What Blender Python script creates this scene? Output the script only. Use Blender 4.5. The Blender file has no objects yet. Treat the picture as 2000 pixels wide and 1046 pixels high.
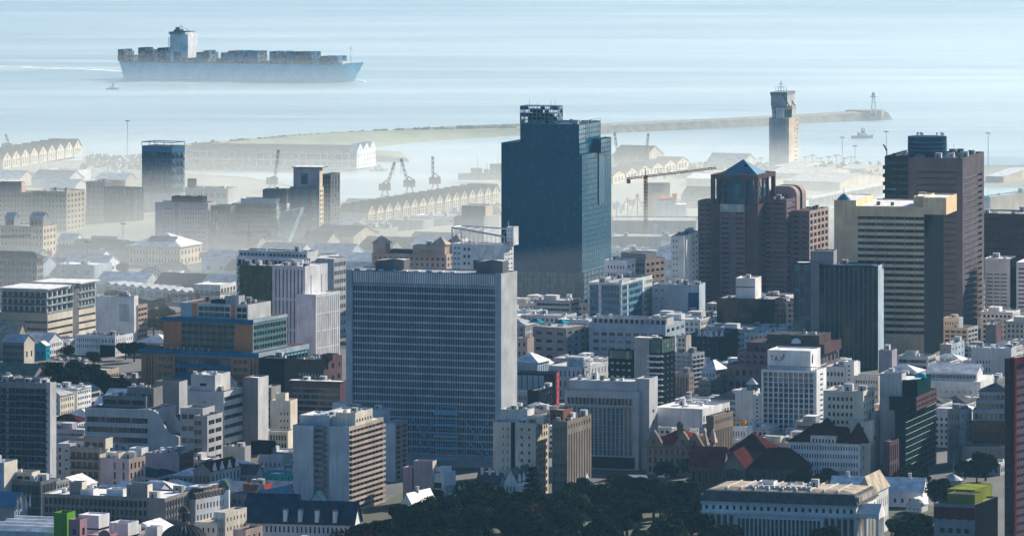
import bpy, math, random
from math import sin, cos, pi, radians
from mathutils import Vector, noise as mnoise
random.seed(11)
H, F, YH = 317.0, 10800.0, -310.0     # camera height (m), focal length and horizon row of the 2000 px wide frame
scene = bpy.context.scene
COL = bpy.context.scene.collection

def gp(x, y, z=0.0):
    """ground point seen at (x, y) of the photograph -> world x, y"""
    Y = F*(H-z)/(y-YH)
    return (x-1000.0)*Y/F, Y

# ------------------------------------------------------------------ materials
MATS = {}
def nd(t, kind, **kw):
    n = t.nodes.new(kind)
    for k, v in kw.items(): setattr(n, k, v)
    return n
def base_mat(name, rough=.8, metal=0):
    m = bpy.data.materials.new(name); m.use_nodes = True
    t = m.node_tree; b = t.nodes['Principled BSDF']
    b.inputs['Roughness'].default_value = rough; b.inputs['Metallic'].default_value = metal
    return m, t, b
def mixc(t, fac, a, b):
    n = nd(t, 'ShaderNodeMix', data_type='RGBA')
    if isinstance(fac, (int, float)): n.inputs[0].default_value = fac
    else: t.links.new(fac, n.inputs[0])
    for i, v in ((6, a), (7, b)):
        if isinstance(v, tuple): n.inputs[i].default_value = (*v[:3], 1)
        else: t.links.new(v, n.inputs[i])
    return n.outputs[2]
def ramp(t, fac, p0, p1):
    n = nd(t, 'ShaderNodeMapRange'); n.inputs[1].default_value = p0; n.inputs[2].default_value = p1
    t.links.new(fac, n.inputs[0]); return n.outputs[0]
def noise_tex(t, scale, vec=None, detail=4, stretch=None, coord='Object'):
    n = nd(t, 'ShaderNodeTexNoise'); n.inputs['Scale'].default_value = scale; n.inputs['Detail'].default_value = detail
    c = nd(t, 'ShaderNodeTexCoord')
    src = c.outputs[coord]
    if stretch:
        mp = nd(t, 'ShaderNodeMapping'); mp.inputs['Scale'].default_value = stretch
        t.links.new(src, mp.inputs[0]); src = mp.outputs[0]
    t.links.new(src, n.inputs['Vector']); return n.outputs['Fac']

WALL = {
 'concrete': (.30,.30,.31), 'concrete_dark': (.16,.165,.175), 'concrete_light': (.48,.49,.50), 'white_paint': (.78,.78,.78),
 'off_white': (.62,.62,.61), 'cream': (.68,.62,.52), 'sand': (.44,.38,.30), 'beige_pink': (.45,.35,.31), 'brown_stone': (.12,.075,.088),
 'granite': (.175,.13,.155), 'brown_dark': (.10,.075,.07), 'brick': (.20,.095,.07), 'brick_orange': (.55,.235,.115), 'slate_pier': (.24,.32,.39), 'maroon': (.13,.025,.03), 'red': (.50,.08,.09),
 'blue_paint': (.004,.16,.32), 'teal_paint': (.02,.28,.33), 'turquoise': (.03,.36,.50), 'pale_blue': (.40,.48,.55), 'green_paint': (.13,.34,.03),
 'pink': (.42,.24,.27), 'lilac': (.40,.36,.42), 'dark_clad': (.022,.028,.04), 'near_black': (.011,.014,.02), 'mid_grey': (.21,.215,.23), 'warm_grey': (.25,.24,.24),
 'stone': (.25,.21,.18), 'stone_dark': (.15,.125,.11), 'gold_clad': (.92,.61,.38), 'tower_brown': (.135,.118,.130), 'tower_spandrel': (.008,.095,.16), 'aluminium': (.38,.46,.52), 'net_green': (.008,.036,.04),
 'moss': (.10,.13,.05), 'living_green': (.16,.21,.04), 'orange': (.6,.28,.03), 'container_blue': (.05,.20,.34), 'shed_grey': (.24,.25,.26),
 'steel_blue': (.10,.24,.38), 'lattice_dark': (.05,.06,.08), 'crane_orange': (.38,.13,.05), 'hull_blue': (.02,.60,.84), 'hull_dark': (.05,.06,.08),
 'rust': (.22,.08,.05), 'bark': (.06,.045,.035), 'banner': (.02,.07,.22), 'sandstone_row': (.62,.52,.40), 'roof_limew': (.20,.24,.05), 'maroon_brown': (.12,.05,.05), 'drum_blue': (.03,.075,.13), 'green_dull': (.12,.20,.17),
}
def wall(name):
    if name in MATS: return MATS[name]
    c = WALL[name]
    m, t, b = base_mat(name, .9); b.inputs['Specular IOR Level'].default_value = 0
    lo = tuple(v*.72 for v in c); hi = tuple(min(.9, v*1.13) for v in c)
    a = mixc(t, ramp(t, noise_tex(t, .09, detail=6), .3, .7), lo, hi)
    streak = ramp(t, noise_tex(t, .9, stretch=(1, 1, .07), detail=5), .5, .78)
    a = mixc(t, streak, a, tuple(v*.62 for v in c))
    t.links.new(a, b.inputs['Base Color'])
    MATS[name] = m; return m
ROOF = {'roof_grey': (.40,.41,.42), 'roof_dark': (.10,.105,.115), 'roof_white': (.84,.85,.86), 'roof_zinc': (.56,.58,.60), 'roof_red': (.060,.018,.018),
 'roof_red_bright': (.16,.028,.03), 'roof_blue': (.015,.045,.085), 'roof_green': (.14,.19,.15), 'roof_brown': (.13,.10,.095), 'roof_tan': (.50,.42,.33), 'roof_lime': (.22,.26,.05)}
def roofm(name):
    if name in MATS: return MATS[name]
    c = ROOF[name]; m, t, b = base_mat(name, .6 if name in ('roof_zinc','roof_white') else .9); b.inputs['Specular IOR Level'].default_value = .3 if name == 'roof_zinc' else 0
    a = mixc(t, ramp(t, noise_tex(t, .22, detail=7), .35, .68), tuple(v*.6 for v in c), tuple(min(.92, v*1.2) for v in c))
    a = mixc(t, ramp(t, noise_tex(t, 1.6, detail=3), .58, .75), a, tuple(v*.5 for v in c))
    t.links.new(a, b.inputs['Base Color']); MATS[name] = m; return m
GLASS = {'glass': ((.008,.014,.022),(.12,.15,.18),.85), 'glass_blue': ((.012,.045,.075),(.06,.16,.22),.75), 'glass_teal': ((.006,.040,.060),(.022,.10,.13),.8), 'tower_glass': ((.005,.076,.138),(.012,.115,.18),.85),
 'glass_black': ((.008,.010,.014),(.04,.045,.05),.86), 'glass_green': ((.03,.08,.075),(.10,.22,.2),.6), 'glass_light': ((.16,.30,.34),(.4,.5,.5),.5), 'glass_warm': ((.035,.03,.03),(.16,.09,.07),.7), 'glass_mirror': ((.10,.12,.15),(.16,.18,.2),.6)}
def glass(name):
    if name in MATS: return MATS[name]
    d, l, th = GLASS[name]
    m, t, b = base_mat(name, .12); b.inputs['Specular IOR Level'].default_value = .22 if name == 'glass_black' else .05 if name == 'tower_glass' else .34
    g = nd(t, 'ShaderNodeNewGeometry'); o = nd(t, 'ShaderNodeObjectInfo')
    s = nd(t, 'ShaderNodeMath', operation='ADD'); t.links.new(g.outputs['Random Per Island'], s.inputs[0]); t.links.new(o.outputs['Random'], s.inputs[1])
    f = nd(t, 'ShaderNodeMath', operation='FRACT'); t.links.new(s.outputs[0], f.inputs[0])
    # blinds and rooms behind the panes: blocks of uneven tone along the glass
    v = nd(t, 'ShaderNodeTexVoronoi'); v.inputs['Scale'].default_value = .06 if name == 'tower_glass' else .30; v.inputs['Randomness'].default_value = .6
    c = nd(t, 'ShaderNodeTexCoord'); t.links.new(c.outputs['Object'], v.inputs['Vector'])
    sep = nd(t, 'ShaderNodeSeparateColor'); t.links.new(v.outputs['Color'], sep.inputs[0])
    mx = nd(t, 'ShaderNodeMath', operation='MAXIMUM')
    t.links.new(ramp(t, f.outputs[0], th, 1.0), mx.inputs[0]); t.links.new(ramp(t, sep.outputs[0], .72, 1.05), mx.inputs[1])
    t.links.new(mixc(t, mx.outputs[0], d, l), b.inputs['Base Color'])
    r = nd(t, 'ShaderNodeMapRange'); r.inputs[3].default_value = .06; r.inputs[4].default_value = .30
    t.links.new(sep.outputs[1], r.inputs[0]); t.links.new(r.outputs[0], b.inputs['Roughness'])
    MATS[name] = m; return m
PLAIN = {'frame_grey': (.20,.21,.23,.5,0), 'frame_white': (.62,.62,.62,.5,0), 'frame_dark': (.04,.045,.05,.4,0), 'steel': (.35,.36,.38,.4,.6), 'dish_white': (.7,.7,.7,.5,0),
 'frame_teal': (.03,.30,.30,.5,0), 'clock_black': (.02,.02,.02,.6,0), 'sign_red': (.6,.03,.06,.5,0), 'foam': (.85,.87,.88,.9,0), 'duct': (.45,.46,.48,.4,.4), 'frame_blue': (.16,.38,.56,.5,0),
 'car_white': (.7,.7,.7,.3,0), 'car_dark': (.03,.035,.04,.3,0), 'car_red': (.35,.03,.03,.3,0), 'car_silver': (.4,.41,.43,.3,.4), 'tyre': (.02,.02,.02,.9,0)}
def mat(name):
    if name in MATS: return MATS[name]
    if name in WALL: return wall(name)
    if name in ROOF: return roofm(name)
    if name in GLASS: return glass(name)
    if name in PLAIN:
        p = PLAIN[name]; m, t, b = base_mat(name, p[3], p[4]); b.inputs['Specular IOR Level'].default_value = .08
        a = mixc(t, ramp(t, noise_tex(t, .8), .3, .7), tuple(v*.85 for v in p[:3]), tuple(min(.95, v*1.1) for v in p[:3]))
        t.links.new(a, b.inputs['Base Color']); MATS[name] = m; return m
    raise KeyError(name)

# ------------------------------------------------------------------ mesh building
class MB:
    def __init__(s): s.v = []; s.f = []; s.m = []; s.names = []
    def mi(s, n):
        if n not in s.names: s.names.append(n)
        return s.names.index(n)
    def poly(s, pts, m):
        k = len(s.v); s.v += [tuple(p) for p in pts]; s.f.append(tuple(range(k, k+len(pts)))); s.m.append(s.mi(m))
    def prism(s, pts, z0, z1, m, top=None, bottom=True):
        n = len(pts); k = len(s.v); i = s.mi(m)
        s.v += [(p[0], p[1], z0) for p in pts] + [(p[0], p[1], z1) for p in pts]
        for a in range(n):
            c = (a+1) % n; s.f.append((k+a, k+c, k+n+c, k+n+a)); s.m.append(i)
        s.f.append(tuple(range(k+n, k+2*n))); s.m.append(s.mi(top or m))
        if bottom: s.f.append(tuple(range(k+n-1, k-1, -1))); s.m.append(i)
    def box(s, x0, x1, y0, y1, z0, z1, m, top=None):
        s.prism([(x0,y0),(x1,y0),(x1,y1),(x0,y1)], z0, z1, m, top)
    def hull(s, lower, upper, m, top=None):
        n = len(lower); k = len(s.v); i = s.mi(m); s.v += list(lower)+list(upper)
        for a in range(n):
            c = (a+1) % n; s.f.append((k+a, k+c, k+n+c, k+n+a)); s.m.append(i)
        s.f.append(tuple(range(k+n, k+2*n))); s.m.append(s.mi(top or m))
        s.f.append(tuple(range(k+n-1, k-1, -1))); s.m.append(i)
    def bar(s, a, b, r, m, n=4, r2=None):
        a = Vector(a); b = Vector(b); d = (b-a)
        if d.length < 1e-6: return
        u = d.orthogonal().normalized(); w = d.cross(u).normalized(); r2 = r if r2 is None else r2
        ring = lambda c, rr: [tuple(c+(u*cos(t)+w*sin(t))*rr) for t in [2*pi*(q+.5)/n for q in range(n)]]
        s.hull(ring(a, r), ring(b, r2), m)
    def cyl(s, x, y, r, z0, z1, m, n=12, r2=None, top=None):
        r2 = r if r2 is None else r2
        P = [(cos(2*pi*q/n), sin(2*pi*q/n)) for q in range(n)]
        s.hull([(x+r*c, y+r*d, z0) for c, d in P], [(x+r2*c, y+r2*d, z1) for c, d in P], m, top)
    def dome(s, x, y, z, r, m, n=14, k=5, squash=1):
        for j in range(k):
            a0, a1 = pi/2*j/k, pi/2*(j+1)/k
            P = [(cos(2*pi*q/n), sin(2*pi*q/n)) for q in range(n)]
            s.hull([(x+r*cos(a0)*c, y+r*cos(a0)*d, z+r*squash*sin(a0)) for c, d in P], [(x+max(.01,r*cos(a1))*c, y+max(.01,r*cos(a1))*d, z+r*squash*sin(a1)) for c, d in P], m)
    def lattice(s, a, b, w, m, step=None, r=.12):
        """square lattice mast or jib from a to b"""
        a = Vector(a); b = Vector(b); d = b-a; L = d.length; dn = d.normalized(); u = dn.orthogonal().normalized()
        if abs(dn.z) < .9: u = Vector((-dn.y, dn.x, 0)).normalized()
        v = dn.cross(u); cs = [(u*i+v*j)*w/2 for i, j in ((1,1),(-1,1),(-1,-1),(1,-1))]
        for c in cs: s.bar(a+c, b+c, r, m)
        n = max(2, int(L/(step or w)))
        for q in range(n):
            p0 = a+dn*L*q/n; p1 = a+dn*L*(q+1)/n
            for i in range(4):
                s.bar(p0+cs[i], p1+cs[(i+1)%4], r*.7, m)
    def obj(s, name, parent=None, loc=None, rz=None, smooth=False):
        me = bpy.data.meshes.new(name); me.from_pydata(s.v, [], s.f)
        for n in s.names: me.materials.append(mat(n))
        me.polygons.foreach_set('material_index', s.m)
        if smooth: me.polygons.foreach_set('use_smooth', [True]*len(s.f))
        me.update()
        return link(name, me, parent, loc, rz)
def link(name, me, parent=None, loc=None, rz=None):
    o = bpy.data.objects.new(name, me); COL.objects.link(o)
    if parent: o.parent = parent
    if loc: o.location = loc
    if rz is not None: o.rotation_euler = (0, 0, rz)
    return o
def empty(name, loc, rz=0):
    o = bpy.data.objects.new(name, None); COL.objects.link(o); o.location = loc; o.rotation_euler = (0, 0, rz); o.empty_display_size = 2; return o
def tag(o, label, cat, group=None, kind=None):
    if label: o['label'] = label
    if cat: o['category'] = cat
    if group: o['group'] = group
    if kind: o['kind'] = kind
    return o
def copy_tree(o, parent=None):
    c = o.copy(); COL.objects.link(c)
    if parent: c.parent = parent
    for ch in list(o.children): copy_tree(ch, c)
    return c

# ------------------------------------------------------------------ facades and buildings
def G(nf, nc, fw=.6, fh=.5, ml=.6, mr=.6, mt=1.2, mb=.6, r=.3, mul=0, muh=0, g='glass', fr='frame_grey', sep=True, wp='window', sill=0, pier=0, slab=0, rail=None, span=None):
    return dict(nf=nf, nc=nc, fw=fw, fh=fh, ml=ml, mr=mr, mt=mt, mb=mb, r=r, mul=mul, muh=muh, g=g, fr=fr, sep=sep, wp=wp, sill=sill, pier=pier, slab=slab, rail=rail, span=span)
PANE = {}
def pane_mesh(w, h, sp):
    w = round(w, 2); h = round(h, 2)
    key = (w, h, sp['mul'], sp['muh'], sp['g'], sp['fr'], sp['wp'])
    if key in PANE: return PANE[key]
    m = MB(); pane_into(m, 0, 0, 0, w, h, (1, 0), sp)
    me = bpy.data.meshes.new(sp['wp']); me.from_pydata(m.v, [], m.f)
    for n in m.names: me.materials.append(mat(n))
    me.polygons.foreach_set('material_index', m.m); me.update()
    PANE[key] = me; return me
def pane_into(m, x, y, z, w, h, U, sp):
    N = (U[1], -U[0])
    def P(u, q, zz): return (x+U[0]*u+N[0]*q, y+U[1]*u+N[1]*q, zz)
    def slab(u0, u1, a, b, q0, q1, mt):
        m.hull([P(u0,q1,a),P(u1,q1,a),P(u1,q0,a),P(u0,q0,a)], [P(u0,q1,b),P(u1,q1,b),P(u1,q0,b),P(u0,q0,b)], mt)
    n = sp['mul']+1
    for i in range(n):      # each pane is an island, so that it takes its own tone
        m.poly([P(w*i/n,0,z),P(w*(i+1)/n,0,z),P(w*(i+1)/n,0,z+h),P(w*i/n,0,z+h)], sp['g'])
    t = .10 if w > 3 else .06
    for i in range(1, n): slab(w*i/n-t, w*i/n+t, z, z+h, .0, .10, sp['fr'])
    for j in range(1, sp['muh']+1): slab(0, w, z+h*j/(sp['muh']+1)-t, z+h*j/(sp['muh']+1)+t, .0, .12, sp['fr'])
BUILT = []
SILH = []
class Bd:
    def __init__(s, name, label, cat, xC, yb, yaw=18, group=None, short=None, lim=100):
        s.th = radians(yaw); s.name = name
        s.X, s.Y = gp(xC, yb); s.c, s.s = cos(s.th), sin(s.th)
        s.root = empty(name, (s.X, s.Y, 0), -s.th); tag(s.root, label, cat, group)
        s.W = MB(); s.R = MB(); s.more = MB(); s.nwin = 0; s.lim = lim; s.short = short; s.fp = []; s.queue = []; s.xC = xC; s.yb = yb
    def w2(s, a, v):  # local -> world xy
        return s.X + a*s.c + v*s.s, s.Y - a*s.s + v*s.c
    def px(s, a, v, z=0):
        X, Y = s.w2(a, v); return 1000+F*X/Y, YH+F*(H-z)/Y
    def la(s, xp, v=0):   # local a of image column xp on the line y_local = v
        k = (xp-1000)/F; return (k*s.Y - s.X + v*(k*s.c - s.s))/(s.c + k*s.s)
    def lv(s, xp, a):     # local v on the line x_local = a
        k = (xp-1000)/F; X = s.X + a*s.c; Y = s.Y - a*s.s
        return (k*Y - X)/(s.s - k*s.c)
    def lz(s, yp, a, v):
        X, Y = s.w2(a, v); return H-(yp-YH)*Y/F
    def vol(s, xL, xC, xR, yt, z0=0, v0=0, f=None, sd=None, wall='concrete', roof='roof_grey', par=.8, w=None, d=None, cl=0, f0=None, z1=None, plant=False, swall=None, dmax=None):
        a = s.la(xC, v0)
        if w is None: w = a - s.la(xL, v0)
        if d is None: d = s.lv(xR, a)-v0
        if dmax: d = min(d, dmax)
        if z1 is None: z1 = s.lz(yt, a, v0)
        x0, x1, y0, y1 = a-w, a, v0, v0+d
        V = dict(x0=x0, x1=x1, y0=y0, y1=y1, z0=z0, z1=z1)
        m = s.W if not plant else MB()
        s.face(m, (x0,y0), (1,0), w, z0, z1, f, wall)
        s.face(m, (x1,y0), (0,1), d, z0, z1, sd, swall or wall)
        s.face(m, (x1,y1), (-1,0), w, z0, z1, None, wall)
        s.face(m, (x0,y1), (0,-1), d, z0, z1, None, wall)
        p = .35; zt = z1
        if par > 0 and min(w, d) > 2:
            ring = [(x0,y0),(x1,y0),(x1,y1),(x0,y1)]; inn = [(x0+p,y0+p),(x1-p,y0+p),(x1-p,y1-p),(x0+p,y1-p)]
            for i in range(4):
                j = (i+1) % 4
                m.poly([(*ring[i],zt),(*ring[j],zt),(*inn[j],zt),(*inn[i],zt)], wall)
                m.poly([(*inn[i],zt-par),(*inn[i],zt),(*inn[j],zt),(*inn[j],zt-par)], wall)
            (s.R if not plant else m).poly([(*q, zt-par) for q in inn], roof)
        else:
            (s.R if not plant else m).poly([(x0,y0,zt),(x1,y0,zt),(x1,y1,zt),(x0,y1,zt)], roof)
        if plant: m.obj('plant_room', s.root)
        if cl: s.clutter(V, int(cl*1.9)+1, z1-par)
        if z0 < 5: s.fp.append([s.w2(x0,y0), s.w2(x1,y0), s.w2(x1,y1), s.w2(x0,y1)])
        pts = [s.px(a_, v_, z1) for a_, v_ in ((x0,y0),(x1,y0),(x1,y1),(x0,y1))]
        base = s.px(x1, y0, z0)[1]
        SILH.append((min(q[0] for q in pts), max(q[0] for q in pts), max(q[1] for q in pts), base, s.Y))
        return V
    def face(s, m, o, U, L, z0, z1, sp, wl):
        N = (U[1], -U[0])
        def P(u, z, q=0): return (o[0]+U[0]*u-N[0]*q, o[1]+U[1]*u-N[1]*q, z)
        def Q(u0, u1, a, b, mt=wl, q=0):
            if u1-u0 > 1e-3 and b-a > 1e-3: m.poly([P(u0,a,q),P(u1,a,q),P(u1,b,q),P(u0,b,q)], mt)
        if isinstance(sp, list):     # several facade zones side by side: [(fraction, spec), ...]
            u = 0
            for fr, q in sp:
                s.face(m, (o[0]+U[0]*u, o[1]+U[1]*u), U, L*fr, z0, z1, q, wl); u += L*fr
            return
        if isinstance(sp, tuple):    # zones one above another: (z_fraction, lower spec, upper spec)
            zm = z0+(z1-z0)*sp[0]; s.face(m, o, U, L, z0, zm, sp[1], wl); s.face(m, o, U, L, zm, z1, sp[2], wl); return
        if isinstance(sp, str): Q(0, L, z0, z1, sp); return
        if not sp or L < 2.0 or z1-z0 < 2.0: Q(0, L, z0, z1); return
        ml, mr = sp['ml'], sp['mr']
        if ml < 0: ml = -ml*L
        if mr < 0: mr = -mr*L
        ua, ub, za, zb = ml, L-mr, z0+sp['mb'], z1-sp['mt']
        if ub-ua < 1 or zb-za < 1: Q(0, L, z0, z1); return
        nc, nf = max(1, sp['nc']), max(1, sp['nf']); cu = (ub-ua)/nc; cz = (zb-za)/nf; ww = cu*sp['fw']; wh = cz*sp['fh']; r = sp['r']
        Q(0, ua, z0, z1); Q(ub, L, z0, z1); Q(ua, ub, z0, za); Q(ua, ub, zb, z1)
        span = sp['span'] or wl
        rot = math.atan2(U[1], U[0])
        for j in range(nf):
            b = za+cz*j; w0 = b+(cz-wh)*.45; w1 = w0+wh
            Q(ua, ub, b, w0, span); Q(ua, ub, w1, b+cz, span)
            for i in range(nc):
                u0 = ua+cu*i+(cu-ww)/2; u1 = u0+ww
                Q(ua+cu*i, u0, w0, w1); Q(u1, ua+cu*(i+1), w0, w1)
                m.poly([P(u0,w0),P(u0,w1),P(u0,w1,r),P(u0,w0,r)][::-1], wl); m.poly([P(u1,w0),P(u1,w1),P(u1,w1,r),P(u1,w0,r)], wl)
                m.poly([P(u0,w0),P(u1,w0),P(u1,w0,r),P(u0,w0,r)], wl); m.poly([P(u0,w1),P(u1,w1),P(u1,w1,r),P(u0,w1,r)][::-1], wl)
                p = P(u0, w0, r)
                s.queue.append((p, rot, ww, wh, sp, U))
            if sp['slab']:
                k = MB(); e = sp['slab']
                def B3(u0, u1, q0, q1, a, bb, mt):
                    k.hull([P(u0,a,q1),P(u1,a,q1),P(u1,a,q0),P(u0,a,q0)][::-1], [P(u0,bb,q1),P(u1,bb,q1),P(u1,bb,q0),P(u0,bb,q0)][::-1], mt)
                B3(ua, ub, -.02, -e, b-.12, b+.14, wl)
                if sp['rail']:
                    B3(ua, ub, -e+.08, -e, b+.14, b+1.15, sp['rail'])
                k.obj('balcony', s.root)
        if sp['pier']:
            e = sp['pier']
            for i in range(nc+1):
                u = ua+cu*i
                m.hull([P(u-.25,za,0),P(u+.25,za,0),P(u+.25,za,-e),P(u-.25,za,-e)], [P(u-.25,zb,0),P(u+.25,zb,0),P(u+.25,zb,-e),P(u-.25,zb,-e)], wl)
    def clutter(s, V, n, z):
        rnd = random.Random(int(abs(s.X)*7+s.Y*3+n)); w = V['x1']-V['x0']; d = V['y1']-V['y0']
        if w < 6 or d < 6: return
        for i in range(n):
            kx, ky = rnd.uniform(1.2, w-4), rnd.uniform(1.2, d-4); x, y = V['x0']+kx, V['y0']+ky
            t = rnd.random(); k = MB()
            if t < .45:
                a, b, h = rnd.uniform(1.4,2.6), rnd.uniform(1.2,2.2), rnd.uniform(.9,1.6)
                k.box(x, x+a, y, y+b, z, z+h, rnd.choice(['duct','dish_white','aluminium'])); k.cyl(x+a/2, y+b/2, min(a,b)*.36, z+h, z+h+.18, 'frame_dark', 8); k.obj('cooling_unit', s.root)
            elif t < .65:
                a, b, h = rnd.uniform(2.5,4.5), rnd.uniform(2.5,4), rnd.uniform(2.2,3.6)
                a = min(a, w-kx-.8); b = min(b, d-ky-.8)
                k.box(x, x+a, y, y+b, z, z+h, rnd.choice(['concrete_light','off_white','concrete']), 'roof_zinc'); k.box(x+a*.3, x+a*.3+.9, y-.05, y, z, z+2, 'frame_dark'); k.obj('stair_hut', s.root)
            elif t < .8:
                k.bar((x,y,z+.6), (x+rnd.uniform(3,6),y,z+.6), .35, 'duct', 6); k.box(x+.2,x+.5,y-.3,y+.3,z,z+.4,'frame_grey'); k.obj('roof_duct', s.root)
            elif t < .92:
                k.cyl(x, y, 1.1, z+.5, z+2.3, rnd.choice(['dish_white','roof_green','concrete_light']), 12, top=None); k.box(x-.8,x+.8,y-.8,y+.8,z,z+.5,'frame_grey'); k.obj('water_tank', s.root)
            else:
                hh = rnd.uniform(3, 7); k.bar((x,y,z), (x,y,z+hh), .10, 'frame_grey', 5, .04); k.bar((x-.7,y,z+hh*.8), (x+.7,y,z+hh*.8), .05, 'frame_grey'); k.obj('antenna', s.root)
    def hip(s, V, h, m, over=.5, name='roof', ridge=None):
        x0,x1,y0,y1,z = V['x0']-over, V['x1']+over, V['y0']-over, V['y1']+over, V['z1']+.02
        k = MB(); w, d = x1-x0, y1-y0
        q = min(w, d)/2*(ridge if ridge is not None else .98)
        if w >= d: r = [(x0+q,(y0+y1)/2,z+h),(x1-q,(y0+y1)/2,z+h)]
        else: r = [((x0+x1)/2,y0+q,z+h),((x0+x1)/2,y1-q,z+h)]
        A,B,C,D = (x0,y0,z),(x1,y0,z),(x1,y1,z),(x0,y1,z)
        if w >= d: k.poly([A,B,r[1],r[0]],m); k.poly([B,C,r[1]],m); k.poly([C,D,r[0],r[1]],m); k.poly([D,A,r[0]],m)
        else: k.poly([A,B,r[0]],m); k.poly([B,C,r[1],r[0]],m); k.poly([C,D,r[1]],m); k.poly([D,A,r[0],r[1]],m)
        k.poly([D,C,B,A], m); return k.obj(name, s.root)
    def gable(s, V, h, m, wl, axis='x', over=.4, name='roof'):
        x0,x1,y0,y1,z = V['x0'], V['x1'], V['y0'], V['y1'], V['z1']
        k = MB()
        t = .25
        def P(u, v, zz): return (u, v, zz) if axis == 'x' else (v, u, zz)
        a0, a1, b0, b1 = (x0, x1, y0, y1) if axis == 'x' else (y0, y1, x0, x1)
        mid = (b0+b1)/2; e = over*h/((b1-b0)/2)
        for sgn, bb in ((1, b0-over), (-1, b1+over)):
            k.poly([P(a0-over,bb,z-e+t),P(a1+over,bb,z-e+t),P(a1+over,mid,z+h+t),P(a0-over,mid,z+h+t)], m)
            k.poly([P(a0-over,bb,z-e),P(a1+over,bb,z-e),P(a1+over,mid,z+h),P(a0-over,mid,z+h)], m)
            k.poly([P(a0-over,bb,z-e),P(a1+over,bb,z-e),P(a1+over,bb,z-e+t),P(a0-over,bb,z-e+t)], m)
        for aa in (a0, a1):
            s.W.poly([P(aa,b0,z),P(aa,b1,z),P(aa,mid,z+h)], wl)
        for aa in (a0-over, a1+over):
            for bb in (b0-over, b1+over):
                k.poly([P(aa,bb,z-e),P(aa,mid,z+h),P(aa,mid,z+h+t),P(aa,bb,z-e+t)], m)
        return k.obj(name, s.root)
    def part(s, name, k, **kw): return k.obj(name, s.root, **kw)
    def done(s):
        q = sorted(range(len(s.queue)), key=lambda i: -(s.queue[i][2]*s.queue[i][3]*(1 if s.queue[i][5][0] else s.s+.1)) - .001*s.queue[i][0][2] if s.queue[i][4]['sep'] else 1)
        rest = {}
        n = 0; cnt = {}
        for i in q:
            p, rot, ww, wh, sp, U = s.queue[i]
            nm = sp['wp']
            if sp['sep'] and cnt.get(nm, 0) < s.lim:
                cnt[nm] = cnt.get(nm, 0)+1
                link(nm, pane_mesh(ww, wh, sp), s.root, p, rot)
            else:
                pane_into(rest.setdefault(nm, MB()), p[0], p[1], p[2], ww, wh, U, sp)
        for nm, k in rest.items():
            o = k.obj(nm, s.root)
            if s.lim > 0: o['kind'] = 'stuff'
        if s.W.f: s.W.obj('wall', s.root)
        if s.R.f: s.R.obj('roof', s.root)
        if s.short: BUILT.append((s.short, s.X, s.Y))
        FPS.extend(s.fp)
        return s.root
FPS = []
def text_part(txt, size, parent, loc, m, name='lettering'):
    """capital letters of flat strokes on a wall facing the camera side"""
    S = {'T': [(0,1,1,1),(.5,1,.5,0)], 'A': [(0,0,.5,1),(.5,1,1,0),(.2,.38,.8,.38)], 'J': [(.75,1,.75,.25),(.75,.25,.5,0),(.5,0,.15,.2)]}
    for i, ch in enumerate(txt):
        k = MB(); w = size*.62
        for (a, b, c, d) in S[ch]: k.bar((loc[0]+i*size*.85+a*w, loc[1], loc[2]+b*size), (loc[0]+i*size*.85+c*w, loc[1], loc[2]+d*size), size*.065, m)
        k.obj('letter', parent)
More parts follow.
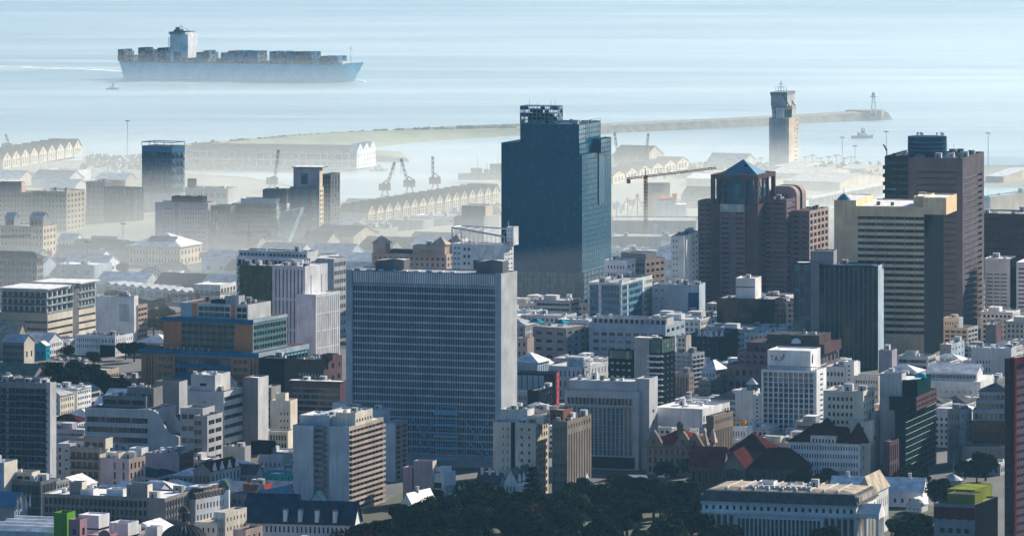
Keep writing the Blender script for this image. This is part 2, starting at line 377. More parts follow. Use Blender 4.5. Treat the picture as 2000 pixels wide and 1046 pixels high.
# =================================================================== the centre
def slab_block():
    b = Bd('office_tower', 'wide grey slab tower of two dozen rows of narrow windows with scaffolding at its foot', 'office tower', 980, 915, 19, short='wide grey slab tower')
    V = b.vol(677, 980, 1010, 535, wall='slate_pier', swall='concrete_light', roof='roof_grey', par=.6,
        f=G(23, 60, .60, .76, ml=3.4, mr=3.4, mt=7.2, mb=6, r=.6, g='glass_black', span='aluminium'), sd=None)
    x0, x1, y0, y1, z1 = V['x0'], V['x1'], V['y0'], V['y1'], V['z1']
    k = MB(); n = 62
    for i in range(n):
        u = x0+3.6+(x1-x0-7.2)*(i+.5)/n; k.box(u-.34, u+.34, y0-.45, y0-.05, z1-6.0, z1-.5, 'white_paint')
    k.obj('screen', b.root)
    for u in (x0+1.7, x1-1.7): k = MB(); k.box(u-1.7, u+1.7, y0-.9, y0-.02, 0, z1+.3, 'aluminium'); k.obj('corner_pier', b.root)
    for (p, q, r, yt, v) in ((733, 768, 791, 505, 8), (930, 961, 990, 507, 8)):
        a0 = b.la(p, v); a1 = b.la(q, v); a2 = a1+4
        k = MB(); z = z1-.6; h = b.lz(yt, a1, v)-z
        k.hull([(a0,v,z),(a1,v,z),(a2,v+5,z),(a2,v+14,z),(a0,v+14,z)], [(a0,v+.6,z+h*.8),(a1,v+.6,z+h),(a2,v+5,z+h*.86),(a2,v+14,z+h*.86),(a0,v+14,z+h*.8)], 'concrete_dark', 'roof_zinc')
        k.obj('plant_room', b.root)
    for i in range(9): k = MB(); k.box(x0+3+i*6.5, x0+5.5+i*6.5, y0+3, y0+5, z1-.6, z1+.5, 'dish_white' if i % 3 else 'blue_paint'); k.obj('roof_vent', b.root)
    # the scaffold stands in front of the tower: a thing of its own
    r = empty('scaffold_tower', (b.X, b.Y, 0), -b.th); tag(r, 'pale blue scaffold tower with diagonal braces against the foot of the wide grey slab tower', 'scaffold')
    k = MB(); a0, a1 = b.la(857), b.la(893); zt = b.lz(793, (a0+a1)/2, -2)
    for a in (a0, a1):
        for v in (-1.4, -3.6): k.bar((a, v, 0), (a, v, zt), .2, 'frame_blue', 5)
    k.obj('upright', r)
    k = MB()
    for j in range(9):
        z = zt*j/8
        for v in (-1.4,-3.6): k.bar((a0, v, z), (a1, v, z), .13, 'frame_blue')
    k.obj('ledger', r)
    for j in range(5):
        k = MB(); z = zt*(j+.6)/5.3; k.box(a0-1.5, a1+1.5, -3.8, -1.3, z, z+.35, 'pale_blue'); k.box(a0-1.5, a1+1.5, -3.9, -3.8, z, z+1.3, 'frame_blue'); k.obj('platform', r)
    k = MB(); zb = b.lz(818, x1, 0)
    for (p0, z_0, p1, z_1) in ((803, zb, 845, 8), (805, 4, 850, zb), (905, zb, 962, 4), (900, 6, 955, zb*.95), (812, zb*.6, 850, 2), (905, zb*.6, 965, 2)):
        k.bar((b.la(p0,-1.2), -1.2, z_0), (b.la(p1,-1.2), -1.2, z_1), .3, 'frame_blue')
    for p in (803, 822, 840, 910, 930, 950, 965): k.bar((b.la(p,-1.2), -1.2, 0), (b.la(p,-1.2), -1.2, zb), .12, 'frame_blue')
    k.bar((b.la(803,-1.2), -1.2, zb), (b.la(966,-1.2), -1.2, zb), .14, 'frame_blue')
    k.obj('brace', r)
    b.done()
slab_block()

def glass_tower():
    b = Bd('glass_tower', 'tall blue green glass skyscraper with stepped shoulders and an open glass lantern on top', 'skyscraper', 1137, 606, 17, short='blue green glass skyscraper')
    g = dict(g='tower_glass', fr='tower_spandrel', r=.12, wp='glazing_band', mb=.3, ml=.3, mr=.3)
    V = b.vol(979, 1137, 1194, 282, z0=0, f=G(30, 1, 1, .93, mt=.3, mul=26, **g), sd=G(30, 1, 1, .90, mt=.3, mul=14, **g), wall='tower_spandrel', roof='roof_dark', cl=3, par=1.0, z1=b.lz(302, 0, 0))
    z = V['z1']; d = V['y1']
    lv = lambda p: b.lv(p, 0)
    # shoulder, then centre block, then the raised crown
    A = b.vol(979, 1132, 1166, 281, z0=z-.9, v0=2, f=G(2, 1, 1, .93, mt=.3, mul=26, **g), sd=G(2, 1, 1, .8, mt=.3, mul=8, **g), wall='tower_spandrel', roof='roof_dark', cl=2)
    B = b.vol(1016, 1131, 1173, 243, z0=A['z1']-.8, v0=3, f=G(4, 1, 1, .93, mt=.3, mul=18, **g), sd=G(4, 1, 1, .86, mt=.3, mul=9, **g), wall='tower_spandrel', roof='roof_dark', cl=4)
    # tall rear bay on the right-hand side
    k = b.vol(1160, 1174, 1194, 271, z0=z-.9, v0=d*.52, f=G(3, 1, 1, .9, mt=.3, mul=2, **g), sd=G(3, 1, 1, .86, mt=.3, mul=5, **g), wall='tower_spandrel', roof='roof_dark')
    # recess shade on the side face, put in as a raised glass strip
    k = MB(); k.box(.02, .5, d*.55, d*.72, b.lz(400, 0, d*.5), z-.2, 'tower_glass', 'tower_spandrel'); k.obj('recess_shade', b.root)
    # lantern: open lattice of glass and steel
    a0, a1 = b.la(1016, 3), b.la(1088, 3); zt = b.lz(208, a1, 3); zb = B['z1']; dd = (zt-zb)*1.1
    k = MB(); n = 9
    for i in range(n+1):
        a = a0+(a1-a0)*i/n
        for v in (3, 3+dd): k.bar((a, v, zb), (a, v, zt), .2, 'steel_blue')
        k.bar((a, 3, zt), (a, 3+dd, zt), .16, 'steel_blue')
    for i in range(6):
        v = 3+dd*i/5
        for a in (a0, a1): k.bar((a, v, zb), (a, v, zt), .2, 'steel_blue')
    for j in range(6):
        zz = zb+(zt-zb)*j/5
        for v in (3, 3+dd): k.bar((a0, v, zz), (a1, v, zz), .22, 'steel_blue')
        for a in (a0, a1): k.bar((a, 3, zz), (a, 3+dd, zz), .22, 'steel_blue')
    k.obj('lantern_frame', b.root)
    k = MB(); rr = random.Random(3)
    for i in range(n):
        for j in range(5):
            if rr.random() < .85:
                u0 = a0+(a1-a0)*i/n+.15; u1 = a0+(a1-a0)*(i+1)/n-.15; q0 = zb+(zt-zb)*j/5+.2; q1 = zb+(zt-zb)*(j+1)/5-.2; v = rr.choice([3.1, 3+dd-.1])
                k = MB(); k.box(u0, u1, v, v+.06, q0, q1, rr.choice(['glass_teal','glass_teal','glass_green','glass_blue'])); k.obj('lantern_pane', b.root)
    for j in range(5):
        for i in range(5):
            if rr.random() < .85:
                v0 = 3+dd*i/5+.15; v1 = 3+dd*(i+1)/5-.15; a = rr.choice([a0+.05, a1-.1]); k = MB(); k.box(a, a+.06, v0, v1, zb+(zt-zb)*j/5+.2, zb+(zt-zb)*(j+1)/5-.2, 'glass_teal'); k.obj('lantern_pane', b.root)
    k = MB(); k.box(a0+4, a1-5, 7, 3+dd-4, zb, zt-5, 'dark_clad', 'roof_dark'); k.box(a0+7, a1-12, 9, 3+dd-6, zt-5, zt-2, 'dark_clad'); k.obj('lift_motor_room', b.root)
    # open screen on the crown
    c0, c1 = b.la(1095, 3), b.la(1131, 3)
    k = MB(); zc = zb+2.6
    for i in range(12):
        a = c0+(c1-c0)*i/11; k.bar((a, 3.2, zb), (a, 3.2, zc), .12, 'frame_blue')
    k.bar((c0,3.2,zc),(c1,3.2,zc), .2, 'frame_blue'); k.bar((c0,3.2,zb+1.3),(c1,3.2,zb+1.3), .12, 'frame_blue')
    for i in range(10):
        v = 3.2+(B['y1']-4)*i/9; k.bar((c1, v, zb), (c1, v, zc), .12, 'frame_blue')
    k.bar((c1,3.2,zc),(c1,B['y1']-.8,zc), .2, 'frame_blue'); k.obj('roof_screen', b.root)
    for (p, h) in ((1034, 5), (1076, 5), (1084, 6), (1050, 3)):
        k = MB(); a = b.la(p, 8); k.bar((a, 8, zt-1), (a, 8, zt+h), .14, 'frame_grey', 5, .05); k.obj('antenna', b.root)
    # podium
    P = b.vol(990, 1140, 1199, 536, v0=-3, f=G(6, 9, .97, .88, mt=.5, mb=3, ml=.2, mr=.2, mul=3, g='glass_green', fr='frame_blue', r=.15), sd=G(6, 8, .95, .8, mt=.5, mb=3, mul=2, g='glass_teal', fr='frame_blue', r=.15), wall='tower_spandrel', roof='roof_zinc', par=.4, z1=b.lz(530,0,0))
    b.done()
glass_tower()

def castle_block():
    b = Bd('apartment_building', 'pinkish brown block crowned by three small pyramid roofs behind the wide slab tower', 'apartment building', 915, 640, 19, short='brown pyramid-roofed block')
    V = b.vol(767, 872, 928, 497, z0=0, f=G(12, 14, .5, .5, g='glass_warm'), sd=G(12, 6, .5, .6, g='glass_warm'), wall='beige_pink', roof='roof_brown', w=52, dmax=40)
    z = V['z1']-.8; x0, x1, y0, y1 = V['x0'], V['x1'], V['y0'], V['y1']
    W = x1-x0
    T = b.vol(806, 862, 872, 480, z0=z, v0=2, wall='sand', roof='roof_grey', f=G(1, 8, .35, .3, g='glass_black', ml=6, mr=6), sd=None, dmax=14, par=.5, cl=2)
    for (cx, cy, r) in ((x0+5, 5, 5.5), (x1-6, 6, 5.5), (x1-3, y1-12, 5.5)):
        k = MB(); zt = z+7
        k.box(cx-r*.8, cx+r*.8, cy-r*.8, cy+r*.8, z, zt, 'beige_pink'); k.obj('turret', b.root)
        k = MB(); k.hull([(cx-r,cy-r,zt),(cx+r,cy-r,zt),(cx+r,cy+r,zt),(cx-r,cy+r,zt)], [(cx-.1,cy-.1,zt+5),(cx+.1,cy-.1,zt+5),(cx+.1,cy+.1,zt+5),(cx-.1,cy+.1,zt+5)], 'roof_tan'); k.obj('pyramid_roof', b.root)
    b.done()
castle_block()

def frame_block():
    b = Bd('office_building', 'white framed building with an open sloping roof truss and cross-braced glass end', 'office building', 988, 650, 24, short='white framed building')
    V = b.vol(883, 985, 1003, 447, z0=0, wall='white_paint', roof='roof_zinc', f=[(.18, G(16,2,.6,.5,g='glass_light')), (.2, G(12,2,.5,.4)), (.62, G(6, 3, .92, .92, g='glass_blue', mt=10, fr='frame_white', mul=2, r=1.2))], sd=G(18, 3, .55, .3, g='glass_warm', mt=2), z1=b.lz(478, 0, 0), cl=3)
    x0, x1, z, d = V['x0'], V['x1'], V['z1'], V['y1']
    k = MB(); za = b.lz(444, x0, 0); zb = b.lz(462, x1, 0)
    k.bar((x0,0,z),(x0,0,za),.45,'frame_white'); k.bar((x1,0,z),(x1,0,zb),.45,'frame_white'); k.bar((x0,0,za),(x1,0,zb),.6,'frame_white'); k.bar((x0,d,za),(x1,d,za-1),.5,'frame_white'); k.bar((x0,0,za),(x0,d,za),.45,'frame_white'); k.bar((x0,d,z),(x0,d,za),.4,'frame_white')
    for i in range(1, 12):
        t = i/12; k.bar((x0+(x1-x0)*t,0,za+(zb-za)*t),(x0+(x1-x0)*t,0,z),.14,'frame_white'); 
        if i % 2: k.bar((x0+(x1-x0)*t,0,za+(zb-za)*t),(x0+(x1-x0)*t,d,za-t),.14,'frame_white')
    k.bar((x1-3,d*.9,z),(x1-3,d*.9,za+4),.3,'frame_white'); k.obj('roof_truss', b.root)
    k = MB(); m0 = x0+(x1-x0)*.42
    for (u0, u1) in ((m0, m0+(x1-m0)*.45), (m0+(x1-m0)*.5, x1-1)):
        k.bar((u0,-.4,z-20),(u1,-.4,z-2),.3,'frame_white'); k.bar((u1,-.4,z-20),(u0,-.4,z-2),.3,'frame_white')
    k.obj('cross_brace', b.root)
    T = b.vol(985, 1003, 1006, 443, z0=z-.8, v0=d*.55, wall='white_paint', roof='roof_white', sd=None, f=G(4,2,.4,.3,g='glass_warm'), w=5, d=8)
    b.done()
frame_block()

b = Bd('office_building', 'low office building of white frames round blue glass bays before the glass skyscraper', 'office building', 1214, 652, 18, short='white-framed blue glass office')
V = b.vol(1148, 1214, 1274, 552, wall='off_white', roof='roof_grey', cl=6, f=[(.36, G(7,1,.9,.62,ml=1,mr=.8,mt=1.5,mul=3,g='glass_blue',span='steel_blue')), (.64, G(7,1,.95,.62,ml=.8,mr=1,mt=1.5,mul=5,g='glass_blue',span='steel_blue'))], sd=[(.2, G(7,1,.9,.6,mt=1.5,mul=2,g='glass_blue',span='steel_blue')), (.5, G(7,1,.95,.62,mt=1.5,mul=5,g='glass_blue',span='steel_blue')), (.3, G(7,1,.9,.5,mt=1.5,mul=1,g='glass_light',ml=1.2))])
b.done()
b = Bd('office_building', 'small white tower of square windows rising behind blue glass bays', 'office building', 1224, 630, 18, short='small white square-windowed tower')
b.vol(1181, 1224, 1241, 508, wall='white_paint', roof='roof_white', cl=3, f=G(8,6,.45,.42,g='glass_black',mt=2.2,ml=1.5,mr=1), sd=G(8,2,.45,.4,mt=2))
b.done()
b = Bd('office_building', 'tan brown office block with ribbon windows beside the small white tower', 'office building', 1260, 612, 30)
V = b.vol(1212, 1260, 1299, 507, wall='mid_grey', swall='beige_pink', roof='roof_brown', cl=3, f=G(8,3,.95,.5,g='glass_blue',mul=2), sd=G(8,4,.6,.42,g='glass'))
b.vol(1213, 1262, 1282, 494, z0=V['z1']-.8, v0=6, wall='concrete', roof='roof_grey', dmax=16)
b.done()
b = Bd('apartment_building', 'plain white tower block with small windows left of the brown pyramid tower', 'apartment building', 1352, 628, 12)
b.vol(1311, 1336, 1364, 461, wall='off_white', roof='roof_grey', cl=4, f=G(14,2,.35,.35,mr=4,g='glass_blue'), sd=[(.55,None),(.45,G(14,2,.5,.4,g='glass_blue'))])
b.done()
b = Bd('office_building', 'blank pale grey side of a block with a tall blue advertising banner', 'office building', 1365, 640, 12, short='grey block with the blue banner')
V = b.vol(1274, 1366, 1372, 556, wall='pale_blue', roof='roof_grey', cl=12, w=None, d=22, f=[(.3, G(5,2,.3,.3,g='glass_black')), (.7, None)])
k = MB(); a0, a1 = b.la(1344,-.2), b.la(1364,-.2); k.box(a0, a1, -.25, -.02, b.lz(622,a0,0), b.lz(571,a0,0), 'banner'); k.obj('banner', b.root)
k = MB(); 
for j, (u, w_) in enumerate(((.12,.7),(.2,.55),(.12,.75))): k.box(a0+(a1-a0)*u, a0+(a1-a0)*(u+w_), -.32, -.27, b.lz(602+j*6,a0,0), b.lz(600.5+j*6,a0,0), 'frame_white')
k.obj('banner_stripe', b.root)
b.done()

# long grey block with its stepped left wing
b = Bd('apartment_building', 'long pale grey block with irregular ribbon windows and a dark roof edge', 'apartment building', 1300, 722, 19, short='long pale grey block')
V = b.vol(1150, 1300, 1338, 634, wall='pale_blue', roof='roof_grey', cl=4, f=G(5,9,.66,.42,mt=4.2,g='glass',ml=2), sd=G(5,4,.6,.4,g='glass'))
b.vol(1156, 1302, 1330, 622, z0=V['z1']-.8, v0=2, wall='off_white', roof='roof_dark', f=G(1,14,.72,.7,mt=.6,mb=.3), dmax=14, cl=3)
b.done()
b = Bd('apartment_building', 'grey violet block with slanting bays left of the long grey block', 'apartment building', 1106, 722, 30)
V = b.vol(1040, 1106, 1158, 640, wall='concrete', roof='roof_grey', cl=3, f=G(5,3,.55,.38,g='glass_black'), sd=G(6,4,.5,.4,g='glass'), z1=None)
k = MB(); z = V['z1']
for (u, v) in ((-24, 6), (-8, 8)): k.hull([(u-4,v-4,z+2),(u+4,v-4,z+2),(u+4,v+4,z+2),(u-4,v+4,z+2)], [(u-.2,v-.2,z+4.5),(u+.2,v-.2,z+4.5),(u+.2,v+.2,z+4.5),(u-.2,v+.2,z+4.5)], 'teal_paint'); k.bar((u,v,z-1),(u,v,z+3),.15,'frame_white')
k.obj('canopy', b.root)
b.done()
b = Bd('house', 'narrow salmon pink stepped house beside the wide slab tower', 'house', 1040, 735, 25)
V = b.vol(1008, 1030, 1043, 660, wall='beige_pink', roof='roof_zinc', f=G(4,2,.4,.4), sd=None)
b.done()
b = Bd('hall', 'pale hall under a broad white hipped roof by the wide slab tower', 'hall', 1056, 752, 22)
V = b.vol(1000, 1050, 1073, 708, wall='pale_blue', roof='roof_grey', par=0, f=G(2,10,.4,.7,g='glass_light'), sd=G(2,5,.4,.7,g='glass_light')); b.hip(V, 5, 'roof_white', 1.0)
b.done()
# clock building
b = Bd('post_office', 'white building with a chamfered clock tower block facing the street corner', 'clock building', 1150, 782, 24, short='white clock building')
V = b.vol(1072, 1135, 1192, 716, wall='off_white', roof='roof_zinc', f=G(3,7,.32,.6,g='glass'), sd=G(3,9,.3,.62,g='glass'), z1=None, cl=3)
T = b.vol(1107, 1140, 1153, 697, z0=V['z1']-.8, v0=1.0, wall='white_paint', roof='roof_white', par=.4)
cx = (T['x0']+T['x1'])/2; cz = T['z1']-5.6
def clock(parent, c, face):
    k = MB()
    R = 3.7
    def P(u, z, q): return (c[0]+u, c[1]-q, z) if face == 'f' else (c[0]+q, c[1]+u, z)
    for i in range(12):
        a = 2*pi*i/12; u, z = sin(a), cos(a)
        k.bar(P(u*R*.82, c[2]+z*R*.82, .15), P(u*R, c[2]+z*R, .15), .15 if i % 3 else .24, 'clock_black')
    k.obj('hour_mark', parent)
    for nm, ang, L, r in (('minute_hand', radians(272), 3.1, .20), ('hour_hand', radians(278), 2.2, .28)):
        k = MB(); k.bar(P(-sin(ang)*.5, c[2]-cos(ang)*.5, .25), P(sin(ang)*L, c[2]+cos(ang)*L, .25), r, 'clock_black'); k.obj(nm, parent)
k = MB(); k.box(cx-4.6, cx+4.6, T['y0']-.12, T['y0']-.01, cz-4.4, cz+4.4, 'pale_blue'); fo = k.obj('clock_face', b.root)
clock(fo, (cx, T['y0']-.1, cz), 'f')
cy = (T['y0']+T['y1'])/2
k = MB(); k.box(T['x1']+.01, T['x1']+.12, cy-4.2, cy+4.2, cz-4.4, cz+4.4, 'concrete_light'); fo = k.obj('clock_face', b.root)
clock(fo, (T['x1']+.1, cy, cz), 's')
b.done()
# red sign building and black neighbour
b = Bd('shop_building', 'white panelled block with a black end wall and a vertical red sign', 'commercial building', 1086, 800, 15, short='block with the red sign')
V = b.vol(1006, 1082, 1091, 728, wall='dark_clad', roof='roof_white', f=[(.78, G(2,5,.84,.86,g='aluminium',ml=.5,mt=.8,r=.15,wp='panel',muh=1)), (.22, None)], swall='dark_clad')
k = MB(); k.box(.02, .3, .6, b.lv(1091,0)-.4, 3, V['z1']+.3, 'sign_red'); k.obj('sign', b.root)
k = MB(); 
for j in range(5):
    z = 7+j*3.3; k.box(.32, .40, 2.0, 4.2, z, z+.45, 'clock_black'); k.box(.32,.40,2.0,2.5,z+.4,z+2,'clock_black')
    if j % 2: k.box(.32,.40,3.7,4.2,z+.4,z+2,'clock_black')
k.obj('lettering', b.root)
b.done()
b = Bd('shop_building', 'dark corner block with reddish lit side windows below the red sign', 'commercial building', 1062, 812, 18)
b.vol(1030, 1052, 1082, 762, wall='near_black', roof='roof_grey', sd=G(4,5,.7,.5,g='glass_warm'), cl=2); b.done()
b = Bd('shop_building', 'low white terrace with two rows of small windows by the wide slab tower', 'commercial building', 1052, 806, 18)
b.vol(1004, 1048, 1056, 764, wall='off_white', roof='roof_zinc', f=G(2,12,.4,.5), cl=2, dmax=12); b.done()

# black and white modern tower
def checker():
    b = Bd('apartment_tower', 'black tower with scattered white windows and a blank grey lift wall', 'apartment tower', 1292, 838, 24, short='black tower with the grey lift wall')
    V = b.vol(1248, 1292, 1318, 662, wall='near_black', roof='roof_grey', par=2.2, swall='near_black', f=(.84, G(13, 2, .8, .28, g='glass_light', ml=-.42, slab=0, mt=.2), G(3, 6, .96, .95, g='glass_green', ml=-.42, mt=.3, mb=.1, r=.1)), sd=(.84, G(13, 3, .5, .22, g='glass_light', mt=.2), G(3, 5, .96, .95, g='glass_green', mt=.3, mb=.1, r=.1)), cl=2)
    k = MB(); x = V['x0']; k.box(x-2.4, x+6.4, -1.0, 6, 0, V['z1']+.6, 'concrete', 'roof_white'); k.obj('lift_wall', b.root)
    for j in range(13):
        k = MB(); z = V['z1']*.84*(j+.5)/13; k.box(-8.0, .9, -1.1, -.05, z, z+.7, 'off_white'); k.obj('balcony', b.root)
    W = b.vol(1188, 1236, 1242, 684, v0=1.5, wall='near_black', roof='roof_zinc', par=.7, f=(.88, G(10, 4, .55, .26, g='glass_light', mt=.2), G(1, 8, .95, .9, g='glass_green', mt=.2, mb=.1, r=.1)), dmax=18, cl=2)
    b.done()
checker()

# wide office with curtain wall
def curtain_office():
    b = Bd('office_building', 'wide pale grey office with teal curtain wall bays and a tall blank rear tower', 'office building', 1247, 918, 17, short='wide teal curtain-walled office')
    zt = b.lz(795, 0, 0)
    V = b.vol(1098, 1247, 1267, 790, wall='concrete_light', roof='roof_grey', z1=zt, par=.5, f=G(8, 16, .84, .80, ml=1.2, mr=3, mt=.6, mb=7, r=.4, g='glass_teal', fr='frame_blue', span='steel_blue', muh=1, pier=.45))
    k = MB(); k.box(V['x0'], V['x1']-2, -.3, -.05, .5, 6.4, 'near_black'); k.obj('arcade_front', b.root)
    U = b.vol(1103, 1247, 1262, 765, z0=zt-.5, v0=.0, wall='concrete_light', roof='roof_grey', par=.5, f=G(1, 17, .84, .75, ml=1.2, mr=3, mt=3.0, mb=.7, r=1.4, g='glass', mul=0))
    T = b.vol(1110, 1245, 1262, 745, z0=U['z1']-.5, v0=3.0, wall='concrete_light', roof='roof_zinc', par=.4, f=G(1, 16, .9, .7, mt=4.0, mb=.5, r=.6, g='glass_black'), cl=4)
    S = b.vol(1241, 1268, 1279, 740, v0=4, wall='concrete_light', roof='roof_grey', d=16, sd=G(4, 1, .2, .3, mt=14, mb=10, g='glass_black'), z1=T['z1']+1.5)
    b.done()
curtain_office()

# stone building left of it with the chamfered corner
b = Bd('office_building', 'long mauve stone building with tall vertical window strips along its side', 'office building', 1108, 972, 20, short='mauve stone strip-windowed building')
V = b.vol(1078, 1108, 1155, 822, wall='stone', roof='roof_dark', cl=5, swall='stone', f=G(8,4,.4,.5,mt=2,g='glass_black'), sd=(.86, G(1,9,.34,.94,mt=.5,mb=5,g='glass_black',muh=7,r=.5), G(1,9,.34,.6,g='glass_black')))
T = b.vol(1074, 1100, 1118, 800, z0=V['z1']-.8, v0=7, wall='brick', roof='roof_grey', f=G(1,2,.3,.4), dmax=16)
b.done()
b = Bd('office_building', 'cream white building split by a dark vertical slot, with small square windows', 'office building', 1045, 970, 20, short='cream slotted building')
V = b.vol(963, 1046, 1071, 826, wall='cream', swall='cream', roof='roof_dark', cl=7, f=[(.42, G(9,2,.22,.4,ml=4,g='glass_black')), (.10, 'near_black'), (.48, G(9,2,.28,.4,ml=1.4,mr=1.4,g='glass_black'))], sd=G(10,5,.55,.6,g='glass_black'))
b.vol(976, 1030, 1044, 800, z0=V['z1']-.8, v0=6, wall='off_white', roof='roof_zinc', dmax=10, cl=2)
b.vol(1030, 1062, 1071, 812, z0=V['z1']-.8, v0=3, wall='cream', roof='roof_tan', dmax=9)
b.done()

# banded balcony slab block
def balcony_slab():
    b = Bd('apartment_tower', 'tall apartment slab with warm banded balconies on the side and blank blue grey end walls', 'apartment tower', 682, 1002, 19, short='banded balcony slab block')
    zt = b.lz(833, 0, 0)
    V = b.vol(643, 682, 749, 833, wall='pale_blue', swall='sand', roof='roof_white', par=.5, z1=zt, sd=G(15, 9, .94, .58, ml=.3, mr=.3, mt=1.4, mb=.5, r=.9, g='glass_warm', mul=1, slab=1.3, rail='beige_pink'))
    D = V['y1']
    b.vol(612, 644, 646, 822, v0=5, wall='pale_blue', roof='roof_white', d=D-8, z1=zt+4.5, f=None)
    b.vol(572, 612, 616, 833, v0=0, wall='pale_blue', roof='roof_white', d=D*.8, z1=zt)
    b.vol(585, 657, 684, 812, z0=zt-.5, v0=8, wall='off_white', roof='roof_white', d=D*.45, cl=4)
    b.vol(656, 694, 724, 806, z0=zt-.5, v0=8, wall='cream', roof='roof_white', d=D*.5, sd=G(1,6,.5,.4,mt=2), cl=2)
    k = MB(); x0 = b.la(604, 0)
    for j in range(15): z = zt*(j+.4)/15; k.box(x0, x0+7, 1.2, 4.8, z, z+.3, 'concrete'); k.box(x0, x0+7, 1.15, 1.25, z+.3, z+1.3, 'mid_grey')
    k.obj('access_gallery', b.root)
    b.done()
balcony_slab()
b = Bd('office_building', 'pale blue block with a row of tiny roof windows behind the banded balcony slab', 'office building', 772, 940, 19, short='pale blue block behind the balcony slab')
V = b.vol(749, 772, 797, 826, wall='pale_blue', swall='warm_grey', roof='roof_grey', sd=G(11,2,.7,.6,g='glass'))
b.vol(650, 742, 752, 800, v0=5, wall='pale_blue', roof='roof_grey', d=14, f=G(9,16,.5,.3,mt=2,g='glass_black',mb=8), cl=5)
b.vol(649, 676, 682, 787, v0=3, wall='off_white', roof='roof_white', d=9, z0=b.lz(815,-20,0), f=G(1,6,.5,.3,mt=1.8,g='glass_black'))
b.done()
b = Bd('office_building', 'blank lilac tower block with a narrow lower wing beside the park trees', 'office building', 845, 985, 18, short='blank lilac block')
V = b.vol(808, 845, 853, 900, wall='lilac', swall='cream', roof='roof_grey'); b.vol(787, 805, 808, 912, v0=.5, wall='lilac', roof='roof_grey', d=8); b.done()
b = Bd('house', 'modern white house with a dark glazed front beside the blank lilac block', 'house', 869, 985, 24, short='modern white house')
V = b.vol(845, 866, 890, 924, wall='white_paint', roof='roof_white', f=G(3,1,.94,.8,g='glass_black',mt=4,ml=.4,mr=.8), sd=G(1,1,.7,.3,g='glass_light'))
b.vol(846, 862, 882, 914, z0=V['z1']-.8, v0=2, wall='white_paint', roof='roof_white', f=G(1,2,.7,.5,g='glass_blue')); b.done()

def gabled_house(name, label, cat, xL, xC, xR, yt, yb, yaw, h, wl, rf, axis='x', f=None, sd=None, ng=0, chim=0, short=None, group=None):
    b = Bd(name, label, cat, xC, yb, yaw, short=short, group=group)
    V = b.vol(xL, xC, xR, yt, wall=wl, roof=rf, par=0, f=f, sd=sd)
    b.gable(V, h, rf, wl, axis)
    if ng:      # curly dormer gables along the side
        L = V['y1']-V['y0']
        for i in range(ng):
            v = V['y0']+L*(i+.5)/ng; k = MB(); z = V['z1']; x = V['x1']
            w = L/ng*.32; pts = [(-w,0),(-w,1.2),(-w*.75,2.0),(-w*.5,3.0),(0,3.9),(w*.5,3.0),(w*.75,2.0),(w,1.2),(w,0)]
            k.hull([(x+.35, v+p[0], z-.3+p[1]) for p in pts], [(x-.1, v+p[0], z-.3+p[1]) for p in pts], 'white_paint'); k.obj('dormer_gable', b.root)
    for i in range(chim):
        k = MB(); u = V['x0']+(V['x1']-V['x0'])*(i+.5)/chim; v = (V['y0']+V['y1'])/2-.8; k.box(u-.7,u+.7,v-.5,v+.5,V['z1']+h-1,V['z1']+h+2,'white_paint'); k.box(u-.85,u+.85,v-.65,v+.65,V['z1']+h+2,V['z1']+h+2.35,'white_paint'); k.obj('chimney', b.root)
    b.done(); return b
gabled_house('house', 'dark roofed house with white pinnacled dormers beneath the cream slotted building', 'house', 985, 1010, 1043, 940, 985, 22, 6, 'white_paint', 'roof_dark', 'y', G(2,3,.4,.5), G(2,6,.4,.5), ng=4, chim=1)
gabled_house('house', 'low grey roofed house with two white chimneys left of the dormered house', 'house', 930, 975, 986, 945, 975, 18, 5, 'off_white', 'roof_dark', 'x', G(1,6,.4,.5), None, chim=3)
gabled_house('house', 'small house with a curved white gable among park trees', 'house', 783, 805, 850, 985, 1012, 26, 5, 'white_paint', 'roof_zinc', 'y', G(1,3,.4,.5), None, chim=1)
gabled_house('pavilion', 'white roofed pavilion between the park trees and the mauve stone building', 'pavilion', 1098, 1112, 1150, 940, 965, 40, 4, 'white_paint', 'roof_white', 'y', G(1,3,.4,.5), G(1,5,.4,.5))
gabled_house('pavilion', 'low pale pavilion roof set before of the teal curtain-walled office', 'pavilion', 1225, 1256, 1264, 938, 958, 12, 2, 'off_white', 'roof_zinc', 'x', G(1,3,.5,.5))
gabled_house('pavilion', 'little white pavilion roof among trees left of the cathedral', 'pavilion', 1285, 1300, 1312, 920, 932, 35, 3, 'white_paint', 'roof_white', 'x')

# long dark blue roofed lodge with white chimneys
def lodge():
    b = Bd('lodge', 'long white lodge under a steep dark blue roof with white chimney dormers', 'lodge', 690, 1072, 12, short='dark blue roofed lodge')
    V = b.vol(480, 690, 720, 1020, wall='white_paint', roof='roof_blue', par=0, dmax=14, f=G(2,24,.4,.55,g='glass_black',mt=1)); b.gable(V, 8.5, 'roof_blue', 'white_paint', 'x', 1)
    for p in (556, 585, 618, 653):
        k = MB(); u = b.la(p, -1); z = V['z1']; k.box(u-.9,u+.9,-.4,2.4,z-.5,z+5,'white_paint'); k.box(u-1.1,u+1.1,-.6,2.6,z+5,z+5.5,'roof_dark'); k.obj('chimney', b.root)
    W = b.vol(480, 575, 590, 1000, v0=18, wall='white_paint', roof='roof_blue', par=0, dmax=14, z1=V['z1']+1); b.gable(W, 8, 'roof_blue', 'white_paint', 'x', 1)
    W = b.vol(590, 645, 652, 1000, v0=17, wall='white_paint', roof='roof_blue', par=0, dmax=14, z1=V['z1']+2); b.gable(W, 9, 'roof_blue', 'white_paint', 'y', 1)
    b.done()
lodge()
